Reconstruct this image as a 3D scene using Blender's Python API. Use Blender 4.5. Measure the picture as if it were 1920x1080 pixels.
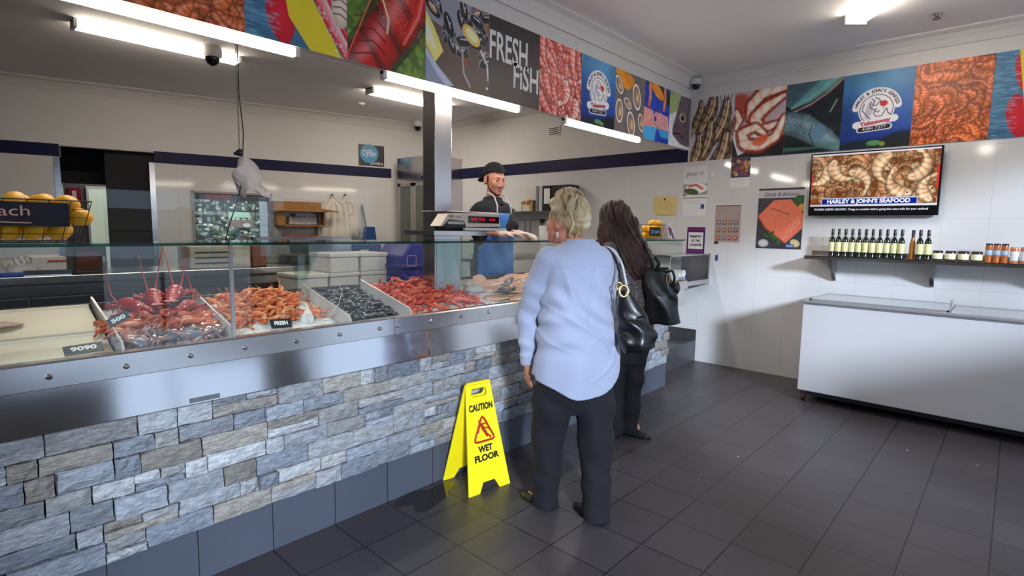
import bpy, bmesh, math, random
import numpy as np
from mathutils import Vector, Matrix
PI = math.pi
random.seed(7); RNG = np.random.default_rng(7)
for o in list(bpy.data.objects): bpy.data.objects.remove(o)
SC = bpy.context.scene; COL = SC.collection

# ---------------------------------------------------------------- camera
FPX = 1025.79; YAW, PITCH, ROLL = math.radians(42.6022), math.radians(6.119), math.radians(0.9055)
CAM = np.array([0.0, 0.0, 1.47])
_F = np.array([math.cos(YAW)*math.cos(PITCH), math.sin(YAW)*math.cos(PITCH), -math.sin(PITCH)])
_R = np.array([math.sin(YAW), -math.cos(YAW), 0.0]); _U = np.cross(_R, _F)
_R, _U = math.cos(ROLL)*_R+math.sin(ROLL)*_U, -math.sin(ROLL)*_R+math.cos(ROLL)*_U
cd = bpy.data.cameras.new('camera'); cam = bpy.data.objects.new('camera', cd); COL.objects.link(cam)
cd.sensor_width = 36; cd.lens = FPX/1920*36; cd.clip_start = .05; cd.clip_end = 200
M = Matrix(((_R[0], _U[0], -_F[0], CAM[0]), (_R[1], _U[1], -_F[1], CAM[1]), (_R[2], _U[2], -_F[2], CAM[2]), (0, 0, 0, 1)))
cam.matrix_world = M; SC.camera = cam
def at(px, py, **k):
    d = _F+_R*(px-960)/FPX-_U*(py-540)/FPX
    (a, v), = k.items(); i = 'xyz'.index(a)
    return CAM+d*((v-CAM[i])/d[i])

# ---------------------------------------------------------------- view, world, sun, daylight
SC.view_settings.view_transform = 'Standard'; SC.view_settings.look = 'None'
SC.view_settings.gamma = 1; SC.view_settings.use_curve_mapping = False
SC.view_settings.exposure = -0.3
w = bpy.data.worlds.new('sky'); SC.world = w; w.use_nodes = True
bg = w.node_tree.nodes['Background']; bg.inputs[0].default_value = (.60, .76, 1, 1); bg.inputs[1].default_value = 1.7
sd = bpy.data.lights.new('sun', 'SUN'); sd.energy = 6.2; sd.angle = math.radians(6); sd.color = (.72, .84, 1)
sun = bpy.data.objects.new('sun', sd); COL.objects.link(sun)
sun.rotation_euler = Vector((.79, 1.1, -.41)).to_track_quat('-Z', 'Y').to_euler(); sun.location = (-3, -6, 4)
TUBE_COLOR = (1, .95, .86); TUBE_EMIT = 34; TUBE_WATT = 13

# ---------------------------------------------------------------- helpers
def lin(c):
    c = np.asarray(c, float)/255.0
    return np.where(c <= .04045, c/12.92, ((c+.055)/1.055)**2.4)
def C4(r, g, b): return (*[float(x) for x in lin((r, g, b))], 1)
MATS = {}
def mat(name, col=(200, 200, 200), rough=.5, metal=0.0, spec=.5, var=0.0, vs=8.0, bump=0.0, bs=60.0, emit=0.0, aniso=0.0, attr=None, vscale=(1, 1, 1), sheen=0.0, coat=0.0, col2=None, alpha=1.0, trans=0.0):
    if name in MATS: return MATS[name]
    m = bpy.data.materials.new(name); m.use_nodes = True; MATS[name] = m
    nt = m.node_tree; b = nt.nodes['Principled BSDF']; N = nt.nodes.new; L = nt.links.new
    c = C4(*col)
    b.inputs['Base Color'].default_value = c; b.inputs['Roughness'].default_value = rough
    b.inputs['Metallic'].default_value = metal; b.inputs['Specular IOR Level'].default_value = spec
    b.inputs['Anisotropic'].default_value = aniso; b.inputs['Coat Weight'].default_value = coat
    b.inputs['Sheen Weight'].default_value = sheen; b.inputs['Alpha'].default_value = alpha; b.inputs['Transmission Weight'].default_value = trans
    tc = N('ShaderNodeTexCoord'); mp = N('ShaderNodeMapping'); mp.inputs['Scale'].default_value = vscale
    L(tc.outputs['Object'], mp.inputs[0])
    src = None
    if attr:
        a = N('ShaderNodeAttribute'); a.attribute_name = attr; src = a.outputs['Color']; L(src, b.inputs['Base Color'])
    if var > 0 or col2:
        n = N('ShaderNodeTexNoise'); n.inputs['Scale'].default_value = vs; n.inputs['Detail'].default_value = 5
        L(mp.outputs[0], n.inputs['Vector'])
        mx = N('ShaderNodeMix'); mx.data_type = 'RGBA'
        rp = N('ShaderNodeMapRange'); rp.inputs[1].default_value = .35; rp.inputs[2].default_value = .65
        L(n.outputs[0], rp.inputs[0]); L(rp.outputs[0], mx.inputs[0])
        if src is not None:
            L(src, mx.inputs[6]); mu = N('ShaderNodeMix'); mu.data_type = 'RGBA'; mu.blend_type = 'MULTIPLY'; mu.inputs[0].default_value = 1
            L(src, mu.inputs[6]); mu.inputs[7].default_value = (1-var, 1-var, 1-var, 1); L(mu.outputs[2], mx.inputs[7])
        else:
            mx.inputs[6].default_value = c
            mx.inputs[7].default_value = C4(*col2) if col2 else tuple([x*(1-var) for x in c[:3]]+[1])
        L(mx.outputs[2], b.inputs['Base Color'])
    if bump > 0:
        n2 = N('ShaderNodeTexNoise'); n2.inputs['Scale'].default_value = bs; n2.inputs['Detail'].default_value = 4
        L(mp.outputs[0], n2.inputs['Vector'])
        bp = N('ShaderNodeBump'); bp.inputs['Strength'].default_value = bump; bp.inputs['Distance'].default_value = .01
        L(n2.outputs[0], bp.inputs['Height']); L(bp.outputs[0], b.inputs['Normal'])
    if emit > 0:
        b.inputs['Emission Strength'].default_value = emit
        if attr: L(src, b.inputs['Emission Color'])
        else: b.inputs['Emission Color'].default_value = c
    return m
def glassmat(name, tint, refl=1.0, rough=0.0):
    if name in MATS: return MATS[name]
    m = bpy.data.materials.new(name); m.use_nodes = True; MATS[name] = m
    nt = m.node_tree; nt.nodes.clear(); N = nt.nodes.new; L = nt.links.new
    t = N('ShaderNodeBsdfTransparent'); t.inputs[0].default_value = (*tint, 1)
    g = N('ShaderNodeBsdfGlossy'); g.inputs['Roughness'].default_value = rough
    f = N('ShaderNodeFresnel'); ge = N('ShaderNodeNewGeometry'); ir = N('ShaderNodeMapRange'); ir.inputs[3].default_value = 1.5; ir.inputs[4].default_value = 1/1.5
    L(ge.outputs['Backfacing'], ir.inputs[0]); L(ir.outputs[0], f.inputs[0])
    mu = N('ShaderNodeMath'); mu.operation = 'MULTIPLY'; mu.inputs[1].default_value = refl
    mx = N('ShaderNodeMixShader'); o = N('ShaderNodeOutputMaterial')
    L(f.outputs[0], mu.inputs[0]); L(mu.outputs[0], mx.inputs[0]); L(t.outputs[0], mx.inputs[1]); L(g.outputs[0], mx.inputs[2]); L(mx.outputs[0], o.inputs[0])
    return m
def gridmat(name, col, joint, pw, ph, off=(0, 0, 0), axes='xy', rough=.3, jw=.004, var=.12, vs=3.0, bump=.15, spec=.5, wet=False):
    m = bpy.data.materials.new(name); m.use_nodes = True; MATS[name] = m
    nt = m.node_tree; b = nt.nodes['Principled BSDF']; N = nt.nodes.new; L = nt.links.new
    g = N('ShaderNodeNewGeometry'); sp = N('ShaderNodeSeparateXYZ'); L(g.outputs['Position'], sp.inputs[0])
    cb = N('ShaderNodeCombineXYZ'); ix = 'xyz'.index(axes[0]); iy = 'xyz'.index(axes[1])
    L(sp.outputs[ix], cb.inputs[0]); L(sp.outputs[iy], cb.inputs[1])
    mp = N('ShaderNodeMapping'); mp.inputs['Location'].default_value = off; L(cb.outputs[0], mp.inputs[0])
    br = N('ShaderNodeTexBrick'); br.offset = 0; br.squash = 1
    br.inputs['Scale'].default_value = 1; br.inputs['Mortar Size'].default_value = jw/2; br.inputs['Mortar Smooth'].default_value = .1
    br.inputs['Brick Width'].default_value = pw; br.inputs['Row Height'].default_value = ph
    c = C4(*col); br.inputs['Color1'].default_value = c; br.inputs['Color2'].default_value = tuple([x*(1-var) for x in c[:3]]+[1])
    br.inputs['Mortar'].default_value = C4(*joint); L(mp.outputs[0], br.inputs['Vector'])
    n = N('ShaderNodeTexNoise'); n.inputs['Scale'].default_value = vs; n.inputs['Detail'].default_value = 6; L(g.outputs['Position'], n.inputs['Vector'])
    mx = N('ShaderNodeMix'); mx.data_type = 'RGBA'; mx.blend_type = 'MULTIPLY'; mx.inputs[0].default_value = var*2
    L(br.outputs['Color'], mx.inputs[6]); L(n.outputs[0], mx.inputs[7]); L(mx.outputs[2], b.inputs['Base Color'])
    mr = N('ShaderNodeMapRange'); mr.inputs[3].default_value = rough*.7; mr.inputs[4].default_value = min(1, rough*1.4)
    L(n.outputs[0], mr.inputs[0]); L(mr.outputs[0], b.inputs['Roughness']); b.inputs['Specular IOR Level'].default_value = spec
    bp = N('ShaderNodeBump'); bp.inputs['Strength'].default_value = bump; bp.inputs['Distance'].default_value = .003; bp.invert = True
    L(br.outputs['Fac'], bp.inputs['Height']); L(bp.outputs[0], b.inputs['Normal'])
    return m
def steelmat(name, col=(190, 188, 190), rough=.22, axis='z', var=.04):
    m = bpy.data.materials.new(name); m.use_nodes = True; MATS[name] = m
    nt = m.node_tree; b = nt.nodes['Principled BSDF']; N = nt.nodes.new; L = nt.links.new
    b.inputs['Base Color'].default_value = C4(*col); b.inputs['Metallic'].default_value = 1
    tc = N('ShaderNodeTexCoord'); mp = N('ShaderNodeMapping')
    mp.inputs['Scale'].default_value = {'z': (60, 60, 1.2), 'x': (1.2, 60, 60), 'y': (60, 1.2, 60)}[axis]
    L(tc.outputs['Object'], mp.inputs[0]); n = N('ShaderNodeTexNoise'); n.inputs['Scale'].default_value = 3; n.inputs['Detail'].default_value = 6
    L(mp.outputs[0], n.inputs['Vector'])
    mr = N('ShaderNodeMapRange'); mr.inputs[3].default_value = rough*(1-var); mr.inputs[4].default_value = rough*(1+var)
    L(n.outputs[0], mr.inputs[0]); L(mr.outputs[0], b.inputs['Roughness'])
    n2 = N('ShaderNodeTexNoise'); n2.inputs['Scale'].default_value = 2.2; L(tc.outputs['Object'], n2.inputs['Vector'])
    bp = N('ShaderNodeBump'); bp.inputs['Strength'].default_value = .06; bp.inputs['Distance'].default_value = .03
    L(n2.outputs[0], bp.inputs['Height']); L(bp.outputs[0], b.inputs['Normal'])
    return m

class MB:
    def __init__(s): s.v = []; s.f = []; s.m = []; s.c = []; s.mi = 0; s.col = None; s.sm = []
    def add(s, vs, fs, smooth=False):
        o = len(s.v); s.v += [tuple(map(float, p)) for p in vs]
        for f in fs: s.f.append([i+o for i in f]); s.m.append(s.mi); s.c.append(s.col); s.sm.append(smooth)
        return s
    def box(s, x0, x1, y0, y1, z0, z1):
        return s.obox((0, 0, 0), (1, 0, 0), (0, 1, 0), x0, x1, y0, y1, z0, z1)
    def obox(s, o, ax, ay, x0, x1, y0, y1, z0, z1, az=(0, 0, 1)):
        o, ax, ay, az = [np.array(q, float) for q in (o, ax, ay, az)]
        vs = [o+ax*x+ay*y+az*z for z in (z0, z1) for y in (y0, y1) for x in (x0, x1)]
        return s.add(vs, [(0, 2, 3, 1), (4, 5, 7, 6), (0, 1, 5, 4), (2, 6, 7, 3), (0, 4, 6, 2), (1, 3, 7, 5)])
    def cyl(s, p0, p1, r0, r1=None, n=12, caps=True):
        return s.tube([p0, p1], [r0, r0 if r1 is None else r1], n, caps)
    def tube(s, path, r, n=8, caps=True, closed=False):
        P = [np.array(p, float) for p in path]; k = len(P); r = [r]*k if np.isscalar(r) else list(r)
        T = []
        for i in range(k):
            a = P[(i-1) % k] if (i > 0 or closed) else P[i]; b = P[(i+1) % k] if (i < k-1 or closed) else P[i]
            t = b-a; T.append(t/(np.linalg.norm(t)+1e-12))
        up = np.array((0, 0, 1.)) if abs(T[0][2]) < .9 else np.array((1., 0, 0))
        u = np.cross(T[0], up); u /= np.linalg.norm(u); vs = []
        for i in range(k):
            u = u-T[i]*(u@T[i]); u /= (np.linalg.norm(u)+1e-12); w = np.cross(T[i], u)
            for j in range(n):
                a = 2*PI*j/n; vs.append(P[i]+r[i]*(math.cos(a)*u+math.sin(a)*w))
        fs = []
        for i in range(k if closed else k-1):
            i2 = (i+1) % k
            for j in range(n): fs.append((i*n+j, i*n+(j+1) % n, i2*n+(j+1) % n, i2*n+j))
        o = len(s.v); s.add(vs, fs, True)
        if caps and not closed:
            s.add([vs[j] for j in range(n)], [tuple(range(n))[::-1]]); s.add([vs[(k-1)*n+j] for j in range(n)], [tuple(range(n))])
        return s
    def lathe(s, prof, c=(0, 0, 0), n=16):
        vs = []; fs = []; k = len(prof)
        for r, z in prof:
            for j in range(n):
                a = 2*PI*j/n; vs.append((c[0]+r*math.cos(a), c[1]+r*math.sin(a), c[2]+z))
        for i in range(k-1):
            for j in range(n): fs.append((i*n+j, i*n+(j+1) % n, (i+1)*n+(j+1) % n, (i+1)*n+j))
        s.add(vs, fs, True); s.add(vs[:n], [tuple(range(n))[::-1]]); s.add(vs[-n:], [tuple(range(n))]); return s
    def prism(s, pts, o, ax, ay, az, d):   # polygon in (ax, ay), extruded d along az
        o, ax, ay, az = [np.array(q, float) for q in (o, ax, ay, az)]; n = len(pts)
        vs = [o+ax*p[0]+ay*p[1] for p in pts]+[o+ax*p[0]+ay*p[1]+az*d for p in pts]
        return s.add(vs, [tuple(range(n))[::-1], tuple(range(n, 2*n))]+[(i, (i+1) % n, n+(i+1) % n, n+i) for i in range(n)])
    def ellipsoid(s, c, r, n=12, k=8):
        vs = []; fs = []
        for i in range(k+1):
            t = PI*i/k
            for j in range(n):
                a = 2*PI*j/n; vs.append((c[0]+r[0]*math.sin(t)*math.cos(a), c[1]+r[1]*math.sin(t)*math.sin(a), c[2]+r[2]*math.cos(t)))
        for i in range(k):
            for j in range(n): fs.append((i*n+j, (i+1)*n+j, (i+1)*n+(j+1) % n, i*n+(j+1) % n))
        return s.add(vs, fs, True)
def woff(o):
    p = Vector((0, 0, 0))
    while o is not None: p += o.location; o = o.parent
    return np.array(p)
def link_mesh(name, V, F, mats, parent=None, loc=None, smooth=None, mi=None, cols=None, local=False, pcols=None):
    V = np.asarray(V, float).reshape(-1, 3)
    if not local:
        if loc is None and parent is None:
            lo, hi = V.min(0), V.max(0); loc = ((lo[0]+hi[0])/2, (lo[1]+hi[1])/2, lo[2])
        base = woff(parent) if parent is not None else np.array(loc)
        V = V-base
    me = bpy.data.meshes.new(name)
    if isinstance(F, np.ndarray) and F.ndim == 2:
        k = F.shape[1]; nf = len(F)
        me.vertices.add(len(V)); me.vertices.foreach_set('co', V.astype(np.float32).ravel())
        me.loops.add(nf*k); me.loops.foreach_set('vertex_index', F.astype(np.int32).ravel())
        me.polygons.add(nf); me.polygons.foreach_set('loop_start', np.arange(0, nf*k, k, dtype=np.int32))
        me.update(calc_edges=True)
    else:
        me.from_pydata([tuple(p) for p in V], [], [tuple(f) for f in F]); me.update()
    nf = len(me.polygons)
    for m in (mats if isinstance(mats, (list, tuple)) else [mats]): me.materials.append(m)
    if mi is not None and max(mi, default=0) > 0: me.polygons.foreach_set('material_index', np.array(mi, dtype=np.int32))
    if smooth is not None:
        me.polygons.foreach_set('use_smooth', np.full(nf, smooth) if isinstance(smooth, bool) else np.array(smooth, dtype=bool))
    if pcols is not None:
        a = me.color_attributes.new('Col', 'FLOAT_COLOR', 'POINT'); a.data.foreach_set('color', np.asarray(pcols, np.float32).ravel())
    if cols is not None and any(c is not None for c in cols):
        a = me.color_attributes.new('Col', 'FLOAT_COLOR', 'CORNER'); buf = []
        for p, c in zip(me.polygons, cols): buf += list(c or (1, 1, 1, 1))*p.loop_total
        a.data.foreach_set('color', np.array(buf, np.float32))
    o = bpy.data.objects.new(name, me); COL.objects.link(o)
    if parent is not None: o.parent = parent
    elif loc is not None: o.location = loc
    return o
def obj(name, mb, m, parent=None, loc=None, local=False, bevel=0.0, seg=2):
    o = link_mesh(name, mb.v, mb.f, m, parent, loc, mb.sm, mb.m, mb.c, local)
    if bevel:
        b = o.modifiers.new('bevel', 'BEVEL'); b.width = bevel; b.segments = seg; b.limit_method = 'ANGLE'
    return o
def tag(o, label, cat, group=None):
    o['label'] = label; o['category'] = cat
    if group: o['group'] = group
    return o
def thing(name, label, cat, loc=(0, 0, 0), group=None):
    o = bpy.data.objects.new(name, None); COL.objects.link(o); o.location = loc; o.empty_display_size = .1
    return tag(o, label, cat, group)
def struct(name, mb, m, bevel=0.0):
    o = obj(name, mb, m, bevel=bevel); o['kind'] = 'structure'; return o
def copy_tree(o, parent=None):
    c = o.copy(); COL.objects.link(c)
    if parent is not None: c.parent = parent
    for ch in [x for x in KIDS.get(o.name, [])]: copy_tree(ch, c)
    return c
KIDS = {}
def remember(root):
    KIDS.clear()
    for x in bpy.data.objects:
        if x.parent is not None: KIDS.setdefault(x.parent.name, []).append(x)
def text(s, o, ax, ay, size=.05, width=None, m=None, parent=None, name='lettering', align='CENTER', ext=.0006, bold=0.0, track=1.0, shear=0.0):
    cu = bpy.data.curves.new(name, 'FONT'); cu.body = s; cu.size = size; cu.align_x = align; cu.align_y = 'CENTER'; cu.extrude = ext
    cu.offset = bold; cu.space_character = track; cu.shear = shear; cu.resolution_u = 3
    t = bpy.data.objects.new(name, cu); COL.objects.link(t)
    dg = bpy.context.evaluated_depsgraph_get(); me = t.evaluated_get(dg).to_mesh()
    V = np.array([tuple(v.co) for v in me.vertices]); F = [tuple(p.vertices) for p in me.polygons]
    t.evaluated_get(dg).to_mesh_clear(); bpy.data.objects.remove(t)
    if width: V[:, 0] *= width/(V[:, 0].max()-V[:, 0].min())
    return V, F, (o, ax, ay, m, parent, name)
def put_text(s, o, ax, ay, **k):
    V, F, (o, ax, ay, m, parent, name) = text(s, o, ax, ay, **k)
    ax = np.array(ax, float); ay = np.array(ay, float); az = np.cross(ax, ay); o = np.array(o, float)
    W = o+V[:, :1]*ax+V[:, 1:2]*ay+V[:, 2:3]*az
    return link_mesh(name, W, F, m, parent)
def arc_text(s, o, ax, ay, R, a0, a1, size, m, parent, name='lettering', ext=.0006, bold=0.0):
    ax = np.array(ax, float); ay = np.array(ay, float); az = np.cross(ax, ay); o = np.array(o, float); AV = []; AF = []
    n = len(s)
    for i, ch in enumerate(s):
        if ch == ' ': continue
        a = math.radians(a0+(a1-a0)*i/(n-1))
        V, F, _ = text(ch, o, ax, ay, size=size, ext=ext, bold=bold)
        r = math.cos(a)*ax+math.sin(a)*ay; t = math.sin(a)*ax-math.cos(a)*ay; k = len(AV)
        for v in V: AV.append(o+r*(R+v[1])+t*v[0]+az*v[2])
        AF += [tuple(q+k for q in f) for f in F]
    return link_mesh(name, AV, AF, m, parent)

# ---------------------------------------------------------------- print painter: coloured grid meshes
class Canvas:
    def __init__(s, w, h, col, res=260):
        s.w, s.h = w, h; s.nx = max(8, int(w*res)); s.ny = max(8, int(h*res))
        s.X, s.Y = np.meshgrid((np.arange(s.nx)+.5)/s.nx*w, (np.arange(s.ny)+.5)/s.ny*h)
        s.I = np.empty((s.ny, s.nx, 3)); s.I[:] = col; s.px = w/s.nx; s.rng = np.random.default_rng(3)
    def blend(s, A, col, sl=np.s_[:, :]):
        A = np.clip(A, 0, 1)[..., None]; s.I[sl] = s.I[sl]*(1-A)+np.asarray(col, float)*A
    def ell(s, x, y, rx, ry, col, ang=0, a=1, soft=1.0, sh=0):
        c, q = math.cos(ang), math.sin(ang); dx, dy = s.X-x, s.Y-y; u = (dx*c+dy*q)/rx; v = (-dx*q+dy*c)/ry
        d = np.sqrt(u*u+v*v)+1e-9; A = np.clip((1-d)*min(rx, ry)/(s.px*soft)+.5, 0, 1)*a
        cc = np.asarray(col, float)
        if sh: cc = cc*(1-sh*np.clip(d*d, 0, 1))[..., None]
        s.blend(A, cc)
    def poly(s, pts, col, a=1):
        A = np.full(s.X.shape, 1e9); n = len(pts); inside = np.zeros(s.X.shape, bool)
        for i in range(n):
            x0, y0 = pts[i]; x1, y1 = pts[(i+1) % n]
            c = ((y0 > s.Y) != (y1 > s.Y)) & (s.X < (x1-x0)*(s.Y-y0)/((y1-y0) or 1e-9)+x0); inside ^= c
            L = (x1-x0)**2+(y1-y0)**2+1e-12; t = np.clip(((s.X-x0)*(x1-x0)+(s.Y-y0)*(y1-y0))/L, 0, 1)
            A = np.minimum(A, np.hypot(s.X-x0-t*(x1-x0), s.Y-y0-t*(y1-y0)))
        s.blend(np.clip(np.where(inside, A, -A)/s.px+.5, 0, 1)*a, col)
    def rect(s, x0, y0, x1, y1, col, a=1): s.poly([(x0, y0), (x1, y0), (x1, y1), (x0, y1)], col, a)
    def noise(s, sc, amp, seed=0, aniso=(1, 1)):
        r = np.random.default_rng(seed); f = 0
        for k in range(4):
            gx = max(2, int(s.w*sc*2**k*aniso[0])+2); gy = max(2, int(s.h*sc*2**k*aniso[1])+2); g = r.random((gy, gx))
            u = s.X/s.w*(gx-1.001); v = s.Y/s.h*(gy-1.001); i = u.astype(int); j = v.astype(int); fu = u-i; fv = v-j
            fu = fu*fu*(3-2*fu); fv = fv*fv*(3-2*fv)
            f = f+((g[j, i]*(1-fu)+g[j, i+1]*fu)*(1-fv)+(g[j+1, i]*(1-fu)+g[j+1, i+1]*fu)*fv-.5)*amp/1.8**k
        return f
    def tex(s, sc, amp, seed=0, aniso=(1, 1)): s.I *= (1+s.noise(sc, amp, seed, aniso))[..., None]
    def stroke(s, pts, r, col, hl=.6, edge=.55, stripes=0, scol=None, a=1, outline=None):
        pts = np.asarray(pts, float); n = len(pts); r = np.interp(np.linspace(0, 1, n), np.linspace(0, 1, len(r)), r) if not np.isscalar(r) else np.full(n, r)
        R = r.max()*1.3+s.px*2
        i0 = max(0, int((pts[:, 0].min()-R)/s.w*s.nx)); i1 = min(s.nx, int((pts[:, 0].max()+R)/s.w*s.nx)+2)
        j0 = max(0, int((pts[:, 1].min()-R)/s.h*s.ny)); j1 = min(s.ny, int((pts[:, 1].max()+R)/s.h*s.ny)+2)
        if i1 <= i0 or j1 <= j0: return
        sl = np.s_[j0:j1, i0:i1]; X = s.X[sl]; Y = s.Y[sl]
        best = np.full(X.shape, 1e9); S = np.zeros(X.shape); T = np.zeros(X.shape); D = np.full(X.shape, 1e9)
        for k in range(n-1):
            x0, y0 = pts[k]; dx, dy = pts[k+1]-pts[k]; L = dx*dx+dy*dy+1e-12
            t = np.clip(((X-x0)*dx+(Y-y0)*dy)/L, 0, 1); ex = X-x0-t*dx; ey = Y-y0-t*dy; d = np.hypot(ex, ey); rr = r[k]+(r[k+1]-r[k])*t
            q = d/np.maximum(rr, 1e-6); m = q < best; best = np.where(m, q, best); D = np.where(m, rr-d, D)
            S = np.where(m, (dx*ey-dy*ex)/math.sqrt(L)/np.maximum(rr, 1e-6), S); T = np.where(m, (k+t)/(n-1), T)
        if outline is not None: s.blend(np.clip((D+r.max()*.22)/s.px+.5, 0, 1)*.75*a, outline, sl)
        A = np.clip(D/s.px+.5, 0, 1)*a
        c = np.asarray(col, float)*np.ones(X.shape+(3,))
        if stripes:
            w = (.5+.5*np.cos(T*stripes*2*PI+S*1.2))**3; sc2 = np.asarray(scol if scol is not None else np.asarray(col)*.6)
            c = c*(1-w[..., None])+sc2*w[..., None]
        c = c*(1-edge*np.clip(S*S, 0, 1))[..., None]
        c = c+hl*np.exp(-((S+.3)/.28)**2)[..., None]*np.asarray(col).max()*.8
        s.blend(A, c, sl)
    def prawn(s, x, y, L, ang, base, stripe, curl=1.0, fat=.17, legs=True, hl=.5, antenna=True):
        n = 14; t = np.linspace(0, 1, n); th = ang+curl*(t-.3)*2.6; P = np.cumsum(np.c_[np.cos(th), np.sin(th)]*L/n, 0); P += (x, y)-P.mean(0)
        b = np.asarray(base, float)
        if antenna:
            for k in range(2):
                a2 = th[0]+PI+s.rng.uniform(-.5, .5); q = P[0]; cv = s.rng.uniform(-1.5, 1.5)
                tt = np.linspace(0, 1, 8); aa = a2+cv*tt; Q = q+np.cumsum(np.c_[np.cos(aa), np.sin(aa)]*L*.8/8, 0); s.stroke(Q, L*.010, b*.55, 0, 0)
        if legs:
            for k in range(5):
                i = 2+k; nrm = np.array((-math.sin(th[i]), math.cos(th[i])))*np.sign(curl or 1); q = P[i]+nrm*L*fat*.6
                s.stroke([q, q+nrm*L*.16+s.rng.uniform(-.05, .05, 2)*L], L*.014, b*.75, 0, 0)
        s.stroke(P, np.array([.25, .8, 1, .95, .85, .7, .5, .35, .2, .5])*L*fat, b, hl, .55, 7, stripe, outline=b*.18)
        s.ell(P[1][0], P[1][1], L*.018, L*.018, (.01, .01, .01))
    def mesh(s, name, o, ax, ay, m, parent=None, back=.004, gain=1.0):
        """grid surface at o (top-left), ax to the right, ay up; a thin board behind it"""
        ax = np.array(ax, float); ay = np.array(ay, float); az = np.cross(ax, ay); o = np.array(o, float); nx, ny = s.nx, s.ny
        gx = np.linspace(0, s.w, nx); gy = np.linspace(0, s.h, ny); GX, GY = np.meshgrid(gx, gy)
        V = o+GX[..., None]*ax-GY[..., None]*ay; V = V.reshape(-1, 3)
        i = np.arange(nx*ny).reshape(ny, nx); F = np.stack([i[:-1, :-1], i[1:, :-1], i[1:, 1:], i[:-1, 1:]], -1).reshape(-1, 4)
        c = np.clip(s.I.reshape(-1, 3)*gain, 0, 1); N = len(V)
        cor = [o, o+ax*s.w, o+ax*s.w-ay*s.h, o-ay*s.h]; V = np.vstack([V, cor, [q-az*back for q in cor]])
        F2 = [(N+4, N+5, N+6, N+7)]+[(N+k, N+4+k, N+4+(k+1) % 4, N+(k+1) % 4)[::-1] for k in range(4)]
        F = np.vstack([F, F2]); pc = np.vstack([np.c_[c, np.ones(len(c))], np.tile((.8, .8, .8, 1), (8, 1))])
        return link_mesh(name, V, F, m, parent, pcols=pc)

# ---------------------------------------------------------------- organic shapes: distance fields meshed with surface nets
def smin(a, b, k=.03):
    h = np.clip(.5+.5*(b-a)/k, 0, 1); return b*(1-h)+a*h-k*h*(1-h)
def cap(P, a, b, ra, rb):
    a = np.asarray(a, float); b = np.asarray(b, float); ab = b-a; t = np.clip(((P-a)@ab)/(ab@ab+1e-12), 0, 1)
    return np.linalg.norm(P-a-t[:, None]*ab, axis=1)-(ra+(rb-ra)*t)
def chain(P, pts, rs, k=.02):
    f = None
    for i in range(len(pts)-1):
        g = cap(P, pts[i], pts[i+1], rs[i], rs[i+1]); f = g if f is None else smin(f, g, k)
    return f
def ellf(P, c, r, R=None):
    Q = P-np.asarray(c, float)
    if R is not None: Q = Q@R
    r = np.asarray(r, float); k0 = np.linalg.norm(Q/r, axis=1); k1 = np.linalg.norm(Q/(r*r), axis=1)+1e-9
    return k0*(k0-1)/k1
def sdf_mesh(f, lo, hi, h):
    lo = np.array(lo, float); hi = np.array(hi, float); B = 4
    n = (np.ceil((hi-lo)/h/B).astype(int)+1)*B
    def ev(P): return np.concatenate([f(P[i:i+200000]) for i in range(0, len(P), 200000)])
    cs = [lo[k]+(np.arange(n[k]//B)+.5)*B*h for k in range(3)]
    G = np.stack(np.meshgrid(*cs, indexing='ij'), -1).reshape(-1, 3); fc = ev(G).reshape(n//B)
    act = np.abs(fc) < B*h*1.35
    A = np.repeat(np.repeat(np.repeat(np.where(fc > 0, 1.0, -1.0), B, 0), B, 1), B, 2)
    M_ = np.repeat(np.repeat(np.repeat(act, B, 0), B, 1), B, 2); idx = np.argwhere(M_); A[M_] = ev(lo+idx*h)
    s = A < 0; nx, ny, nz = A.shape
    cor = [(i, j, k) for i in (0, 1) for j in (0, 1) for k in (0, 1)]
    sl = lambda c: np.s_[c[0]:nx-1+c[0], c[1]:ny-1+c[1], c[2]:nz-1+c[2]]
    cnt = sum(s[sl(c)].astype(np.int8) for c in cor); cell = (cnt > 0) & (cnt < 8)
    ids = -np.ones(cell.shape, int); ci = np.argwhere(cell); ids[cell] = np.arange(len(ci))
    acc = np.zeros((len(ci), 3)); w = np.zeros(len(ci))
    for a in cor:
        for d in range(3):
            if a[d] == 1: continue
            b = list(a); b[d] = 1
            va = A[ci[:, 0]+a[0], ci[:, 1]+a[1], ci[:, 2]+a[2]]; vb = A[ci[:, 0]+b[0], ci[:, 1]+b[1], ci[:, 2]+b[2]]
            x = (va < 0) != (vb < 0); t = np.where(x, va/np.where(x, va-vb, 1), 0); p = np.tile(np.array(a, float), (len(ci), 1)); p[:, d] = t
            acc[x] += p[x]; w[x] += 1
    V = lo+(ci+acc/np.maximum(w, 1)[:, None])*h; F = []
    for d in range(3):
        e1, e2 = [(1, 2), (2, 0), (0, 1)][d]
        a = np.argwhere(s[1:-1, 1:-1, 1:-1] != np.roll(s, -1, d)[1:-1, 1:-1, 1:-1])+1
        a = a[a[:, d] < A.shape[d]-1]
        if len(a) == 0: continue
        def g(o1, o2):
            q = a.copy(); q[:, e1] -= o1; q[:, e2] -= o2; return ids[q[:, 0], q[:, 1], q[:, 2]]
        q = np.stack([g(1, 1), g(0, 1), g(0, 0), g(1, 0)], 1); fl = ~s[a[:, 0], a[:, 1], a[:, 2]]; q[fl] = q[fl][:, ::-1]
        F.append(q[(q >= 0).all(1)])
    return V, np.vstack(F)
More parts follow.
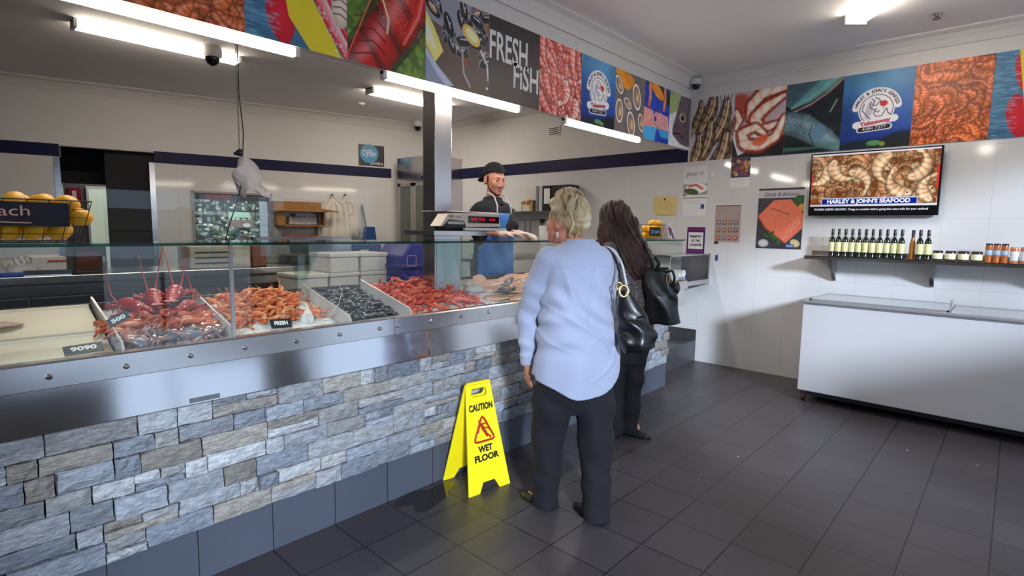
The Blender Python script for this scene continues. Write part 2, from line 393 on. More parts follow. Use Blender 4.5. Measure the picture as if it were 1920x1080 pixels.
def sdf_obj(name, f, lo, hi, h, m, parent=None, xf=None, loc=None, colf=None, local=False):
    V, F = sdf_mesh(f, lo, hi, h); pc = None
    if colf is not None: pc = np.c_[colf(V), np.ones(len(V))]
    if xf is not None: V = xf(V)
    return link_mesh(name, V, F, m, parent, loc, True, pcols=pc, local=local)
# ================================================================ materials
WHITE = mat('white_paint', (214, 210, 208), .55, var=.03)
CEIL = mat('ceiling_paint', (238, 235, 236), .8, var=.03, vs=2)
TILE = gridmat('wall_tile', (216, 214, 214), (196, 192, 192), .305, .60, (.115, .18, 0), 'yz', rough=.07, jw=.003, var=.015, vs=1.2, bump=.1, spec=.6)
BTILE = gridmat('back_wall_tile', (214, 210, 206), (192, 188, 186), .61, .60, (0, .1, 0), 'xz', rough=.07, jw=.003, var=.015, vs=1.2, bump=.1, spec=.5)
FLOOR = gridmat('floor_tile', (82, 77, 82), (40, 37, 40), .305, .304, (-1.31+.305*8, -2.102+.304*16, 0), 'xy', rough=.36, jw=.007, var=.2, vs=1.6, bump=.35, spec=.45)
KICK = gridmat('kick_tile', (84, 88, 100), (42, 42, 46), .308, .60, (-1.01+.308*8, .2, 0), 'xz', rough=.3, jw=.005, var=.1, vs=3, bump=.3)
DTILE = gridmat('step_tile', (72, 70, 74), (40, 38, 40), .305, .304, (0, 0, 0), 'xy', rough=.28, jw=.005, var=.15, vs=3, bump=.3)
NAVY = mat('navy_stripe', (26, 26, 62), .5, spec=.2)
STEEL = steelmat('brushed_steel', (200, 198, 200), .20, 'z')
STEELH = steelmat('brushed_steel_long', (196, 194, 194), .2, 'x')
STEELD = mat('dull_steel', (120, 118, 120), .38, 1, var=.2, vs=4)
CHROME = mat('chrome', (220, 220, 222), .12, 1)
BLACK = mat('black_plastic', (18, 17, 20), .4)
DARK = mat('dark_panel', (48, 52, 60), .35, var=.1)
PRINT = mat('printed_vinyl', (255, 255, 255), .38, attr='Col', spec=.35)
PAPER = mat('paper', (226, 224, 222), .7)
WTXT = mat('white_lettering', (238, 238, 236), .6)
BTXT = mat('black_lettering', (14, 13, 16), .6)
GLASS = glassmat('display_glass', (.965, .988, .978), .85)
GEDGE = glassmat('glass_edge', (.16, .46, .40), .6, .15)
PLAST = mat('white_plastic', (226, 226, 222), .35)
XR = 5.99; FZ = .24; CZ = 3.18

# ================================================================ room shell
def bw(s, z, off=0.0): return np.array([.742+.9662*s-.2578*off, 8.85-.2578*s-.9662*off, z])
BU = (.9662, -.2578, 0); BN = (-.2578, -.9662, 0)
def at_bw(px, py, off=0.0):      # point of a pixel on the back wall, pushed off metres out of it
    d = _F+_R*(px-960)/FPX-_U*(py-540)/FPX; n = np.array(BN); p0 = bw(0, 0, off)
    P = CAM+d*(((p0-CAM)@n)/(d@n)); return float((P-p0)@np.array(BU)), float(P[2])
mb = MB(); mb.box(-4, 6.1, -2.8, 2.45, -.1, 0).box(4.80, 6.1, 2.45, 2.63, -.1, 0)
struct('floor', mb, FLOOR)
mb = MB(); mb.box(-4, 6.1, 2.92, 10.6, -.1, FZ).box(4.80, 5.99, 2.63, 2.92, 0, FZ); struct('floor_staff', mb, DTILE)
mb = MB(); mb.box(XR, XR+.15, -2.9, 9.6, 0, 2.42); mb.mi = 1; mb.box(XR, XR+.15, -2.9, 9.6, 2.42, CZ); struct('wall_right', mb, [TILE, WHITE])
mb = MB(); mb.box(-4.15, -4, -2.9, 10.6, 0, CZ); struct('wall_left', mb, mat('side_wall_paint', (120, 116, 114), .7))
mb = MB(); mb.box(-4.15, XR+.15, -2.9, 2.82, CZ, CZ+.1); struct('ceiling', mb, CEIL)
mb = MB(); mb.box(-4.15, XR+.15, 2.82, 10.6, CZ, CZ+.1); struct('ceiling_staff', mb, CEIL)
# back wall with doorway and serving window
d0, dz = at_bw(110, 271)[0], at_bw(111, 272)[1]; d1 = at_bw(289, 300)[0]
w0 = at_bw(361, 357)[0]; w1 = at_bw(506, 365)[0]; wz1 = at_bw(361, 357)[1]; wz0 = 1.16
dz = 2.40
mb = MB(); O0 = bw(0, 0)
for (a, b, z0, z1) in ((-5, d0, 0, CZ), (d0, d1, dz, CZ), (d1, w0, 0, CZ), (w0, w1, wz1, CZ), (w0, w1, 0, wz0), (w1, 5.6, 0, CZ)):
    mb.mi = 0
    if z0 < 2.42: mb.obox(O0, BU, BN, a, b, -.12, 0, z0, min(z1, 2.42))
    mb.mi = 1
    if z1 > 2.42: mb.obox(O0, BU, BN, a, b, -.12, 0, max(z0, 2.42), z1)
struct('wall_back', mb, [BTILE, WHITE])
mb = MB()
for (a, b) in ((-5, d0), (d1, 4.75)): mb.obox(O0, BU, BN, a, b, 0, .006, 2.27, 2.42)
struct('trim_1', mb, NAVY)
mb = MB(); mb.box(XR-.006, XR, 2.83, 8.0, 2.26, 2.42); struct('trim_2', mb, NAVY)
mb = MB()
for a in (d0, d1): mb.obox(O0, BU, BN, a-.06, a+.0 if a == d1 else a, -.12, .012, FZ, 2.27)
struct('door_1', mb, STEEL)
# cornices
def cornice(name, path_o, along, out, L, drop=.125, proj=.10):
    pts = [(0, 0), (0, -drop), (.012, -drop), (.03, -drop*.6), (proj*.55, -.035), (proj, -.012), (proj, 0)]
    m_ = MB(); m_.prism(pts, path_o, out, (0, 0, 1), along, L); struct(name, m_, WHITE)
cornice('trim_3', (-4, 2.82, CZ), (1, 0, 0), (0, -1, 0), 9.99)
cornice('trim_4', (XR, -2.8, CZ), (0, 1, 0), (-1, 0, 0), 5.62)
cornice('trim_5', tuple(bw(-4.5, CZ)), BU, BN, 10)
cornice('trim_6', (XR, 3.0, CZ), (0, 1, 0), (-1, 0, 0), 5.5, .09, .08)
# bulkhead over the counter
mb = MB(); mb.box(-4, XR, 2.824, 2.868, 2.39, CZ); struct('wall_bulkhead', mb, WHITE)
mb = MB(); mb.box(XR-.012, XR, 2.812, 2.826, 2.26, 3.05); struct('trim_7', mb, WHITE)
# skirting of the staff side along the right wall
mb = MB(); mb.box(XR-.01, XR, 2.63, 8, FZ, .36); struct('baseboard_right', mb, DTILE)
# passage behind the doorway
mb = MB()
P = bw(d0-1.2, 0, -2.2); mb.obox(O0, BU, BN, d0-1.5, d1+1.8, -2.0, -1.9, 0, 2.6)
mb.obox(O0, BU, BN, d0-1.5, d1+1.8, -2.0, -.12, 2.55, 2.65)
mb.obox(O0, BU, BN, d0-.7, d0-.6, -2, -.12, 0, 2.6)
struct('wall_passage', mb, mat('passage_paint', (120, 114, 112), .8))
mb = MB(); mb.obox(O0, BU, BN, d0-.6, d1, -.9, -.82, 2.0, 2.55).obox(O0, BU, BN, at_bw(206, 400, -.5)[0], d1+.0, -.9, -.13, FZ, 2.55)
struct('trim_8', mb, mat('black_doorway_box', (14, 12, 12), .7, var=.2, vs=5))  # plain black boxes set behind the doorway opening
t0, tz = at_bw(126, 352, -1.88)
o = obj('fire_sign', MB().obox(bw(0, 0, -1.88), BU, BN, t0, t0+.16, 0, .01, tz-.2, tz), mat('sign_red', (150, 24, 34), .5)); tag(o, 'small red fire sign on the grey wall seen through the dark doorway', 'sign')
obj('emblem', MB().obox(bw(0, 0, -1.88), BU, BN, t0+.055, t0+.105, .01, .013, tz-.16, tz-.04), PAPER, o)
lo = bpy.data.lights.new('passage_fill_light', 'POINT'); lo.energy = 9; lo.shadow_soft_size = .15; q = bpy.data.objects.new('passage_fill_light', lo); COL.objects.link(q); q.location = tuple(bw((d0+d1)/2-.1, 2.3, -1.3))  # fill light with no fitting, added to brighten the passage
a0, az_ = at_bw(166, 353, -1.87); a1, _ = at_bw(199, 353, -1.87)
o = thing('open_door', 'bright white lit doorway panel beyond the dark staff opening', 'door', tuple(bw(a0, FZ, -1.87)))
obj('door_leaf', MB().obox(bw(0, 0, -1.87), BU, BN, a0, a1, 0, .02, FZ, az_), mat('lit_glazing', (196, 206, 186), .5, emit=.55), o)
mb = MB()
for (x0, x1, z0, z1) in ((a0-.03, a0, FZ, az_+.03), (a1, a1+.03, FZ, az_+.03), (a0, a1, az_, az_+.03)): mb.obox(bw(0, 0, -1.87), BU, BN, x0, x1, 0, .04, z0, z1)
obj('door_frame', mb, PAPER, o)

# ---------------------------------------------------------------- street side (behind the viewer): what lights the room
mb = MB()
for (x0, x1) in ((-4.15, -3.6), (-.1, .45), (5.6, 6.14)): mb.box(x0, x1, -2.9, -2.8, 0, 3.08)
mb.box(-4.15, 6.14, -2.9, -2.8, 3.08, CZ+.1); 
struct('wall_front', mb, mat('front_wall_paint', (112, 108, 106), .7))
mb = MB(); mb.box(2.2, 3.8, -2.87, -2.84, 1.05, 1.74); struct('sun_blocker', mb, mat('pale_sun_blocker', (214, 214, 218), .5))  # unseen opaque panel, added to keep the sun off the lower freezer
mb = MB(); mb.box(-3.6, -.1, -2.87, -2.84, 0, 1.1).box(.45, 1.40, -2.87, -2.84, 0, 1.1).box(3.02, 3.68, -2.87, -2.84, 0, 1.05); struct('reflection_panels', mb, mat('grey_reflection_panel', (96, 92, 94), .5))  # unseen panels added to make the darker bands reflected in the steel apron
mb = MB()
for x in (-3.6, -1.9, -.14, .45, 1.96, 3.8, 5.56): mb.box(x, x+.04, -2.88, -2.82, 0, 3.08)
struct('window_2', mb, STEELD)
mb = MB(); mb.box(-14, 18, -14, -2.9, -.12, -.02); struct('floor_footpath', mb, mat('concrete_path', (226, 224, 218), .8, var=.1, vs=2))
# ================================================================ counter
ctr = thing('seafood_counter', 'long seafood display counter, grey stone front under a brushed steel band', 'counter', (2.0, 2.38, 0))
X0, X1 = -1.6, 4.78
obj('kickboard', MB().box(X0, X1, 2.38, 2.45, 0, .225), KICK, ctr)
obj('carcass', MB().box(X0, X1, 2.45, 2.92, 0, .84).box(X0, 4.98, 2.42, 2.92, .84, .90), DARK, ctr)
# split stone cladding
mb = MB(); r = random.Random(11)
def stone(x0, x1, z0, z1, y, side=False):
    g = .0022; d = r.uniform(-.011, .009); ch = .004; base = r.choice([(172, 176, 184), (164, 170, 180), (184, 185, 188), (156, 163, 175), (178, 176, 176), (168, 171, 178), (170, 164, 158), (192, 194, 198), (142, 150, 162), (168, 162, 154)])
    f = r.uniform(.80, 1.06); mb.col = tuple(lin(np.clip(np.array(base)*f, 0, 255)))+(1,)
    nx, nz = 4, 3; vs = []
    for j in range(nz+1):
        for i in range(nx+1):
            e = (i in (0, nx)) or (j in (0, nz)); jx = r.uniform(-.002, .002); jz = r.uniform(-.003, .003)
            xx = x0+g+(x1-x0-2*g)*i/nx+(jx if 0 < i < nx or True else 0); zz = z0+g+(z1-z0-2*g)*j/nz+jz
            yy = y+d-(0 if e else r.uniform(.002, .009))
            vs.append((xx, yy, zz) if not side else (2.37-y+X1+(-(yy-y)), xx, zz))
    k = len(vs); vs += [((p[0], y+.03, p[2]) if not side else (X1-.02, p[1], p[2])) for p in vs]; fs = []
    for j in range(nz):
        for i in range(nx):
            a = j*(nx+1)+i; fs.append((a, a+1, a+nx+2, a+nx+1))
    per = [i for i in range(nx+1)]+[j*(nx+1)+nx for j in range(1, nz+1)]+[nz*(nx+1)+i for i in range(nx-1, -1, -1)]+[j*(nx+1) for j in range(nz-1, 0, -1)]
    for a, b in zip(per, per[1:]+per[:1]): fs.append((b, a, a+k, b+k))
    if side: fs = [f_[::-1] for f_ in fs]
    mb.add(vs, fs)
def stone_wall(x0, x1, y, side=False):
    z = .225; rows = [.088, .07, .092, .074, .086, .07, .094, .08]; s = (.84-.225)/sum(rows)
    for h in rows:
        h *= s; x = x0-r.uniform(0, .15) if not side else x0
        while x < x1-.02:
            wd = r.choice([.08, .13, .17, .21, .24, .27]); xe = min(x+wd, x1); 
            if x1-xe < .05: xe = x1
            if r.random() < .22 and wd > .1:
                hh = h*r.uniform(.35, .6); stone(x, xe, z, z+hh, y, side)
                if r.random() < .5: stone(x, (x+xe)/2, z+hh, z+h, y, side); stone((x+xe)/2, xe, z+hh, z+h, y, side)
                else: stone(x, xe, z+hh, z+h, y, side)
            else: stone(x, xe, z, z+h*r.choice([1, 1, 1, .985]), y, side)
            x = xe
        z += h
stone_wall(X0, X1, 2.365); stone_wall(2.40, 2.92, 2.365, True)
STONE = mat('split_stone', (150, 154, 160), .72, attr='Col', var=.38, vs=26, bump=1.0, bs=48, vscale=(1, 1, 3.2), spec=.4)
mb2 = MB(); mb2.col = tuple(lin((40, 42, 46)))+(1,); mb2.box(X0, X1-.012, 2.392, 2.44, .225, .84).box(X1-.05, X1-.02, 2.39, 2.92, .225, .84)
mb.col = mb2.col; mb.box(X0, X1-.012, 2.392, 2.44, .225, .84); mb.box(X1-.05, X1-.021, 2.39, 2.92, .225, .84)
obj('stone_cladding', mb, STONE, ctr)
# steel band: two apron sheets and the ledge strip above
def apron(x0, x1, name='apron_sheet'):
    m_ = MB(); m_.prism([(2.3325, .917), (2.314, .772), (2.385, .772), (2.385, .917)], (x0, 0, 0), (0, 1, 0), (0, 0, 1), (1, 0, 0), x1-x0); return obj(name, m_, steelmat('apron_steel', (206, 205, 208), .11, 'z') if 'apron_steel' not in MATS else MATS['apron_steel'], ctr)
jx = float(at(806, 640, y=2.31)[0]); apron(X0, jx-.003); apron(jx+.003, 4.99)
def ledge(x0, x1):
    m_ = MB(); m_.prism([(2.309, 1.006), (2.313, 1.012), (2.36, 1.012), (2.36, .925), (2.299, .925)], (x0, 0, 0), (0, 1, 0), (0, 0, 1), (1, 0, 0), x1-x0)
    return obj('ledge_strip', m_, STEELH, ctr, bevel=.0015)
jl = float(at(741, 612, y=2.30)[0]); ledge(X0, jl-.001); ledge(jl+.001, 5.0)
for (bx, by) in ((92, 707), (237, 687), (358, 667), (460, 652), (556, 640), (638, 627), (713, 616), (746, 611), (808, 602), (866, 593), (918, 585)):
    p = at(bx, by, y=2.30); mb = MB(); mb.add([], []); mb.tube([(p[0], 2.306, p[2]), (p[0], 2.297, p[2]), (p[0], 2.294, p[2])], [.0095, .0095, .005], 14); obj('bolt', mb, CHROME, ctr)
p = at(384, 747, y=2.316); q = obj('maker_plate', MB().box(p[0]-.055, p[0]+.055, 2.3125, 2.3265, p[2]-.008, p[2]+.010), mat('etched_plate', (176, 180, 184), .4, 1), ctr)
mb = MB(); mb.add([], [])
p = at(804, 615, y=2.31); mb.box(jx-.003, jx+.003, 2.325, 2.345, .775, .917); obj('joint_strip', mb, mat('joint_brass', (150, 110, 60), .5, .6), ctr)
# display bed, back panel
BEDZ = lambda y: .955+(y-2.40)*.28
mb = MB(); mb.prism([(2.37, .93), (2.40, .955), (2.90, BEDZ(2.90)), (2.90, .92), (2.37, .90)], (X0, 0, 0), (0, 1, 0), (0, 0, 1), (1, 0, 0), 4.98-X0)
obj('display_bed', mb, STEELD, ctr)
obj('back_panel', MB().box(X0, 4.98, 2.90, 2.925, .84, 1.125), STEELD, ctr)
# glass: front panes, top shelf, end pane, mullions
GY = 2.362; GZ = 1.388; gj = [X0, float(at(436, 560, y=GY)[0]), float(at(697, 500, y=GY)[0])+.35, 3.3, 4.96]
for a, b in zip(gj, gj[1:]):
    obj('front_glass', MB().box(a+.002, b-.002, GY-.004, GY+.004, 1.013, GZ-.001), GLASS, ctr)
tops = [X0, .866, 2.35, 3.6, 5.02]
for a, b in zip(tops, tops[1:]):
    g = obj('glass_shelf', MB().box(a+.001, b-.001, GY-.004, 2.72, GZ, GZ+.010), GLASS, ctr)
    obj('polished_edge', MB().box(a+.001, b-.001, GY-.0055, GY-.0042, GZ-.001, GZ+.0105), GEDGE, g)
obj('end_glass', MB().box(4.956, 4.964, GY, 2.72, 1.013, GZ-.001), GLASS, ctr)
mx = gj[1]
obj('mullion', MB().box(mx-.006, mx+.006, GY-.006, GY+.010, 1.012, GZ-.001), mat('grey_silicone', (150, 148, 150), .5), ctr)
for x in (1.27, 2.35, 3.6):
    obj('glass_bracket', MB().prism([(2.37, GZ-.002), (2.70, GZ-.002), (2.56, 1.03), (2.545, 1.03), (2.545, 1.2)], (x-.004, 0, 0), (0, 1, 0), (0, 0, 1), (1, 0, 0), .008), glassmat('bracket_glass', (.82, .93, .88), 1.2), ctr)
# dividers between the bays
DIVM = mat('divider_acrylic', (196, 190, 186), .25, .0, var=.05, alpha=.92)
DX = [.49, .885, 1.43, 1.80, 3.45, 4.3]
for x in DX:
    pts = [(2.385, .94), (2.385, 1.0), (2.41, 1.035), (2.895, 1.155), (2.895, 1.02)]
    obj('bay_divider', MB().prism(pts, (x-.004, 0, 0), (0, 1, 0), (0, 0, 1), (1, 0, 0), .008), DIVM, ctr)

# stainless niche box joining counter and wall
nb = thing('steel_niche_box', 'open-fronted stainless box bridging the glass display end and the right wall', 'shelf box', (5.5, 2.52, .93))
mb = MB(); x0, x1, y0, y1, z0, z1 = 5.03, 5.985, 2.51, 2.86, .935, 1.235
mb.box(x0, x1, y0, y1, z0, z0+.012).box(x0, x1, y0, y1, z1-.012, z1).box(x0, x0+.012, y0, y1, z0, z1).box(x1-.03, x1, y0, y1, z0, z1).box(x0, x1, y1-.01, y1, z0, z1)
mb.box(x0, x1, y0-.004, y0+.006, z0-.03, z0+.02)
obj('casing', mb, STEELH, nb)
obj('bracing_leg', MB().box(4.985, 5.02, 2.34, 2.40, .80, 1.03), STEEL, nb)
o = obj('white_tape_dispenser', MB().box(5.42, 5.53, 2.60, 2.72, .948, 1.04).cyl((5.50, 2.58, 1.03), (5.50, 2.74, 1.03), .04, n=18), PLAST, bevel=.006); tag(o, 'white dispenser inside the steel niche by the wall', 'dispenser')
o = obj('tape_roll', MB().tube([(5.60+.035*math.cos(a), 2.62, .985+.035*math.sin(a)) for a in np.linspace(0, 2*PI, 18)[:-1]], .014, 8, closed=True), mat('blue_tape', (30, 40, 110), .4)); tag(o, 'dark blue roll beside the white dispenser in the steel niche', 'tape roll')
pts = [(5.42+.045*i, 2.60+.02*math.sin(i*1.7), .958+.022*max(0, math.sin(i*.9))) for i in range(10)]
o = obj('green_cable', MB().tube(pts, .008, 8), mat('green_rubber', (16, 70, 60), .5)); tag(o, 'dark green cable lying along the bottom of the steel niche', 'cable')

# column
mb = MB(); mb.box(2.40, 2.549, 2.93, 3.06, FZ, CZ-.001); o = obj('steel_column', mb, STEEL, bevel=.003); tag(o, 'tall square stainless steel post holding up the picture bulkhead', 'column')

# ================================================================ lamps
def batten(name, label, p0, p1, group, wd=.075, h=.055, bare=False, watt=1.0):
    p0 = np.array(p0, float); p1 = np.array(p1, float); d = p1-p0; L = np.linalg.norm(d); d /= L; n = np.array((-d[1], d[0], 0)); c = (p0+p1)/2
    t = thing(name, label, 'light', tuple(c), group); z1 = c[2]
    obj('lamp_housing', MB().obox(p0, d, n, 0, L, -wd*.35, wd*.35, -.015, 0).obox(p0, d, n, 0, .025, -wd/2, wd/2, -h, 0).obox(p0, d, n, L-.025, L, -wd/2, wd/2, -h, 0), WHITE, t)
    m_ = MB(); m_.prism([(-wd/2, -.016), (-wd*.46, -h*.75), (-wd*.25, -h), (wd*.25, -h), (wd*.46, -h*.75), (wd/2, -.016)], p0+d*.026, n, (0, 0, 1), d, L-.052)
    obj('diffuser', m_, mat('tube_glow', (255, 242, 222), .5, emit=TUBE_EMIT), t)
    ld = bpy.data.lights.new('tube_light', 'AREA'); ld.shape = 'RECTANGLE'; ld.size = L*.9; ld.size_y = wd*.8; ld.energy = TUBE_WATT*watt; ld.color = TUBE_COLOR
    lo = bpy.data.objects.new('tube_light', ld); COL.objects.link(lo); lo.parent = t; lo.location = (0, 0, -h-.01); lo.rotation_euler = (0, 0, math.atan2(d[1], d[0]))
    return t
UB = 'lights under the bulkhead'
for lab, a, b in (('glowing fluorescent light under the prawn and sea pictures, left end of the bulkhead', .30, 1.42), ('glowing fluorescent light under the mussels and lettering picture, above the steel post', 1.93, 3.15), ('glowing fluorescent light under the logo and oyster pictures, near the right wall', 3.69, 4.93)):
    batten('bulkhead_light', lab, (a, 2.848, 2.388), (b, 2.848, 2.388), UB, .04, .045, watt=.8)
z = CZ-.001
pa = at(131, 40, z=z); pb = at(440, 112, z=z); yy = 6.05
batten('ceiling_batten', 'long bright fluorescent batten on the staff ceiling, left one near the camera dome', (pa[0], yy, z), (pb[0], yy, z), 'staff ceiling lights', .16, .07)
pa = at(690, 165, z=z); batten('ceiling_batten', 'fluorescent batten on the staff ceiling partly hidden by the steel post', (pa[0], yy, z), (pa[0]+1.3, yy, z), 'staff ceiling lights', .16, .07)
for (bx_, by_) in ((-2.4, .6),): batten('ceiling_batten', 'fluorescent batten on the customer ceiling behind the viewer', (bx_, by_, z), (bx_+1.25, by_, z), 'customer ceiling lights out of view', .16, .07, watt=.35)  # out-of-view batten added to brighten the customer side
pc = at(1603, 30, z=z); batten('ceiling_batten', 'bright batten on the customer ceiling at the top right edge', (pc[0], pc[1], z), (pc[0]-.9, pc[1]-.75, z), 'customer ceiling light', .16, .07, watt=.4)
def dome_cam(p, label, s=1.0, down=True):
    t = thing('security_camera', label, 'camera', p)
    obj('mount', MB().lathe([(.055*s, 0), (.06*s, -.02*s), (.06*s, -.05*s), (.05*s, -.065*s)], p, 20), WHITE, t)
    obj('dome', MB().lathe([(.045*s, -.066*s), (.042*s, -.085*s), (.03*s, -.105*s), (.012*s, -.115*s)], p, 20), mat('dome_black', (12, 12, 20), .08), t)
p = at(1310, 146, y=2.74); dome_cam((p[0]-.06, 2.74, 3.14), 'white dome security camera in the corner above the fish pictures', 1.0)
p = at(390, 86, y=6.0); dome_cam((p[0], 5.9, CZ-.001), 'white dome security camera beside the left staff ceiling batten', 1.5)
p = at(789, 252, z=3.0); dome_cam((5.62, 7.3, CZ-.001), 'small dome camera high in the far corner beside the steel post', 1.3)
def rose(px_, py_, lab, col):
    p = at(px_, py_, z=CZ); o = obj('smoke_detector', MB().lathe([(.05, 0), (.05, -.012), (.035, -.03), (.012, -.034)], (p[0], p[1], CZ), 18), col); tag(o, lab, 'detector')
rose(677, 193, 'small round detector on the staff ceiling below the second batten', WHITE)
p = at(1757, 27, z=CZ); t = thing('ceiling_sprinkler', 'small chrome sprinkler fitting on the customer ceiling', 'sprinkler', (p[0], p[1], CZ))
obj('rose', MB().lathe([(.05, 0), (.045, -.006), (.02, -.01)], (p[0], p[1], CZ), 18), CHROME, t); obj('deflector', MB().lathe([(.01, -.01), (.01, -.03), (.028, -.032), (.026, -.036)], (p[0], p[1], CZ), 12), STEELD, t)
# ================================================================ printed pictures on the bulkhead and the right wall
def L3(r, g, b): return lin((r, g, b))
def many(c, n, base, stripe, Lr=(.13, .19), seed=0, curl=(.6, 1.3), fat=.17, hl=.35, angs=None):
    r = np.random.default_rng(seed); c.rng = r; gx = int(math.ceil(math.sqrt(n*c.w/c.h))); gy = int(math.ceil(n/gx)); P = [((i+.5)/gx*c.w, (j+.5)/gy*c.h) for i in range(gx) for j in range(gy)]; r.shuffle(P)
    for x, y in P:
        f = r.uniform(.6, 1.15); a = r.uniform(0, 2*PI) if angs is None else r.normal(*angs)
        c.prawn(x+r.uniform(-.03, .03), y+r.uniform(-.03, .03), r.uniform(*Lr), a, np.array(base)*f, np.array(stripe)*f, r.uniform(*curl)*r.choice([-1, 1]), fat, hl=hl)
def p_orange(w, h, seed=1):
    c = Canvas(w, h, L3(90, 26, 10)); many(c, 90, L3(240, 126, 62), L3(196, 66, 30), (.18, .27), seed, fat=.17, hl=.16); c.tex(5, .35, seed); return c
def p_pink(w, h, seed=2):
    c = Canvas(w, h, L3(130, 24, 26)); many(c, 46, L3(246, 104, 92), L3(255, 176, 166), (.24, .36), seed, (.1, .5), fat=.13, hl=.3, angs=(1.1, .5))
    for x, y, a in ((.33*w/.55, .38, 1.2), (.45*w/.55, .5, 1.5)): c.prawn(x, y, .26, a, L3(236, 110, 92), L3(250, 220, 210), 1.0, .2, hl=.3)
    return c
def p_sea(w, h, x0=0.0):
    c = Canvas(w, h, L3(70, 122, 160)); c.I *= (1-.35*(c.Y/h))[..., None]; c.tex(9, .55, 5, (.5, 2))
    c.ell(.42*w, .30*h, .16*w, .30*h, L3(206, 30, 44), -.3, sh=.2); c.ell(.32*w, .75*h, .13*w, .25*h, L3(206, 26, 48), -.15, sh=.3)
    c.poly([(.26*w, -.02), (.42*w, -.02), (.55*w, .4*h), (.95*w, 1.02*h), (.62*w, 1.02*h), (.40*w, .75*h)], L3(226, 196, 40))
    for k, cc in enumerate(((214, 50, 66), (236, 120, 128), (240, 178, 176), (200, 30, 50))):
        c.stroke([((.40+.05*k)*w, -.02), ((.58+.05*k)*w, .35*h), ((.80+.05*k)*w, .72*h), ((1.0+.05*k)*w, 1.0*h)], .032*w, L3(*cc), .2, .4)
    c.poly([(.72*w, -.02), (w+.02, -.02), (w+.02, .42*h), (.85*w, .30*h)], L3(70, 34, 26)); c.ell(.90*w, .12*h, .09*w, .1*h, L3(150, 90, 60), sh=.6)
    r = np.random.default_rng(6)
    for _ in range(120): x, y = r.uniform(0, .3)*w, r.uniform(0, 1)*h; c.ell(x, y, r.uniform(.01, .05)*w, .004, L3(120, 166, 196), 0, .5, 2)
    for _ in range(60): t = r.uniform(0, 1); c.ell((.45+.45*t+r.uniform(-.02, .1))*w, (.05+.95*t)*h, .012*w, .004, L3(250, 220, 216), .9, .6)
    for _ in range(16): x, y = r.uniform(.76, 1)*w, r.uniform(0, .36)*h; c.ell(x, y, .05*w, .03*h, L3(*[(110, 60, 40), (60, 30, 26), (150, 96, 66)][r.integers(3)]), r.uniform(0, 3), .9, sh=.5)
    c.ell(.93*w, .52*h, .10*w, .20*h, L3(226, 204, 184), sh=.4)
    for k in range(4): c.stroke([(.85*w, (.42+.06*k)*h), (.93*w, (.38+.07*k)*h), (1.01*w, (.42+.07*k)*h)], .006*w, L3(40, 26, 26), 0, 0)
    return c
def p_lobster(w, h):
    c = Canvas(w, h, L3(70, 96, 34)); r = np.random.default_rng(4)
    for _ in range(260):
        x, y = r.uniform(0, w), r.uniform(0, h); g = r.uniform(.45, 1.5); c.ell(x, y, r.uniform(.01, .035), r.uniform(.01, .03), L3(104, 136, 52)*g, r.uniform(0, 3), .7, 3)
    c.stroke([(.12*w, 1.02*h), (.35*w, .80*h), (.62*w, .45*h), (.85*w, .10*h), (.95*w, -.1*h)], np.array([.20, .24, .27, .27, .24])*w, L3(190, 26, 22), .28, .65, 5, L3(112, 12, 12), outline=(.02, .01, .01))
    for _ in range(220):
        x, y = r.uniform(.35*w, .95*w), r.uniform(0, .6*h); c.ell(x, y, .003, .003, L3(240, 130, 110), 0, .6)
    c.stroke([(.22*w, .30*h), (.42*w, .28*h), (.50*w, .48*h), (.48*w, .62*h)], .012*w, L3(240, 190, 150), .1, .2)
    for k in range(4): c.stroke([(.08*w, (.55+.12*k)*h), (.30*w, (.50+.12*k)*h), (.46*w, (.60+.12*k)*h)], .010*w, L3(96, 10, 10), 0, 0, a=.8)
    c.stroke([(.98*w, 0), (.88*w, .35*h), (.70*w, .66*h)], np.array([.05, .06, .03])*w, L3(206, 40, 32), .3, .5)
    c.stroke([(0, .95*h), (.3*w, .3*h), (.62*w, -.05*h)], .006*w, L3(226, 90, 50), .1, 0)
    return c
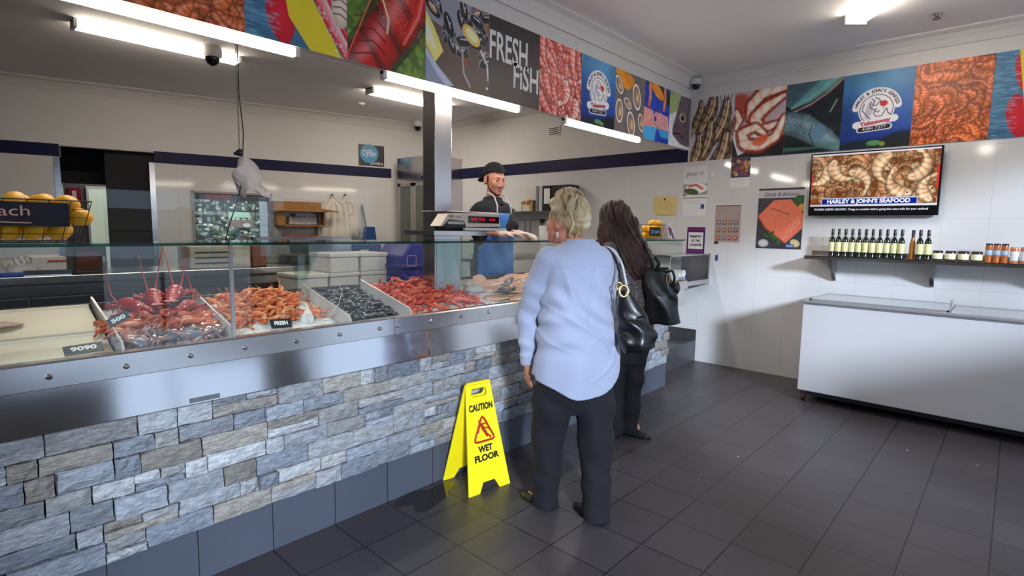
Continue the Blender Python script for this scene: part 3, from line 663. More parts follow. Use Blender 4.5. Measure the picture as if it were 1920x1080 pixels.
def p_mussel(w, h):
    c = Canvas(w, h, L3(88, 70, 66)); c.tex(3, .25, 8); r = np.random.default_rng(9)
    c.poly([(0, 0), (w, 0), (w, .30*h), (.5*w, .42*h), (0, .30*h)], L3(136, 136, 148)); c.ell(.9*w, .12*h, .22*w, .16*h, L3(150, 96, 66), .3, sh=.5)
    c.poly([(0, .62*h), (.18*w, .80*h), (.42*w, .97*h), (.3*w, h), (0, h)], L3(176, 184, 206)); c.poly([(0, .70*h), (.14*w, .86*h), (.3*w, h), (0, h)], L3(130, 138, 166))
    for _ in range(34):
        x, y = r.uniform(.05, .98)*w, r.uniform(0, .60)*h; a = r.uniform(0, 3); s_ = r.uniform(.8, 1.5); c.ell(x, y, .11*w*s_, .05*h*s_, L3(130, 134, 146), a); c.ell(x, y+.004, .10*w*s_, .043*h*s_, L3(16, 15, 22), a, sh=-.6)
        if r.random() < .45: c.ell(x, y, .06*w*s_, .026*h*s_, L3(190, 140, 84) if r.random() < .6 else L3(90, 60, 50), a, sh=.4)
        c.stroke([(x-.05*w*s_*math.cos(a), y-.05*w*s_*math.sin(a)-.008), (x+.04*w*s_*math.cos(a), y+.04*w*s_*math.sin(a)-.01)], .004, L3(200, 204, 214), 0, 0, a=.7)
        c.ell(x+.02*w, y-.01, .012*w, .006*h, L3(220, 220, 226), a)
    c.poly([(0, .24*h), (.12*w, .38*h), (.26*w, .62*h), (.14*w, .76*h), (0, .60*h)], L3(232, 206, 110)); c.poly([(0, .32*h), (.10*w, .46*h), (.17*w, .66*h), (0, .54*h)], L3(246, 236, 190))
    c.ell(.70*w, .34*h, .16*w, .09*h, L3(228, 190, 100), .5, sh=.2); c.ell(.71*w, .335*h, .11*w, .05*h, L3(246, 226, 170), .5)
    c.stroke([(.55*w, .52*h), (.58*w, .8*h), (.68*w, .93*h)], .014*w, L3(150, 146, 160), .3, .2); c.stroke([(.86*w, .48*h), (.97*w, .62*h), (.99*w, .8*h)], .014*w, L3(190, 190, 196), .3, .2)
    c.ell(.62*w, .66*h, .05*w, .06*h, L3(126, 60, 40), .4, .8); c.ell(.97*w, .9*h, .02*w, .014*h, L3(236, 236, 236))
    return c
def p_dark(w, h):
    c = Canvas(w, h, L3(46, 40, 42)); c.I = c.I*(1+.55*(c.Y/h))[..., None]; c.tex(4, .12, 8); return c
def p_logo(w, h):
    c = Canvas(w, h, L3(22, 62, 150)); g = (c.Y/h)[..., None]; c.I = L3(60, 130, 184)*(1-g)**1.5+L3(20, 48, 142)*(1-(1-g)**1.5)
    c.ell(.5*w, 0, .45*w, .25*h, L3(110, 160, 190), 0, .5, 40); c.tex(2.5, .5, 6); c.ell(.45*w, 1.04*h, .7*w, .17*h, L3(22, 36, 36), 0, .95, 10); c.ell(.95*w, .97*h, .4*w, .18*h, L3(18, 30, 34), 0, .95, 8)
    c.ell(.1*w, .5*h, .14*w, .5*h, L3(12, 26, 70), 0, .35, 30); c.ell(.5*w, .93*h, .10*w, .035*h, L3(96, 160, 110), 0, .8, 3); c.ell(.62*w, .95*h, .04*w, .03*h, L3(150, 170, 70), 0, .7, 2)
    W_, K_ = L3(232, 230, 238), L3(40, 34, 52); cx, cy, R = .50*w, .49*h, .235*w
    th = np.linspace(math.radians(188), math.radians(352), 24); c.stroke([(cx+1.27*R*math.cos(a), cy+1.27*R*math.sin(a)) for a in th], .175*R*1.25, W_, 0, 0)
    c.ell(cx, cy, R*1.1, R*1.1, W_); c.ell(cx, cy, R*1.02, R*1.02, K_); c.ell(cx, cy, R*.97, R*.97, W_)
    def ln(*p, t=.014): c.stroke([(cx+x*R, cy+y*R) for x, y in p], t*R*2, K_, 0, 0)
    c.ell(cx-.42*R, cy, .22*R, .62*R, L3(176, 172, 196), .2, .8, 4)
    ln((-.75, -.45), (-.85, 0), (-.7, .2), (-.5, .5), (-.2, .75)); ln((-.3, -.75), (-.1, -.55), (-.25, -.3), (.0, -.25), (.1, -.45), (.25, -.5), (.1, -.7), (-.1, -.8))
    ln((-.35, -.5), (-.4, -.2), (-.2, 0), (0, .05)); ln((.0, -.05), (-.15, .25), (0, .5), (.35, .5), (.5, .2), (.62, 0)); ln((.62, .0), (.7, .3), (.9, .5)); ln((-.05, .15), (.1, .22), (.2, .12))
    c.ell(cx+.42*R, cy-.35*R, .24*R, .20*R, L3(196, 40, 50)); c.stroke([(cx+.42*R, cy-.2*R), (cx+.44*R, cy+.05*R)], .02*R, L3(150, 40, 50), 0, 0)
    c.stroke([(cx-1.15*R, cy+1.02*R), (cx-.4*R, cy+.92*R), (cx+.5*R, cy+.80*R), (cx+1.1*R, cy+.72*R)], .24*R, W_, 0, 0)
    c.stroke([(cx-.92*R, cy+1.36*R), (cx+.8*R, cy+1.24*R)], .21*R, W_, 0, 0); c.stroke([(cx-.90*R, cy+1.36*R), (cx+.78*R, cy+1.24*R)], .155*R, L3(24, 20, 44), 0, 0)
    c.logo = (cx, cy, R); return c
def p_oyster(w, h):
    c = Canvas(w, h, L3(112, 104, 104)); c.tex(4, .7, 12)
    c.ell(.22*w, .10*h, .30*w, .12*h, L3(216, 140, 40), .6); c.ell(.5*w, .14*h, .25*w, .09*h, L3(206, 130, 36), .5, sh=.2)
    for x, y, a, s in ((.12, .25, .9, 1), (.15, .66, 1.5, 1.2), (.72, .35, 1.3, 1.35), (.55, .82, 1.3, 1.3), (.9, .75, 1.2, 1), (.42, .5, .5, .8)):
        c.ell(x*w, y*h, .19*w*s, .11*h*s, L3(40, 34, 34), a); c.ell(x*w, y*h, .175*w*s, .098*h*s, L3(214, 206, 206), a); c.ell(x*w, y*h, .14*w*s, .075*h*s, L3(150, 122, 106), a, sh=.3); c.ell((x+.02)*w, (y+.01)*h, .08*w*s, .05*h*s, L3(206, 176, 130), a, sh=.5)
        c.ell((x-.03)*w, (y-.02)*h, .02*w, .012*h, L3(60, 40, 36), a)
    return c
def p_crates(w, h):
    c = Canvas(w, h, L3(30, 62, 168)); c.ell(.5*w, .06*h, .7*w, .14*h, L3(40, 50, 40), .3); c.ell(.5*w, .12*h, .26*w, .10*h, L3(220, 130, 40), .4)
    for x in (.2, .78): c.stroke([(x*w, .05*h), ((x+.02)*w, .25*h), ((x-.02)*w, .38*h)], .055*w, L3(196, 116, 80), .1, .3)
    c.poly([(0, .45*h), (.35*w, .48*h), (.45*w, .78*h), (0, .80*h)], L3(232, 150, 140)); c.poly([(.42*w, .48*h), (.95*w, .5*h), (w, .78*h), (.55*w, .76*h)], L3(226, 150, 160)); c.tex(18, .5, 4)
    r = np.random.default_rng(2)
    for _ in range(16): x = r.uniform(.05, .95)*w; y = r.uniform(.5, .74)*h; c.prawn(x, y, .08, r.uniform(0, 6), L3(226, 120, 96), L3(250, 220, 214), .6, .16, False)
    c.poly([(0, .78*h), (.50*w, .74*h), (.42*w, h), (0, h)], L3(70, 160, 214)); c.poly([(.56*w, .75*h), (w, .76*h), (w, .9*h), (.66*w, .9*h)], L3(60, 150, 206))
    return c
def p_fishhead(w, h):
    c = Canvas(w, h, L3(206, 210, 214)); c.poly([(0, 0), (.55*w, 0), (.3*w, .35*h), (0, .45*h)], L3(150, 170, 110))
    c.poly([(.50*w, .02*h), (w, .0), (w, .95*h), (.55*w, .93*h), (.18*w, .80*h), (.16*w, .68*h), (.30*w, .42*h)], L3(98, 84, 92)); c.tex(8, .35, 3)
    c.ell(.62*w, .42*h, .15*w, .085*h, L3(190, 176, 150)); c.ell(.62*w, .42*h, .10*w, .06*h, L3(30, 24, 30)); c.ell(.58*w, .40*h, .02*w, .012*h, L3(240, 240, 240))
    c.stroke([(.2*w, .76*h), (.5*w, .74*h), (.7*w, .82*h)], .02*w, L3(36, 26, 30), 0, 0); c.stroke([(.95*w, .1*h), (.78*w, .5*h), (.92*w, .9*h)], .02*w, L3(60, 50, 58), .1, 0)
    for k in range(16): c.ell((.3+.04*(k % 6))*w, (.6+.05*(k//6))*h, .018*w, .01*h, L3(60, 48, 56))
    return c
def p_banana(w, h):
    c = Canvas(w, h, L3(202, 196, 202))
    for k in range(6):
        c.stroke([((.5+.09*k)*w, .32*h), ((.55+.07*k)*w, .1*h), ((.45+.1*k)*w, -.02*h)], .004, L3(70, 54, 50), 0, 0)
    for x, y, s, a in ((.10, .3, .8, -1.25), (.34, .22, 1, -1.2), (.62, .42, 1.1, -1.15), (.28, .72, 1.1, -1.2), (.92, .55, 1, -1.1), (.6, .95, 1.2, -1.1), (.08, .85, .9, -1.3), (.9, 1.0, 1, -1.2)):
        n = 10; t = np.linspace(0, 1, n); P = np.c_[x*w+(t-.5)*math.cos(a)*.38*s+.05*s*np.sin(t*3), y*h+(.5-t)*.42*s]
        c.stroke(P, np.array([.03, .06, .07, .06, .04, .015])*s, L3(168, 132, 96), .35, .7, 5, L3(92, 66, 46), outline=(.02, .015, .01))
        c.stroke(P+(.02, .01), .007*s, L3(226, 200, 160), .3, .1); c.stroke(P+(-.035*s, .0), .006*s, L3(60, 36, 28), 0, 0)
    return c
def p_scallop(w, h):
    c = Canvas(w, h, L3(190, 170, 176)); c.poly([(0, .62*h), (.15*w, .93*h), (w, .70*h), (w, h), (0, h)], L3(24, 18, 26)); c.poly([(0, .70*h), (.12*w, .96*h), (w, .68*h), (w, .60*h), (0, .55*h)], L3(226, 228, 230)); c.ell(.1*w, .2*h, .25*w, .18*h, L3(176, 60, 36), .3, .9, 12)
    OR = L3(216, 92, 44); WH = L3(246, 232, 220)
    for P, r, st in ((((.95, .02), (.55, .06), (.35, .22), (.30, .42)), (.08, .12, .11, .05), 5), (((.05, .3), (.12, .42), (.05, .55)), (.06, .07, .04), 3), (((.95, .14), (.62, .28), (.42, .42), (.55, .60), (.92, .52)), (.05, .11, .12, .09, .05), 6), (((.98, .45), (.85, .72), (.55, .84), (.25, .80), (.18, .62), (.45, .55), (.62, .66)), (.05, .09, .11, .12, .10, .08, .05), 9)):
        P = np.array(P)*(w, h); t = np.linspace(0, 1, 24); k = np.linspace(0, 1, len(P)); Q = np.c_[np.interp(t, k, P[:, 0]), np.interp(t, k, P[:, 1])]
        c.stroke(Q, np.array(r)*w*1.15, OR, .1, .5, st*2, L3(170, 44, 24), outline=L3(120, 30, 20)); c.stroke(Q, np.array(r)*w*.78, WH, .1, .25, st, L3(240, 190, 160))
    c.ell(.55*w, .76*h, .16*w, .07*h, L3(222, 96, 50), -.35, .9, 4)
    return c
def p_trout(w, h):
    c = Canvas(w, h, L3(26, 34, 40)); c.tex(3, .4, 3); r = np.random.default_rng(5)
    c.poly([(0, 0), (.75*w, 0), (.5*w, .2*h), (.12*w, .36*h), (0, .3*h)], L3(70, 96, 108)); c.stroke([(1.0*w, -.12*h), (.70*w, .06*h), (.40*w, .22*h), (.12*w, .34*h)], np.array([.16, .14, .10, .03])*w, L3(96, 158, 160), .25, .5); c.stroke([(1.02*w, .0), (.75*w, .18*h), (.45*w, .32*h), (.15*w, .40*h)], .02*w, L3(160, 120, 120), .1, .2)
    c.stroke([(-.1*w, .52*h), (.3*w, .60*h), (.7*w, .80*h), (1.0*w, .95*h)], np.array([.22, .24, .20, .10])*w, L3(104, 136, 150), .3, .7); c.tex(14, .35, 6)
    for _ in range(170): x, y = r.uniform(0, .6)*w, r.uniform(.34, .74)*h; c.ell(x, y, .009*w, .006*h, L3(24, 30, 40), 0, .8)
    c.ell(.62*w, .72*h, .13*w, .11*h, L3(90, 130, 160), .3, .8, 3); c.stroke([(.50*w, .62*h), (.46*w, .74*h), (.55*w, .88*h)], .008*w, L3(30, 40, 50), 0, 0)
    c.ell(.22*w, .88*h, .16*w, .02*h, L3(14, 20, 26), -.05); c.poly([(0, .9*h), (.6*w, .92*h), (w, .86*h), (w, .93*h), (0, .96*h)], L3(70, 120, 110), .6); c.stroke([(.80*w, .45*h), (.9*w, .3*h)], .015*w, L3(120, 140, 120), .2, .3)
    return c
Z0, Z1 = 2.39, 2.95; FY = 2.82
joints = [.05, .595, 1.14, 1.69, 2.235, 2.79, 3.34, 3.89, 4.42, 4.95, 5.48, 5.976]
front = [(p_pink, 'large print of red prawns on the bulkhead, cut by the left picture edge', 21), (p_orange, 'large print of dark orange prawns on the bulkhead, left end', 1), (p_sea, 'bulkhead print of red and yellow shapes over blue sea, left of the lobster', None), (p_lobster, 'large print of a red lobster on green lettuce on the bulkhead', None), (p_mussel, 'large print of mussels and lemon wedges on the bulkhead, above the steel post', None), (p_dark, 'dark bulkhead print lettered FRESH FISH in white', None), (p_pink, 'large print of pink red prawns on the bulkhead, right of the dark lettered print', 2), (p_logo, 'blue bulkhead print with the round white shop emblem', None), (p_oyster, 'large print of opened oysters and lemon on the bulkhead', None), (p_crates, 'narrow looking print of blue fish crates on the bulkhead', None), (p_fishhead, 'print of a grey fish head at the right end of the bulkhead in the corner', None)]
def logo_text(c, o, ax, ay, parent):
    cx, cy, R = c.logo; ax = np.array(ax, float); ay = np.array(ay, float); n = np.cross(ax, ay); ce = np.array(o)+ax*cx-ay*cy+n*.0006
    K = mat('logo_ink', (44, 34, 48), .6)
    arc_text("HARLEY & JOHN'S SEAFOOD", ce, ax, ay, 1.27*R, 166, 14, .30*R, K, parent, ext=.0004, bold=.001)
    a = math.radians(7); bx = ax*math.cos(a)+ay*math.sin(a); by = -ax*math.sin(a)+ay*math.cos(a)
    put_text('Takeaway', ce-ay*.90*R-ax*.02*R, bx, by, size=.36*R, width=1.9*R, m=mat('logo_pink', (206, 90, 110), .6), parent=parent, ext=.0004, bold=.003)
    a = math.radians(4); bx = ax*math.cos(a)+ay*math.sin(a); by = -ax*math.sin(a)+ay*math.cos(a)
    put_text('4284 7277', ce-ay*1.30*R-ax*.05*R, bx, by, size=.26*R, width=1.45*R, m=WTXT, parent=parent, ext=.0004)
for i, (fn, lab, sd_) in enumerate(front):
    x0, x1 = joints[i]+.001, joints[i+1]-.001; c = fn(x1-x0, Z1-Z0, sd_) if sd_ else fn(x1-x0, Z1-Z0)
    o = c.mesh('picture_panel', (x0, FY, Z1), (1, 0, 0), (0, 0, 1), PRINT, gain=1.45); tag(o, lab, 'picture', 'pictures along the bulkhead')
    if fn is p_logo: logo_text(c, (x0, FY, Z1), (1, 0, 0), (0, 0, 1), o)
    if fn is p_dark:
        put_text('FRESH', (x0+.205, FY-.001, Z1-.205), (1, 0, 0), (0, 0, 1), size=.27, width=.40, m=WTXT, parent=o, bold=.004)
        put_text('FiSH', (x0+.395, FY-.001, Z1-.365), (1, 0, 0), (0, 0, 1), size=.25, width=.28, m=WTXT, parent=o, bold=.004)
ry = [2.805, 2.333, 1.821, 1.321, .776, .256, -.27]
right = [(p_banana, 'print of raw brown prawns with long feelers on the right wall, nearest the corner', None), (p_scallop, 'print of peeled orange cooked prawns on a white plate on the right wall', None), (p_trout, 'dark print of speckled trout on the right wall', None), (p_logo, 'blue print with the round white shop emblem on the right wall above the screen', None), (p_orange, 'print of orange cooked prawns on the right wall above and right of the screen', 7), (p_sea, 'print of red and yellow shapes over blue sea at the far right edge', None)]
for i, (fn, lab, sd_) in enumerate(right):
    y0, y1 = ry[i]-.001, ry[i+1]+.001; c = fn(y0-y1, .68, sd_) if sd_ else fn(y0-y1, .68)
    o = c.mesh('picture_panel', (XR-.006, y0, 2.94), (0, -1, 0), (0, 0, 1), PRINT, gain=1.12); tag(o, lab, 'picture', 'pictures along the right wall')
    if fn is p_logo: logo_text(c, (XR-.006, y0, 2.94), (0, -1, 0), (0, 0, 1), o)

# ================================================================ screen
tv = thing('wall_screen', 'flat television on the right wall showing peeled prawns with a shop name banner', 'television', (XR-.08, 1.03, 1.64))
o_tv = np.array((5.90, 1.535, 2.232)); tax = np.array((0, -1, 0)); tay = np.array((math.sin(.05), 0, math.cos(.05))); tay = np.array((-.05, 0, .9987)); W_, H_ = 1.012, .585
n_tv = np.cross(tax, tay)
mb = MB(); mb.obox(o_tv, tax, n_tv, 0, W_, -.035, 0, -H_, 0, az=tay); obj('bezel', mb, mat('bezel_black', (12, 12, 16), .2), tv, bevel=.003)
mb = MB(); mb.box(5.945, XR, .93, 1.13, 1.85, 2.05); obj('wall_bracket', mb, STEELD, tv)
c = Canvas(W_-.03, H_-.03, L3(120, 62, 30), 300); many(c, 60, L3(196, 150, 104), L3(168, 84, 44), (.16, .26), 17, (.7, 1.2), fat=.15, hl=.25)
for k, (x, y, L, a) in enumerate(((.08, .22, .3, 1.8), (.25, .18, .34, 1.3), (.42, .25, .32, .4), (.57, .16, .36, 2.2), (.68, .30, .34, 3.5), (.85, .14, .34, 5.6), (.9, .33, .3, 4.2))): c.prawn(x, y, L, a, L3(232, 208, 168), L3(214, 132, 74), 1.0*(-1)**k, .15, hl=.3, antenna=False)
c.tex(16, .35, 6); w, h = c.w, c.h
for x0, x1, y0, y1 in ((0, .012, .35*h, .58*h), (w-.016, w, .25*h, .62*h), (0, .02, .80*h, .84*h)): c.rect(x0, y0, x1, y1, L3(216, 40, 36))
c.rect(0, 0, w, .026*h, L3(220, 220, 240)); c.rect(0, .845*h, w, .875*h, L3(210, 216, 230)); c.rect(0, .875*h, w, h, L3(12, 12, 14)); c.rect(.10*w, .735*h, .86*w, .85*h, L3(200, 214, 236)); c.rect(.105*w, .75*h, .855*w, .842*h, L3(14, 30, 130))
so = o_tv+tax*.015-tay*.012+n_tv*.001; scr = c.mesh('screen', so, tax, tay, mat('screen_glow', (255, 255, 255), .15, attr='Col', emit=.42), tv, .001)
em = mat('screen_white', (235, 240, 255), .4, emit=.7)
put_text("HARLEY & JOHN'S SEAFOOD", so+tax*.478*w-tay*.797*h+n_tv*.001, tax, tay, size=.05, width=.66*w, m=em, parent=scr, bold=.0016)
put_text("FINDERS KEEPER DELIVERY. Things to consider before going that extra mile for your seafood", so+tax*.49*w-tay*.93*h+n_tv*.001, tax, tay, size=.026, width=.9*w, m=em, parent=scr)

# ================================================================ posters and notices on the right wall
def poster(name, lab, x0, x1, z0, z1, fn, cat='poster', tilt=0.0, off=.003, back=.002):
    c = Canvas(abs(x0-x1), z1-z0, L3(222, 220, 220), 420); fn(c, c.w, c.h)
    o = c.mesh(name, (XR-off, x0, z1), (0, -1, 0), (0, 0, 1), PRINT, back=back); return tag(o, lab, cat), (XR-off-.0008, x0, z1)
AX, AY = (0, -1, 0), (0, 0, 1)
def lines(c, x0, x1, ys, col=(90, 90, 100), t=.0012):
    r = np.random.default_rng(1)
    for y in ys: c.rect(x0+r.uniform(0, .01), y-t, x1-r.uniform(0, .03), y+t, L3(*col), .8)
def f_glac(c, w, h):
    c.rect(0, .36*h, w, .58*h, L3(150, 160, 150)); c.ell(.55*w, .45*h, .45*w, .10*h, L3(236, 234, 230)); c.ell(.35*w, .51*h, .3*w, .06*h, L3(76, 86, 60), .2); c.stroke([(.25*w, .40*h), (.55*w, .38*h), (.8*w, .46*h)], .012, L3(196, 90, 60), .2, .2)
    c.rect(0, .56*h, .12*w, .6*h, L3(176, 90, 60)); c.rect(0, .63*h, w, .645*h, L3(120, 116, 116)); lines(c, .15*w, .85*w, [.70*h, .725*h, .75*h], (150, 150, 156)); c.rect(.76*w, .77*h, .9*w, .86*h, L3(36, 66, 150))
o, q = poster('product_poster', 'tall white poster lettered glacier with a photo of plated fish, on the right wall', 2.868, 2.585, 1.655, 2.21, f_glac)
put_text('glacier 51', (q[0], q[1]-.135, q[2]-.085), AX, AY, size=.07, width=.20, m=mat('grey_ink', (120, 120, 126), .6), parent=o)
def f_drink(c, w, h):
    c.rect(0, 0, w, .66*h, L3(44, 30, 70)); r = np.random.default_rng(3)
    for _ in range(26): c.ell(r.uniform(0, w), r.uniform(.05, .62)*h, .02, .02, L3(*[(190, 120, 40), (160, 30, 60), (220, 190, 120), (60, 60, 130)][r.integers(4)]), 0, .8, sh=.4)
    lines(c, .2*w, .9*w, [.74*h, .80*h, .88*h], (120, 110, 130))
o, q = poster('promo_poster', 'small dark colourful promotion card high on the right wall under the prawn pictures', 2.335, 2.134, 1.955, 2.257, f_drink)
def f_chart(c, w, h):
    c.rect(.04*w, .03*h, .98*w, .99*h, L3(166, 150, 144)); c.rect(.06*w, .04*h, .96*w, .06*h, L3(50, 44, 60)); r = np.random.default_rng(4)
    for j in range(3):
        for i in range(4):
            x, y = (.12+.21*i)*w, (.42+.2*j)*h; c.rect(x, y, x+.15*w, y+.12*h, L3(*[(90, 70, 80), (170, 60, 50), (70, 100, 140), (120, 90, 70)][r.integers(4)]), .85); c.ell(x+.07*w, y+.05*h, .04*w, .03*h, L3(210, 160, 130)); lines(c, x, x+.16*w, [y+.14*h], (60, 56, 66))
poster('species_chart', 'beige framed chart of small pictures on the right wall left of the salmon poster', 2.492, 2.194, 1.365, 1.78, f_chart, 'chart')
def f_salm(c, w, h):
    c.I[:] = L3(58, 56, 66); c.tex(5, .3, 3, (1, 6)); c.rect(0, .035*h, w, .16*h, L3(196, 190, 196)); c.rect(0, 0, w, .035*h, L3(46, 46, 60))
    c.ell(.95*w, .25*h, .2*w, .12*h, L3(50, 90, 50), .5); c.ell(.98*w, .32*h, .1*w, .06*h, L3(214, 150, 60))
    P = [(.02*w, .46*h), (.35*w, .20*h), (.72*w, .19*h), (.99*w, .42*h), (.99*w, .66*h), (.66*w, .90*h), (.22*w, .66*h)]
    c.poly([(x-.01, y+.012) for x, y in P], L3(150, 60, 40)); c.poly(P, L3(234, 120, 92)); r = np.random.default_rng(7)
    from_in = lambda x, y: (x-.5*w)**2/(.42*w)**2+(y-.54*h)**2/(.30*h)**2 < .8
    for _ in range(500):
        x, y = r.uniform(.05, .95)*w, r.uniform(.2, .88)*h
        if from_in(x, y): c.ell(x, y, .010*w, .004*h, L3(250, 170, 140) if r.random() < .6 else L3(216, 84, 60), r.uniform(0, 3), .6)
    for _ in range(46):
        x, y = r.uniform(.1, .9)*w, r.uniform(.25, .85)*h
        if from_in(x, y): c.ell(x, y, .006*w, .005*h, L3(50, 24, 20))
    for k in range(9): x = (.62+.04*k)*w; y = (.86-.035*k)*h; c.stroke([(x, y), (x-.05*w, y-.10*h)], .002, L3(250, 200, 176), 0, 0)
    c.stroke([(.30*w, .33*h), (.5*w, .38*h), (.7*w, .44*h)], .004, L3(80, 90, 40), 0, 0)
    for x, y, a in ((.4, .82, .3), (.5, .88, 1.2), (.22, .78, .6), (.35, .76, 2)): c.ell(x*w, y*h, .09*w, .025*h, L3(46, 110, 40), a, sh=.4)
    c.ell(.17*w, .91*h, .12*w, .065*h, L3(216, 206, 206), 0, sh=.4); c.ell(.86*w, .9*h, .11*w, .06*h, L3(220, 200, 150), .5, sh=.3); c.rect(.66*w, .92*h, .85*w, .975*h, L3(40, 96, 160))
o, q = poster('salmon_poster', 'large poster of a peppered orange salmon fillet on the right wall beside the screen', 2.030, 1.592, 1.315, 1.93, f_salm)
put_text('Simply & delicious', (q[0], q[1]-.22, q[2]-.062), AX, AY, size=.06, width=.33, m=BTXT, parent=o, shear=.3)
put_text('Tassal', (q[0], q[1]-.33, q[2]-.583), AX, AY, size=.025, width=.06, m=WTXT, parent=o)
def f_purp(c, w, h):
    c.I[:] = L3(52, 34, 110); c.rect(0, .05*h, w, .13*h, L3(130, 30, 90)); c.rect(0, .90*h, w, .96*h, L3(130, 34, 100)); c.rect(.09*w, .20*h, .90*w, .84*h, L3(226, 224, 230))
o, q = poster('payment_notice', 'purple framed white notice with three black text lines above the steel niche', 2.795, 2.583, 1.237, 1.527, f_purp, 'notice')
for k, s in enumerate(('PLEASE PAY', 'AT THE', 'COUNTER')): put_text(s, (q[0], q[1]-.105, q[2]-.105-.048*k), AX, AY, size=.035, width=(.14, .10, .145)[k], m=BTXT, parent=o, bold=.0015)
# curled parchment certificate
c = Canvas(.305, .215, L3(214, 190, 130), 420); c.tex(3, .12, 4); lines(c, .05, .25, [.06, .075, .10, .115, .13, .155], (120, 96, 60), .001); c.ell(.15, .035, .012, .012, L3(40, 30, 26))
o = c.mesh('parchment_certificate', (XR-.004, 3.235, 1.882), AX, AY, PRINT, back=.001); tag(o, 'curled yellow parchment notice on the wall above the counter end', 'notice')
for v in o.data.vertices:
    yy = v.co.y; f = 1-.14*max(0, (1.76-(v.co.z+o.location.z))/.1); v.co.y = yy*f; v.co.x -= .012*max(0, 1-(yy/.153)**2)
for (x0, x1, z0, z1, nm, lab, col) in ((2.475, 2.43, 1.345, 1.375, 'sticker', 'tiny black and red sticker under the beige chart', (60, 30, 40)), (2.455, 2.425, 1.16, 1.225, 'sticker', 'tiny blue and red hanging tag on the wall beside the steel niche', (60, 70, 140)), (2.548, 2.515, 2.09, 2.13, 'wall_card', 'tiny white card on the wall right of the glacier poster', (230, 228, 222))):
    o = obj(nm, MB().box(XR-.004, XR-.001, x1, x0, z0, z1), mat('paper_%d' % col[0]+str(col[1]), col, .5)); tag(o, lab, 'sticker')
# air vent
vt = thing('air_vent', 'small square air vent high on the right wall of the staff side', 'vent', (XR-.01, 4.77, 2.745))
obj('vent_frame', MB().box(XR-.012, XR-.001, 4.67, 4.87, 2.745, 2.87), WHITE, vt)
for j in range(4): obj('slat', MB().box(XR-.015, XR-.012, 4.685, 4.855, 2.765+.025*j, 2.775+.025*j), mat('vent_dark', (50, 46, 44), .8), vt)

# ================================================================ shelf with bottles and jars
sh = thing('steel_wall_shelf', 'long stainless shelf on the right wall below the screen carrying bottles and jars', 'shelf', (5.85, .4, 1.24))
obj('shelf_board', MB().box(5.715, 5.985, -.62, 1.485, 1.262, 1.267).box(5.715, 5.72, -.62, 1.485, 1.235, 1.267).box(5.98, 5.986, -.62, 1.485, 1.262, 1.31), STEELH, sh)
for y in (1.276, .523, -.23): obj('shelf_bracket', MB().prism([(5.985, 1.262), (5.985, 1.03), (5.97, 1.03), (5.76, 1.235), (5.76, 1.262)], (0, y-.015, 0), (1, 0, 0), (0, 0, 1), (0, 1, 0), .03), STEEL, sh)
def bottle(y, x=5.83):
    t = thing('oil_bottle', '', 'bottle', (x, y, 1.267), 'dark sauce bottles on the wall shelf'); c0 = (x, y, 1.267)
    obj('glass_body', MB().lathe([(.0, 0), (.023, .001), (.0245, .006), (.0245, .150), (.020, .166), (.0115, .185), (.0105, .205)], c0, 16), mat('dark_bottle', (22, 26, 18), .08, coat=.4), t)
    obj('bottle_cap', MB().lathe([(.0125, .203), (.0125, .252), (.011, .255), (.001, .2551)], c0, 12), mat('cap_black', (18, 14, 20), .3), t)
    obj('bottle_label', MB().lathe([(.0248, .045), (.0252, .046), (.0252, .132), (.0248, .133)], c0, 16), mat('bottle_label', (214, 212, 160), .6, var=.12, vs=40), t); return t
b0 = bottle(1.285); remember(b0); Bs = [b0]
for k in range(1, 13):
    c = copy_tree(b0); c.location = (5.83+.006*math.sin(k*5), 1.285-.0537*k if k < 11 else (.618, .562)[k-11], 1.267); Bs.append(c)
for b in Bs[:11]: b['label'] = 'dark bottle with cream label in the row of eleven on the wall shelf'; b['group'] = 'row of eleven dark bottles'
for b, s in ((Bs[11], 'left'), (Bs[12], 'right')): b['label'] = 'dark bottle with pale label, %s one of the pair beside the small jars' % s
t = thing('amber_bottle', 'amber bottle between the dark bottle row and the last two bottles on the wall shelf', 'bottle', (5.85, .672, 1.267))
obj('glass_body', MB().lathe([(.02, 0), (.022, .006), (.022, .13), (.016, .16), (.011, .19)], (5.85, .672, 1.267), 16), mat('amber_glass', (150, 96, 40), .1), t); obj('bottle_cap', MB().lathe([(.0125, .188), (.0125, .25), (.001, .251)], (5.85, .672, 1.267), 12), mat('cap_black'), t)
def jar(name, lab, y, r_, h_, body, label_c, lidc, grp, x=5.84):
    t = thing(name, lab, 'jar', (x, y, 1.267), grp); c0 = (x, y, 1.267)
    obj('jar_glass', MB().lathe([(r_*.9, 0), (r_, .005), (r_, h_-.02), (r_*.92, h_-.012)], c0, 20), body, t); obj('lid', MB().lathe([(r_*.97, h_-.014), (r_*.98, h_), (.001, h_+.001)], c0, 20), lidc, t)
    la, lb = (.40, .64) if name == 'spice_jar' else (.15, .73); obj('jar_label', MB().lathe([(r_+.0002, h_*la), (r_+.0008, h_*(la+.01)), (r_+.0008, h_*(lb-.01)), (r_+.0002, h_*lb)], c0, 20), label_c, t); return t
LIDB = mat('lid_black', (16, 14, 30), .25); CREAM = mat('jar_label_cream', (220, 218, 184), .6, var=.1, vs=40)
for k, (y, s) in enumerate(((.492, 'leftmost'), (.407, 'second'), (.322, 'third'), (.238, 'fourth'))): jar('short_jar', 'short wide jar with cream label and black lid, %s of the four from the left' % s, y, .036, .082, mat('jar_dark', (60, 30, 24), .15), CREAM, LIDB, 'four short jars')
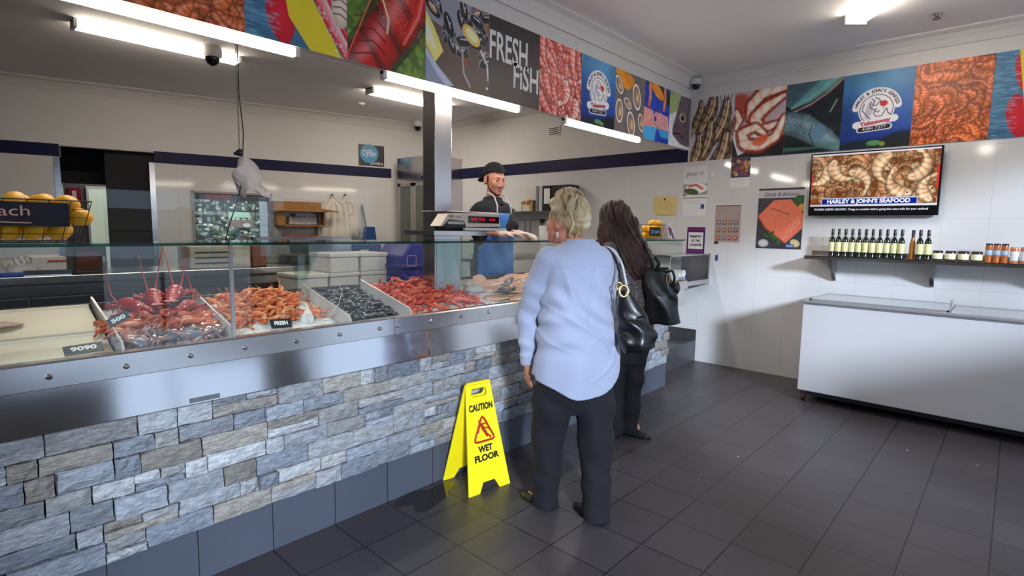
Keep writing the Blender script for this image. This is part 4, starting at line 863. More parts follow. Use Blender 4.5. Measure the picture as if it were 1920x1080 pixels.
for k, (y, s) in enumerate(((.168, 'left'), (.120, 'middle'), (.072, 'right'))): jar('spice_jar', 'tall jar of brown spice with blue band, %s one of three' % s, y, .0225, .15, mat('jar_spice', (170, 96, 50), .2), mat('jar_band', (150, 180, 206), .5), LIDB, 'three tall spice jars')
for k, (y, s) in enumerate(((.015, 'beside the spice jars'), (-.045, 'at the right picture edge'))): jar('sauce_jar', 'jar with white label and orange contents, %s' % s, y, .027, .128, mat('jar_orange', (190, 110, 70), .2), mat('jar_label_white', (214, 212, 220), .6), mat('lid_tan', (190, 140, 110), .4), 'white label jars')

# ================================================================ chest freezer
fz = thing('chest_freezer', 'long white chest freezer with sliding glass lids below the wall shelf', 'freezer', (5.53, .4, 0))
y0, y1 = -.62, 1.335
obj('cabinet_body', MB().box(5.205, 5.90, y0, y1, .10, .865), mat('freezer_white', (206, 205, 208), .4), fz, bevel=.008)
obj('plinth', MB().box(5.24, 5.88, y0+.03, y1-.04, .06, .10), mat('plinth_dark', (28, 26, 30), .6), fz)
mb = MB()
for a in ((5.198, 5.245, y0, y1), (5.86, 5.91, y0, y1), (5.245, 5.86, y1-.05, y1), (5.245, 5.86, y0, y0+.05)): mb.box(*a, .865, .897)
obj('top_frame', mb, mat('frame_alu', (190, 190, 194), .3, .6), fz, bevel=.002)
obj('frame_gasket', MB().box(5.196, 5.2, y0, y1, .872, .880), mat('gasket', (90, 88, 92), .6), fz)
LID = glassmat('lid_glass', (.80, .86, .88), 2.2, .03)
for k, (a, b, z) in enumerate(((.34, y1-.04, .902), (y0+.04, .40, .890))):
    l = obj('sliding_lid', MB().box(5.24, 5.865, a, b, z, z+.006), LID, fz)
    f = MB(); f.box(5.24, 5.255, a, b, z-.003, z+.009).box(5.85, 5.865, a, b, z-.003, z+.009).box(5.24, 5.865, a, a+.014, z-.003, z+.009).box(5.24, 5.865, b-.014, b, z-.003, z+.009)
    obj('lid_frame', f, mat('frame_alu'), l)
obj('lid_handle', MB().box(5.66, 5.72, .345, .365, .905, .955), mat('frame_alu'), fz, bevel=.003)
obj('inner_liner', MB().box(5.25, 5.86, y0+.04, y1-.05, .868, .872), mat('freezer_white'), fz)
for (x, y) in ((5.25, 1.29), (5.85, 1.29), (5.25, -.57), (5.85, -.57)):
    mb = MB(); mb.cyl((x, y-.012, .042), (x, y+.012, .042), .040, n=20); w_ = obj('caster', mb, mat('caster_wheel', (60, 30, 26), .5), fz); obj('caster_fork', MB().box(x-.02, x+.02, y-.018, y+.018, .06, .102), STEELD, w_)

# ================================================================ caution sign
sg = thing('wet_floor_sign', 'yellow folding caution wet floor sign standing before the stone counter', 'sign', (2.06, 2.16, 0))
YEL = mat('sign_yellow', (246, 226, 26), .38, var=.04, vs=6); 
A = at(880, 934, z=0); B_ = at(957, 906, z=0); D_ = at(834, 901, z=0)
u = (B_-A); u[2] = 0; Wd = np.linalg.norm(u); u /= Wd; back = np.array((-u[1], u[0], 0)); dep = float((D_-A)@back); dep = max(.26, min(dep, .30)); Hh = .60
def leaf(name, base, lean):
    ay = np.array((*(back[:2]*lean), Hh)); L = np.linalg.norm(ay); ay /= L; az = np.cross(u, ay)
    tw = .58; x0 = Wd*(1-tw)/2
    out = [(0, 0), (.075, 0), (.105, .055), (Wd-.105, .055), (Wd-.075, 0), (Wd, 0), (Wd-x0*.985, L*.975), (Wd-x0-.012, L), (x0+.012, L), (x0*.985, L*.975)]
    hx0, hx1, hz0, hz1 = Wd/2-.055, Wd/2+.055, L*.865, L*.94
    bm = bmesh.new(); vs = [bm.verts.new((p[0], p[1], 0)) for p in out]; es = [bm.edges.new((vs[i], vs[(i+1) % len(vs)])) for i in range(len(vs))]
    hole = [(hx0+.01, hz0), (hx1-.01, hz0), (hx1, hz0+.012), (hx1, hz1-.012), (hx1-.012, hz1), (hx0+.012, hz1), (hx0, hz1-.012), (hx0, hz0+.012)]
    hv = [bm.verts.new((p[0], p[1], 0)) for p in hole]; es += [bm.edges.new((hv[i], hv[(i+1) % 8])) for i in range(8)]
    bmesh.ops.triangle_fill(bm, use_beauty=True, edges=es); bm.normal_update()
    r_ = bmesh.ops.extrude_face_region(bm, geom=list(bm.faces)); bmesh.ops.translate(bm, verts=[g for g in r_['geom'] if isinstance(g, bmesh.types.BMVert)], vec=(0, 0, -.012)); bmesh.ops.recalc_face_normals(bm, faces=bm.faces)
    bm.verts.index_update(); V = [base+u*v.co.x+ay*v.co.y+az*v.co.z for v in bm.verts]; F = [[v.index for v in f.verts] for f in bm.faces]; bm.free()
    o = link_mesh(name, V, F, YEL, sg); b = o.modifiers.new('bevel', 'BEVEL'); b.width = .0025; b.segments = 2; b.limit_method = 'ANGLE'; return o, ay, az, L
fl, ay, az, L = leaf('front_leaf', A, dep/2); A2 = A+back*dep
leaf('rear_leaf', A2, -dep/2)
obj('hinge_rod', MB().cyl(A+u*(Wd*.22)+ay*(L-.006), A+u*(Wd*.78)+ay*(L-.006), .008), YEL, sg)
RED = mat('sign_print_red', (176, 20, 22), .5); fo = A+az*.0008; cxs = Wd/2
put_text('CAUTION', fo+u*cxs+ay*L*.765, u, ay, size=.05, width=.165, m=BTXT, parent=fl, bold=.0022, ext=.0006)
put_text('WET', fo+u*cxs+ay*L*.385, u, ay, size=.048, width=.10, m=BTXT, parent=fl, bold=.0022)
put_text('FLOOR', fo+u*cxs+ay*L*.305, u, ay, size=.048, width=.17, m=BTXT, parent=fl, bold=.0022)
tri = [(cxs-.074, L*.455), (cxs+.074, L*.455), (cxs, L*.695)]; n3 = []
for i in range(3):
    p0, p1, p2 = [np.array(tri[(i+k-1) % 3]) for k in range(3)]
    for t in (0, .5, 1): a = p1+(p0-p1)*.14; b = p1+(p2-p1)*.14; n3.append(a*(1-t)**2+2*p1*t*(1-t)+b*t*t)
obj('warning_triangle', MB().tube([fo+u*q[0]+ay*q[1] for q in n3], .0065, 6, closed=True), RED, fl)
def sp(*pts, r=.006): return [fo+u*(cxs+x)+ay*(L*.455+z)+az*.0005 for x, z in pts]
mb = MB(); mb.tube(sp((-.012, .098), (-.004, .07), (.012, .045), (.02, .02)), [.009, .010, .009, .005], 6).tube(sp((-.004, .068), (.022, .072), (.036, .06)), .0045, 6).tube(sp((-.012, .098), (-.03, .075), (-.036, .05)), .004, 6).tube(sp((-.008, .1), (.012, .094), (.03, .104)), .004, 6).tube(sp((.012, .045), (.028, .030), (.044, .012)), .006, 6)
mb.ellipsoid(tuple(sp((-.022, .112))[0]), (.009, .009, .009)); obj('slipping_figure', mb, RED, fl)

# wet patch and specks on the floor
V = []; wp_ = at(800, 932, z=0)
for i in range(28): a = 2*PI*i/28; rr = 1+.25*math.sin(a*3+1)+.15*math.sin(a*5); V.append((wp_[0]+.17*rr*math.cos(a), wp_[1]+.10*rr*math.sin(a), .0015))
o = link_mesh('wet_patch', V+[(p[0], p[1], .0002) for p in V], [tuple(range(28))]+[(i, 28+i, 28+(i+1) % 28, (i+1) % 28) for i in range(28)], glassmat('water_film', (.66, .58, .55), 1.6, .04)); tag(o, 'shallow wet patch on the dark floor left of the caution sign', 'puddle')
for k, (px_, py_, lab) in enumerate(((1384, 857, 'lone pale crumb in the middle of the dark floor'), (1314, 891, 'pale crumb nearer the viewer than the middle one'), (1701, 845, 'pale crumb on the floor in front of the freezer'), (1833, 873, 'pale crumb on the floor at the right edge'))):
    p = at(px_, py_, z=0); o = obj('crumb', MB().ellipsoid((p[0], p[1], .003), (.006, .004, .003), 8, 6), PAPER); tag(o, lab, 'crumb')

# ================================================================ lemon basket on the glass
def wire_basket(name, lab, x0, x1, y0, y1, z0, h, flare, nx, nz, parent_sign=True):
    t = thing(name, lab, 'basket', ((x0+x1)/2, (y0+y1)/2, z0)); cx, cy = (x0+x1)/2, (y0+y1)/2
    def rim(f, z): return [((x0-cx)*f+cx, (y0-cy)*f+cy, z), ((x1-cx)*f+cx, (y0-cy)*f+cy, z), ((x1-cx)*f+cx, (y1-cy)*f+cy, z), ((x0-cx)*f+cx, (y1-cy)*f+cy, z)]
    mb = MB(); W = .0014
    for j in range(nz+1):
        f = 1+flare*j/nz; mb.tube(rim(f, z0+.003+h*j/nz), W*(1.7 if j in (0, nz) else 1), 6, closed=True)
    lo, hi = rim(1, z0+.003), rim(1+flare, z0+h+.003)
    for s in range(4):
        n = nx if s % 2 == 0 else max(2, int(nx*(y1-y0)/(x1-x0)))
        for i in range(n+1):
            f = i/n; a = np.array(lo[s])*(1-f)+np.array(lo[(s+1) % 4])*f; b = np.array(hi[s])*(1-f)+np.array(hi[(s+1) % 4])*f; mb.tube([a, b], W, 6)
    for i in range(1, nx): f = i/nx; mb.tube([(x0+(x1-x0)*f, y0, z0+.003), (x0+(x1-x0)*f, y1, z0+.003)], W, 6)
    obj('wire_cage', mb, mat('black_wire', (18, 16, 18), .45), t); return t
bx1 = float(at(150, 455, y=2.44)[0]); bk = wire_basket('wire_basket', 'black wire basket full of lemons on the glass shelf at the left edge', bx1-.62, bx1, 2.43, 2.63, 1.399, .142, .12, 12, 5)
LEM = mat('lemon_skin', (240, 176, 24), .42, var=.08, vs=12, bump=.25, bs=220)
lp = MB(); prof = []
for k in range(15):
    t = PI*k/14; r_ = .0315*math.sin(t)**.85; zz = -.040*math.cos(t)
    if k < 2: zz -= .004*(2-k)/2
    if k > 12: zz += .006*(k-12)/2
    prof.append((max(r_, .0004), zz))
lp.lathe(prof, (0, 0, 0), 18); LL = 'yellow lemon among the lemons piled in the left wire basket'
l0 = obj('lemon', lp, LEM, loc=(0, 0, 0), local=True); tag(l0, LL, 'fruit', 'lemons in the left basket'); r = random.Random(3); first = True
def lemon_at(x, y, z, lab=LL, grp='lemons in the left basket', s=1.0):
    global first
    o = l0 if first else l0.copy()
    if not first: COL.objects.link(o)
    first = False; o.location = (x, y, z); o.rotation_euler = (r.uniform(1.1, 2), r.uniform(-.5, .5), r.uniform(0, 6)); o.scale = (s,)*3; o['label'] = lab; o['group'] = grp
for j, (zz, n, yy) in enumerate(((1.438, 9, 0), (1.438, 9, 1), (1.490, 10, 0), (1.490, 9, 1), (1.535, 3, 0), (1.535, 3, 1))):
    for i in range(n): lemon_at(bx1-.58+.066*i+(j % 2)*.02+(.42 if j > 3 else 0), 2.485+.085*yy+r.uniform(-.004, .004), zz+r.uniform(-.004, .004))
for dx in (.40, .47, .54): lemon_at(bx1-dx, 2.50+r.uniform(0, .06), 1.535)
c0 = np.array(at(134, 470, y=2.415)); sgx = float(c0[0]); ax_ = np.array((1, 0, 0)); ps = thing('chalkboard_sign', 'blackboard price sign chalked each, hung on the left lemon basket', 'sign', (sgx-.2, 2.41, 1.46))
obj('board', MB().box(sgx-.44, sgx, 2.408, 2.416, 1.455, 1.535), mat('chalkboard', (28, 28, 44), .75, var=.15), ps)
CH = mat('chalk', (226, 170, 160), .9)
put_text('$1  each', (sgx-.205, 2.4073, 1.502), (1, 0, .03), (0, 0, 1), size=.048, width=.205, m=CH, parent=ps)
obj('chalk_underline', MB().tube([(sgx-.22, 2.407, 1.470), (sgx-.15, 2.407, 1.467), (sgx-.10, 2.407, 1.466)], .0022, 6), CH, ps)
# second basket near the counter end
bk2 = wire_basket('wire_basket', 'small wire basket of lemons on the glass shelf behind the dark haired woman', 4.62, 4.84, 2.47, 2.65, 1.399, .13, .12, 6, 4)
for j in range(2):
    for i in range(3):
        for k in range(2): lemon_at(4.665+.066*i, 2.52+.07*k, 1.44+.055*j, 'yellow lemon in the small basket near the end of the glass display', 'lemons in the small basket')
for i in (0, 2): lemon_at(4.68+.06*i, 2.53, 1.548, 'yellow lemon in the small basket near the end of the glass display', 'lemons in the small basket')
sx_ = float(at(1229, 428, y=2.445)[0]); s2 = thing('chalkboard_sign', 'small dark price board in front of the small lemon basket', 'sign', (sx_, 2.45, 1.43)); obj('board', MB().box(sx_-.10, sx_+.10, 2.445, 2.451, 1.43, 1.51), mat('chalkboard'), s2)
put_text('$1 each', (sx_, 2.4445, 1.47), (1, 0, 0), (0, 0, 1), size=.05, width=.15, m=mat('chalk_blue', (130, 190, 220), .9), parent=s2)
t = thing('flyer_holder', 'clear stand of colourful flyers beside the small lemon basket', 'flyer stand', (4.93, 2.5, 1.399))
c = Canvas(.10, .15, L3(206, 206, 220), 500); c.ell(.04, .06, .025, .03, L3(150, 40, 40)); c.ell(.04, .10, .02, .02, L3(60, 60, 70)); c.poly([(.07, .02), (.1, .15), (.06, .15)], L3(50, 40, 120)); c.mesh('flyer', (4.88, 2.49, 1.548), (1, 0, 0), (0, .25, .968), PRINT, t)
obj('holder_back', MB().prism([(2.494, 1.399), (2.535, 1.552), (2.54, 1.55), (2.56, 1.399)], (4.875, 0, 0), (0, 1, 0), (0, 0, 1), (1, 0, 0), .11), glassmat('clear_holder', (.9, .9, .93)), t)
# ================================================================ staff side
fr = thing('upright_fridge', 'tall stainless two-door glass fridge against the right wall, half hidden by the post', 'fridge', (5.65, 7.1, FZ))
fx, fy0, fy1, fz1 = 5.32, 6.62, 7.44, 2.57
obj('cabinet', MB().box(fx+.03, 5.985, fy0, fy1, FZ, fz1), STEEL, fr)
obj('header_panel', MB().box(fx, fx+.04, fy0, fy1, 2.19, fz1), STEEL, fr)
for a, b in ((fy0+.01, (fy0+fy1)/2-.005), ((fy0+fy1)/2+.005, fy1-.01)):
    d = MB()
    for q in ((a, b, 2.12, 2.17), (a, b, FZ+.12, FZ+.2), (a, a+.06, FZ+.12, 2.17), (b-.06, b, FZ+.12, 2.17)): d.box(fx, fx+.03, *q)
    d = obj('door', d, mat('door_alu', (176, 172, 168), .35, .7), fr)
    obj('door_glass', MB().box(fx+.01, fx+.014, a+.06, b-.06, FZ+.2, 2.12), mat('fridge_glass', (92, 96, 92), .08, spec=.8), d)
obj('badge', MB().box(fx-.003, fx, fy0+.12, fy0+.2, 2.22, 2.25), BLACK, fr)
# serving window in the back wall
o = thing('serving_window', 'serving hatch window in the back wall with bright green street view and dark sign strip', 'window', tuple(bw((w0+w1)/2, wz0, 0)))
mb = MB()
for q in ((w0-.02, w1+.02, wz1-.03, wz1), (w0-.02, w1+.02, wz0, wz0+.03), (w0-.02, w0+.015, wz0, wz1), (w1-.015, w1+.02, wz0, wz1)): mb.obox(bw(0, 0), BU, BN, q[0], q[1], -.10, .015, q[2], q[3])
obj('hatch_frame', mb, mat('hatch_alu', (150, 148, 146), .4, .5), o)
c = Canvas(w1-w0, wz1-wz0, L3(60, 70, 66), 150); r_ = np.random.default_rng(8); w_, h_ = c.w, c.h
for _ in range(380): c.ell(r_.uniform(0, w_), r_.uniform(.15, .9)*h_, r_.uniform(.008, .04), r_.uniform(.006, .03), L3(*[(90, 110, 96), (110, 140, 120), (60, 66, 76), (190, 206, 210), (30, 34, 40), (120, 150, 140)][r_.integers(6)]), 0, .8, 2)
[c.ell(r_.uniform(.05, .95)*w_, r_.uniform(.2, .95)*h_, r_.uniform(.008, .03), r_.uniform(.006, .02), L3(236, 250, 255)) for _ in range(46)]; c.rect(.0, .36*h_, w_, .42*h_, L3(196, 214, 210), .4); c.rect(.45*w_, .36*h_, .72*w_, .46*h_, L3(190, 240, 220)); c.rect(.42*w_, .50*h_, .78*w_, .64*h_, L3(150, 142, 140)); c.rect(.86*w_, .1*h_, .97*w_, h_, L3(176, 190, 206)); c.rect(0, 0, w_, .15*h_, L3(30, 22, 30)); c.rect(.15*w_, .03*h_, .5*w_, .14*h_, L3(110, 34, 26)); c.ell(.68*w_, .6*h_, .05, .03, L3(226, 236, 240))
for x in (.12, .28, .42, .8): c.rect(x*w_, .15*h_, (x+.012)*w_, .5*h_, L3(40, 44, 56))
wn = c.mesh('window_view', bw(w0, wz1, -.09), BU, (0, 0, 1), mat('window_glow', (255, 255, 255), .15, attr='Col', emit=.5), o)
for k, (s, hh, rr, lab, col) in enumerate(((.20, .09, .035, 'left', PLAST), (.36, .11, .04, 'second', PLAST), (.62, .15, .045, 'third', PLAST), (.9, .08, .06, 'right', mat('tub_grey', (150, 146, 140), .5)))):
    p = bw(w0+s*(w1-w0), wz0+.03, -.05); q = obj('plastic_tub', MB().lathe([(rr*.8, 0), (rr, hh*.8), (rr*1.05, hh*.8), (rr*1.05, hh)], p, 14), col); tag(q, 'white tub on the sill of the serving hatch, %s one along the sill' % lab, 'tub')
# brown wall cupboard
a0, z1_ = at_bw(506, 378, .0); a1, _ = at_bw(594, 378, 0); zb = at_bw(540, 424, 0)[1]
cp = thing('wooden_wall_cupboard', 'open brown wooden box cupboard on the back wall beside the serving hatch', 'cupboard', tuple(bw(a0, zb, .15)))
BR = mat('varnished_pine', (176, 116, 44), .45, var=.2, vs=6, vscale=(1, 1, 8)); O_ = bw(0, 0)
mb = MB(); dd = .36
mb.obox(O_, BU, BN, a0, a1+.10, 0, dd, z1_-.14, z1_-.12).obox(O_, BU, BN, a0+.05, a1+.05, 0, dd*.8, zb, zb+.02).obox(O_, BU, BN, a0+.05, a0+.16, 0, dd*.8, zb, z1_-.12).obox(O_, BU, BN, a1+.03, a1+.05, 0, dd*.8, zb, z1_-.12).obox(O_, BU, BN, a0, a1-.02, 0, dd, z1_-.12, z1_)
obj('box_case', mb, BR, cp); obj('flap', MB().prism([(0, 0), (.32, -.04), (.32, -.02), (0, .02)], bw(a1-.08, z1_-.10, dd*.6), BU, (0, 0, 1), BN, .12), BR, cp)
q = obj('paper_bundle', MB().obox(O_, BU, BN, a0+.22, a1-.05, .05, dd*.6, zb+.025, zb+.14).obox(O_, BU, BN, a0+.3, a1-.2, .06, dd*.7, zb+.14, zb+.19), mat('crumpled_white', (196, 186, 190), .7, var=.3, vs=30), bevel=.01); tag(q, 'white papers stuffed in the open brown wall cupboard', 'papers')
q = obj('red_tray', MB().obox(O_, BU, BN, at_bw(528, 452)[0], at_bw(590, 452)[0], .05, .3, 1.30, 1.335), mat('tray_red', (170, 66, 46), .4)); tag(q, 'thin red tray on the back bench under the brown cupboard', 'tray')
# hanging aprons
for k, (px_, sc_) in enumerate(((622, 1.0), (646, .86))):
    s, zt = at_bw(px_, 368); t = thing('hanging_apron', ('front white cotton apron hanging on the back wall hook', 'rear white apron hanging behind the other, nearer the blue squeegee')[k], 'apron', tuple(bw(s, zt-.6, .05)))
    sA, sB = s-.30*sc_, s+.27*sc_; nn = 28; rows = [(0, .03, .0), (.06, .05, 0), (.14, .42, .02), (.22, .72, .03), (.4, .85, .04), (.7, .95, .05), (.98, 1, .06)]
    V = []; F = []
    for j, (dz_, wf, of) in enumerate(rows):
        for i in range(nn):
            f = i/(nn-1)-.5; V.append(bw(s+f*(.52*sc_)*wf, zt-dz_*.78*sc_-(.03*math.cos(f*6) if j > 1 else 0), .05+of+.025*math.sin(f*26+j*.7)*min(1, j*.3)-.05*k))
    for j in range(len(rows)-1):
        for i in range(nn-1): a = j*nn+i; F.append((a, a+1, a+nn+1, a+nn))
    g = link_mesh('apron_cloth', V, F, mat('apron_cotton', (232, 220, 208), .85), t, smooth=True); md = g.modifiers.new('thick', 'SOLIDIFY'); md.thickness = .012
    obj('hook', MB().cyl(bw(s, zt+.02, 0), bw(s, zt+.02, .06), .012), BLACK, t)
    obj('neck_loop', MB().tube([bw(s+x, zt-z_, .08) for x, z_ in ((-.12, .16), (-.04, .05), (0, 0), (.04, .05), (.13, .16), (.10, .26), (0, .30), (-.10, .26))], .008, 6, closed=True), mat('apron_cotton'), t)
s, zt = at_bw(683, 425); t = thing('blue_squeegee', 'blue squeegee with grey pole leaning on the back wall right of the aprons', 'squeegee', tuple(bw(s, 1.2, .1)))
s2_, z2_ = at_bw(677, 385); obj('pole', MB().cyl(bw(s, zt, .1), bw(s2_, z2_, .04), .012), STEELD, t); obj('head', MB().prism([(-.06, 0), (.10, 0), (.13, -.24), (-.09, -.24)], bw(s, zt, .16), BU, (0, 0, 1), BN, .06), mat('squeegee_blue', (16, 62, 120), .4), t); obj('rubber_blade', MB().obox(bw(s, 0, .12), BU, BN, -.3, -.05, 0, .12, zt-.26, zt-.2), BLACK, t)
# round supplier sign
a0, z1_ = at_bw(673, 270, .02); a1, _ = at_bw(720, 270, .02); zb = at_bw(690, 310, .02)[1]
so_ = thing('supplier_sign', 'square black sign with a blue disc reading Oyster, on the back wall beside the fridge', 'sign', tuple(bw((a0+a1)/2, zb, .01)))
bd = obj('board', MB().obox(O_, BU, BN, a0, a1, .005, .02, zb, z1_), mat('sign_black', (20, 20, 26), .4), so_); cw = a1-a0; ch = z1_-zb
obj('disc', MB().cyl(bw(a0+cw*.40, zb+ch*.57, .02), bw(a0+cw*.40, zb+ch*.57, .024), cw*.36, n=32), mat('disc_blue', (60, 140, 186), .4), bd)
put_text('Oyster', bw(a0+cw*.40, zb+ch*.58, .026), BU, (0, 0, 1), size=.14, width=cw*.55, m=WTXT, parent=bd); put_text('providore', bw(a0+cw*.70, zb+ch*.12, .022), BU, (0, 0, 1), size=.08, width=cw*.5, m=WTXT, parent=bd)
put_text('sydney', bw(a0+cw*.40, zb+ch*.72, .026), BU, (0, 0, 1), size=.05, width=cw*.25, m=WTXT, parent=bd)
# hanging chain, cable and plastic bag
hx, hy = 1.80, 4.6; p = at(446, 96, z=CZ); hy = 4.6; sx = float(at(446, 200, y=hy)[0])
tz_ = float(at(446, 288, y=hy)[2]); ch_ = thing('hanging_chain', 'thin chain and cable dropping from the ceiling with a black clip', 'chain', (sx, hy, tz_))
mb = MB(); n = 46
for i in range(n):
    z_ = CZ-(CZ-tz_)*i/n; w2 = (.006, 0) if i % 2 else (0, .006); mb.tube([(sx+w2[0]*math.cos(a), hy+w2[1]*math.cos(a), z_-.011+.014*math.sin(a)) for a in np.linspace(0, 2*PI, 8)[:-1]], .0022, 5, closed=True)
obj('chain_links', mb, STEELD, ch_); obj('clip', MB().ellipsoid((sx, hy, tz_+.01), (.03, .025, .03)).ellipsoid((sx-.03, hy, tz_), (.016, .02, .016)), BLACK, ch_)
zb_ = float(at(420, 450, y=hy)[2]); obj('cable', MB().tube([(sx+.012, hy, CZ), (sx+.012, hy, 2.5), (sx+.035, hy, 2.2), (sx+.025, hy, tz_), (sx+.01, hy, tz_-.2), (sx-.02, hy, (tz_+zb_)/2), (sx-.09, hy+.02, zb_+.12), (sx-.12, hy+.03, zb_)], .0045, 6), BLACK, ch_)
V = []; F = []; nn = 18; rows = 9
for j in range(rows):
    z_ = tz_-.01-.30*j/(rows-1); wf = .012+.085*min(1, j/4)**.7
    for i in range(nn): a = 2*PI*i/nn; rr = wf*(1+.35*math.sin(a*3+j)+.2*math.sin(a*7+2*j)); V.append((sx+.03+.035*j/4+rr*math.cos(a), hy+rr*.5*math.sin(a), z_-.03*math.sin(a*2+j)*(j/8)))
for j in range(rows-1):
    for i in range(nn): F.append((j*nn+i, j*nn+(i+1) % nn, (j+1)*nn+(i+1) % nn, (j+1)*nn+i))
o = link_mesh('plastic_bag', V, F, mat('bag_film', (236, 230, 234), .35, alpha=.8), smooth=True); tag(o, 'crumpled white plastic bag hanging from the chain clip above the counter', 'bag')

# back bench (long) with dark fridge doors
bn = thing('work_bench', 'long stainless work bench behind the display with dark cabinet doors', 'bench', (1.5, 4.75, FZ))
BY, BZ = 4.56, 1.125
obj('bench_top', MB().box(-3.2, 3.05, BY, 5.2, BZ-.05, BZ), STEELH, bn, bevel=.004)
obj('bench_body', MB().box(-3.2, 3.0, BY+.05, 5.15, FZ+.1, BZ-.05), STEELD, bn)
for k, x in enumerate(np.arange(-2.9, .95, .42)):
    d = obj('cabinet_door', MB().box(x+.01, x+.41, BY+.035, BY+.05, FZ+.15, BZ-.14), DARK, bn, bevel=.004); obj('lock', MB().box(x+.04, x+.09, BY+.02, BY+.036, BZ-.34, BZ-.24), mat('lock_grey', (90, 96, 110), .3, .6), d)
obj('top_rail', MB().box(-3.2, 3.0, BY+.03, BY+.05, BZ-.13, BZ-.07), STEELH, bn)
for x in (1.02, 1.25): obj('steel_door', MB().box(x, x+.2, BY+.03, BY+.05, FZ+.15, BZ-.14), STEEL, bn)
def on_bench(px0, px1, pyt, dy=.12, dpt=.3):
    y = BY+dy; a = at(px0, 480, y=y)[0]; b = at(px1, 480, y=y)[0]; zt = at((px0+px1)/2, pyt, y=y)[2]; return float(a), float(b), y, y+dpt, BZ+.001, float(zt)
def bx(name, lab, cat, spec, m, bevel=.006, group=None, parts=()):
    t = thing(name, lab, cat, ((spec[0]+spec[1])/2, (spec[2]+spec[3])/2, spec[4]), group); x0, x1, y0, y1, z0, z1 = spec
    obj('body', MB().box(*spec), m, t, bevel=bevel)
    for (nm, f, mm) in parts: obj(nm, MB().box(x0+(x1-x0)*f[0], x0+(x1-x0)*f[1], y0-.008, y0, z0+(z1-z0)*f[2], z0+(z1-z0)*f[3]), mm, t)
    return t
GREYP = mat('grey_plastic', (176, 170, 164), .5)
bx('toaster_oven', 'small black oven on the back bench left of the car reflection', 'oven', on_bench(138, 200, 462), mat('oven_black', (44, 36, 38), .3), parts=(('oven_door', (.08, .8, .15, .8), mat('oven_glass', (90, 50, 40), .1)), ('control', (.86, .94, .4, .6), CHROME)))
bx('white_crate', 'pale plastic crate on the back bench at far left, red stripe on its rim', 'crate', on_bench(58, 124, 482), mat('crate_white', (196, 190, 186), .6), parts=(('red_stripe', (.45, 1, .72, .82), mat('tray_red')),))
bx('label_printer', 'beige machine with grey slots on the back bench beside the glass mullion', 'machine', on_bench(356, 470, 462, .15), mat('beige_case', (188, 176, 160), .5), parts=tuple(('slot', (.08, .62, z, z+.06), BLACK) for z in (.2, .45, .7))+(('drawer_face', (.66, .96, .15, .85), mat('drawer_beige', (206, 196, 178), .5)),))
bx('terracotta_box', 'reddish brown box on the back bench right of the beige machine', 'box', on_bench(474, 500, 460, .15, .2), mat('box_clay', (140, 84, 66), .7))
sink = thing('steel_sink', 'deep stainless sink trough at the back of the bench below the aprons', 'sink', (2.5, 5.2, BZ))
obj('basin', MB().box(2.02, 3.0, 4.98, 5.02, BZ, 1.37).box(2.02, 2.05, 4.98, 5.15, BZ, 1.37), STEEL, sink, bevel=.01)
q = obj('dark_tray_stack', MB().box(*on_bench(552, 604, 478, .25, .3)), mat('tray_dark', (60, 50, 46), .5), bevel=.01); tag(q, 'dark brown tray stack at the foot of the sink trough', 'trays')
FOAM = mat('foam_white', (216, 212, 208), .75, var=.06, vs=20)
def foam(lab, x0, x1, y0, y1, z0, z1):
    t = thing('foam_box', lab, 'box', ((x0+x1)/2, (y0+y1)/2, z0), 'white foam fish boxes'); obj('box_body', MB().box(x0, x1, y0, y1, z0, z1-.035), FOAM, t, bevel=.008); obj('box_lid', MB().box(x0-.008, x1+.008, y0-.008, y1+.008, z1-.034, z1), FOAM, t, bevel=.008)
tr = thing('steel_trolley', 'low steel stand carrying white foam fish boxes behind the mussels', 'stand', (3.0, 4.2, FZ))
xa = float(at(556, 500, y=4.1)[0]); xb = float(at(730, 500, y=4.1)[0])
obj('stand_top', MB().box(xa, xb, 4.1, 4.5, .90, .93), STEELH, tr)
for (x, y) in ((xa+.03, 4.13), (xb-.03, 4.13), (xa+.03, 4.47), (xb-.03, 4.47)): obj('leg', MB().box(x-.02, x+.02, y-.02, y+.02, FZ, .90), STEELD, tr)
xm = (xa+xb)/2; w3 = (xb-xa)/3
for i in range(3):
    for j in range(2 if i != 0 else 1): foam('white foam fish box on the steel stand, %s, %s layer' % (('left', 'middle', 'right')[i], ('bottom', 'top')[j]), xa+w3*i+.012, xa+w3*(i+1)-.012, 4.12, 4.46, .931+.16*j, .931+.16*(j+1)-.002)
bl = thing('blue_wheelie_bin', 'blue plastic bin behind the prawns, left of the steel post', 'bin', (3.5, 4.1, FZ))
xa2 = float(at(752, 500, y=3.9)[0]); xb2 = float(at(812, 500, y=3.9)[0]); BLU = mat('bin_blue', (26, 40, 140), .4)
mb = MB(); mb.prism([(xa2+.04, FZ+.05), (xb2-.04, FZ+.05), (xb2, 1.10), (xb2, 1.34), (xa2+.12, 1.34), (xa2+.02, 1.22), (xa2, 1.05)], (0, 3.9, 0), (1, 0, 0), (0, 0, 1), (0, 1, 0), .4); obj('bin_body', mb, BLU, bl, bevel=.02, seg=3)
obj('bin_rim', MB().box(xa2-.01, xb2+.02, 3.88, 4.32, 1.12, 1.15), BLU, bl, bevel=.006)
for (x, y) in ((xa2+.08, 3.97), (xb2-.08, 3.97), (xa2+.08, 4.25), (xb2-.08, 4.25)): obj('wheel', MB().cyl((x, y-.02, FZ+.045), (x, y+.02, FZ+.045), .045), BLACK, bl)
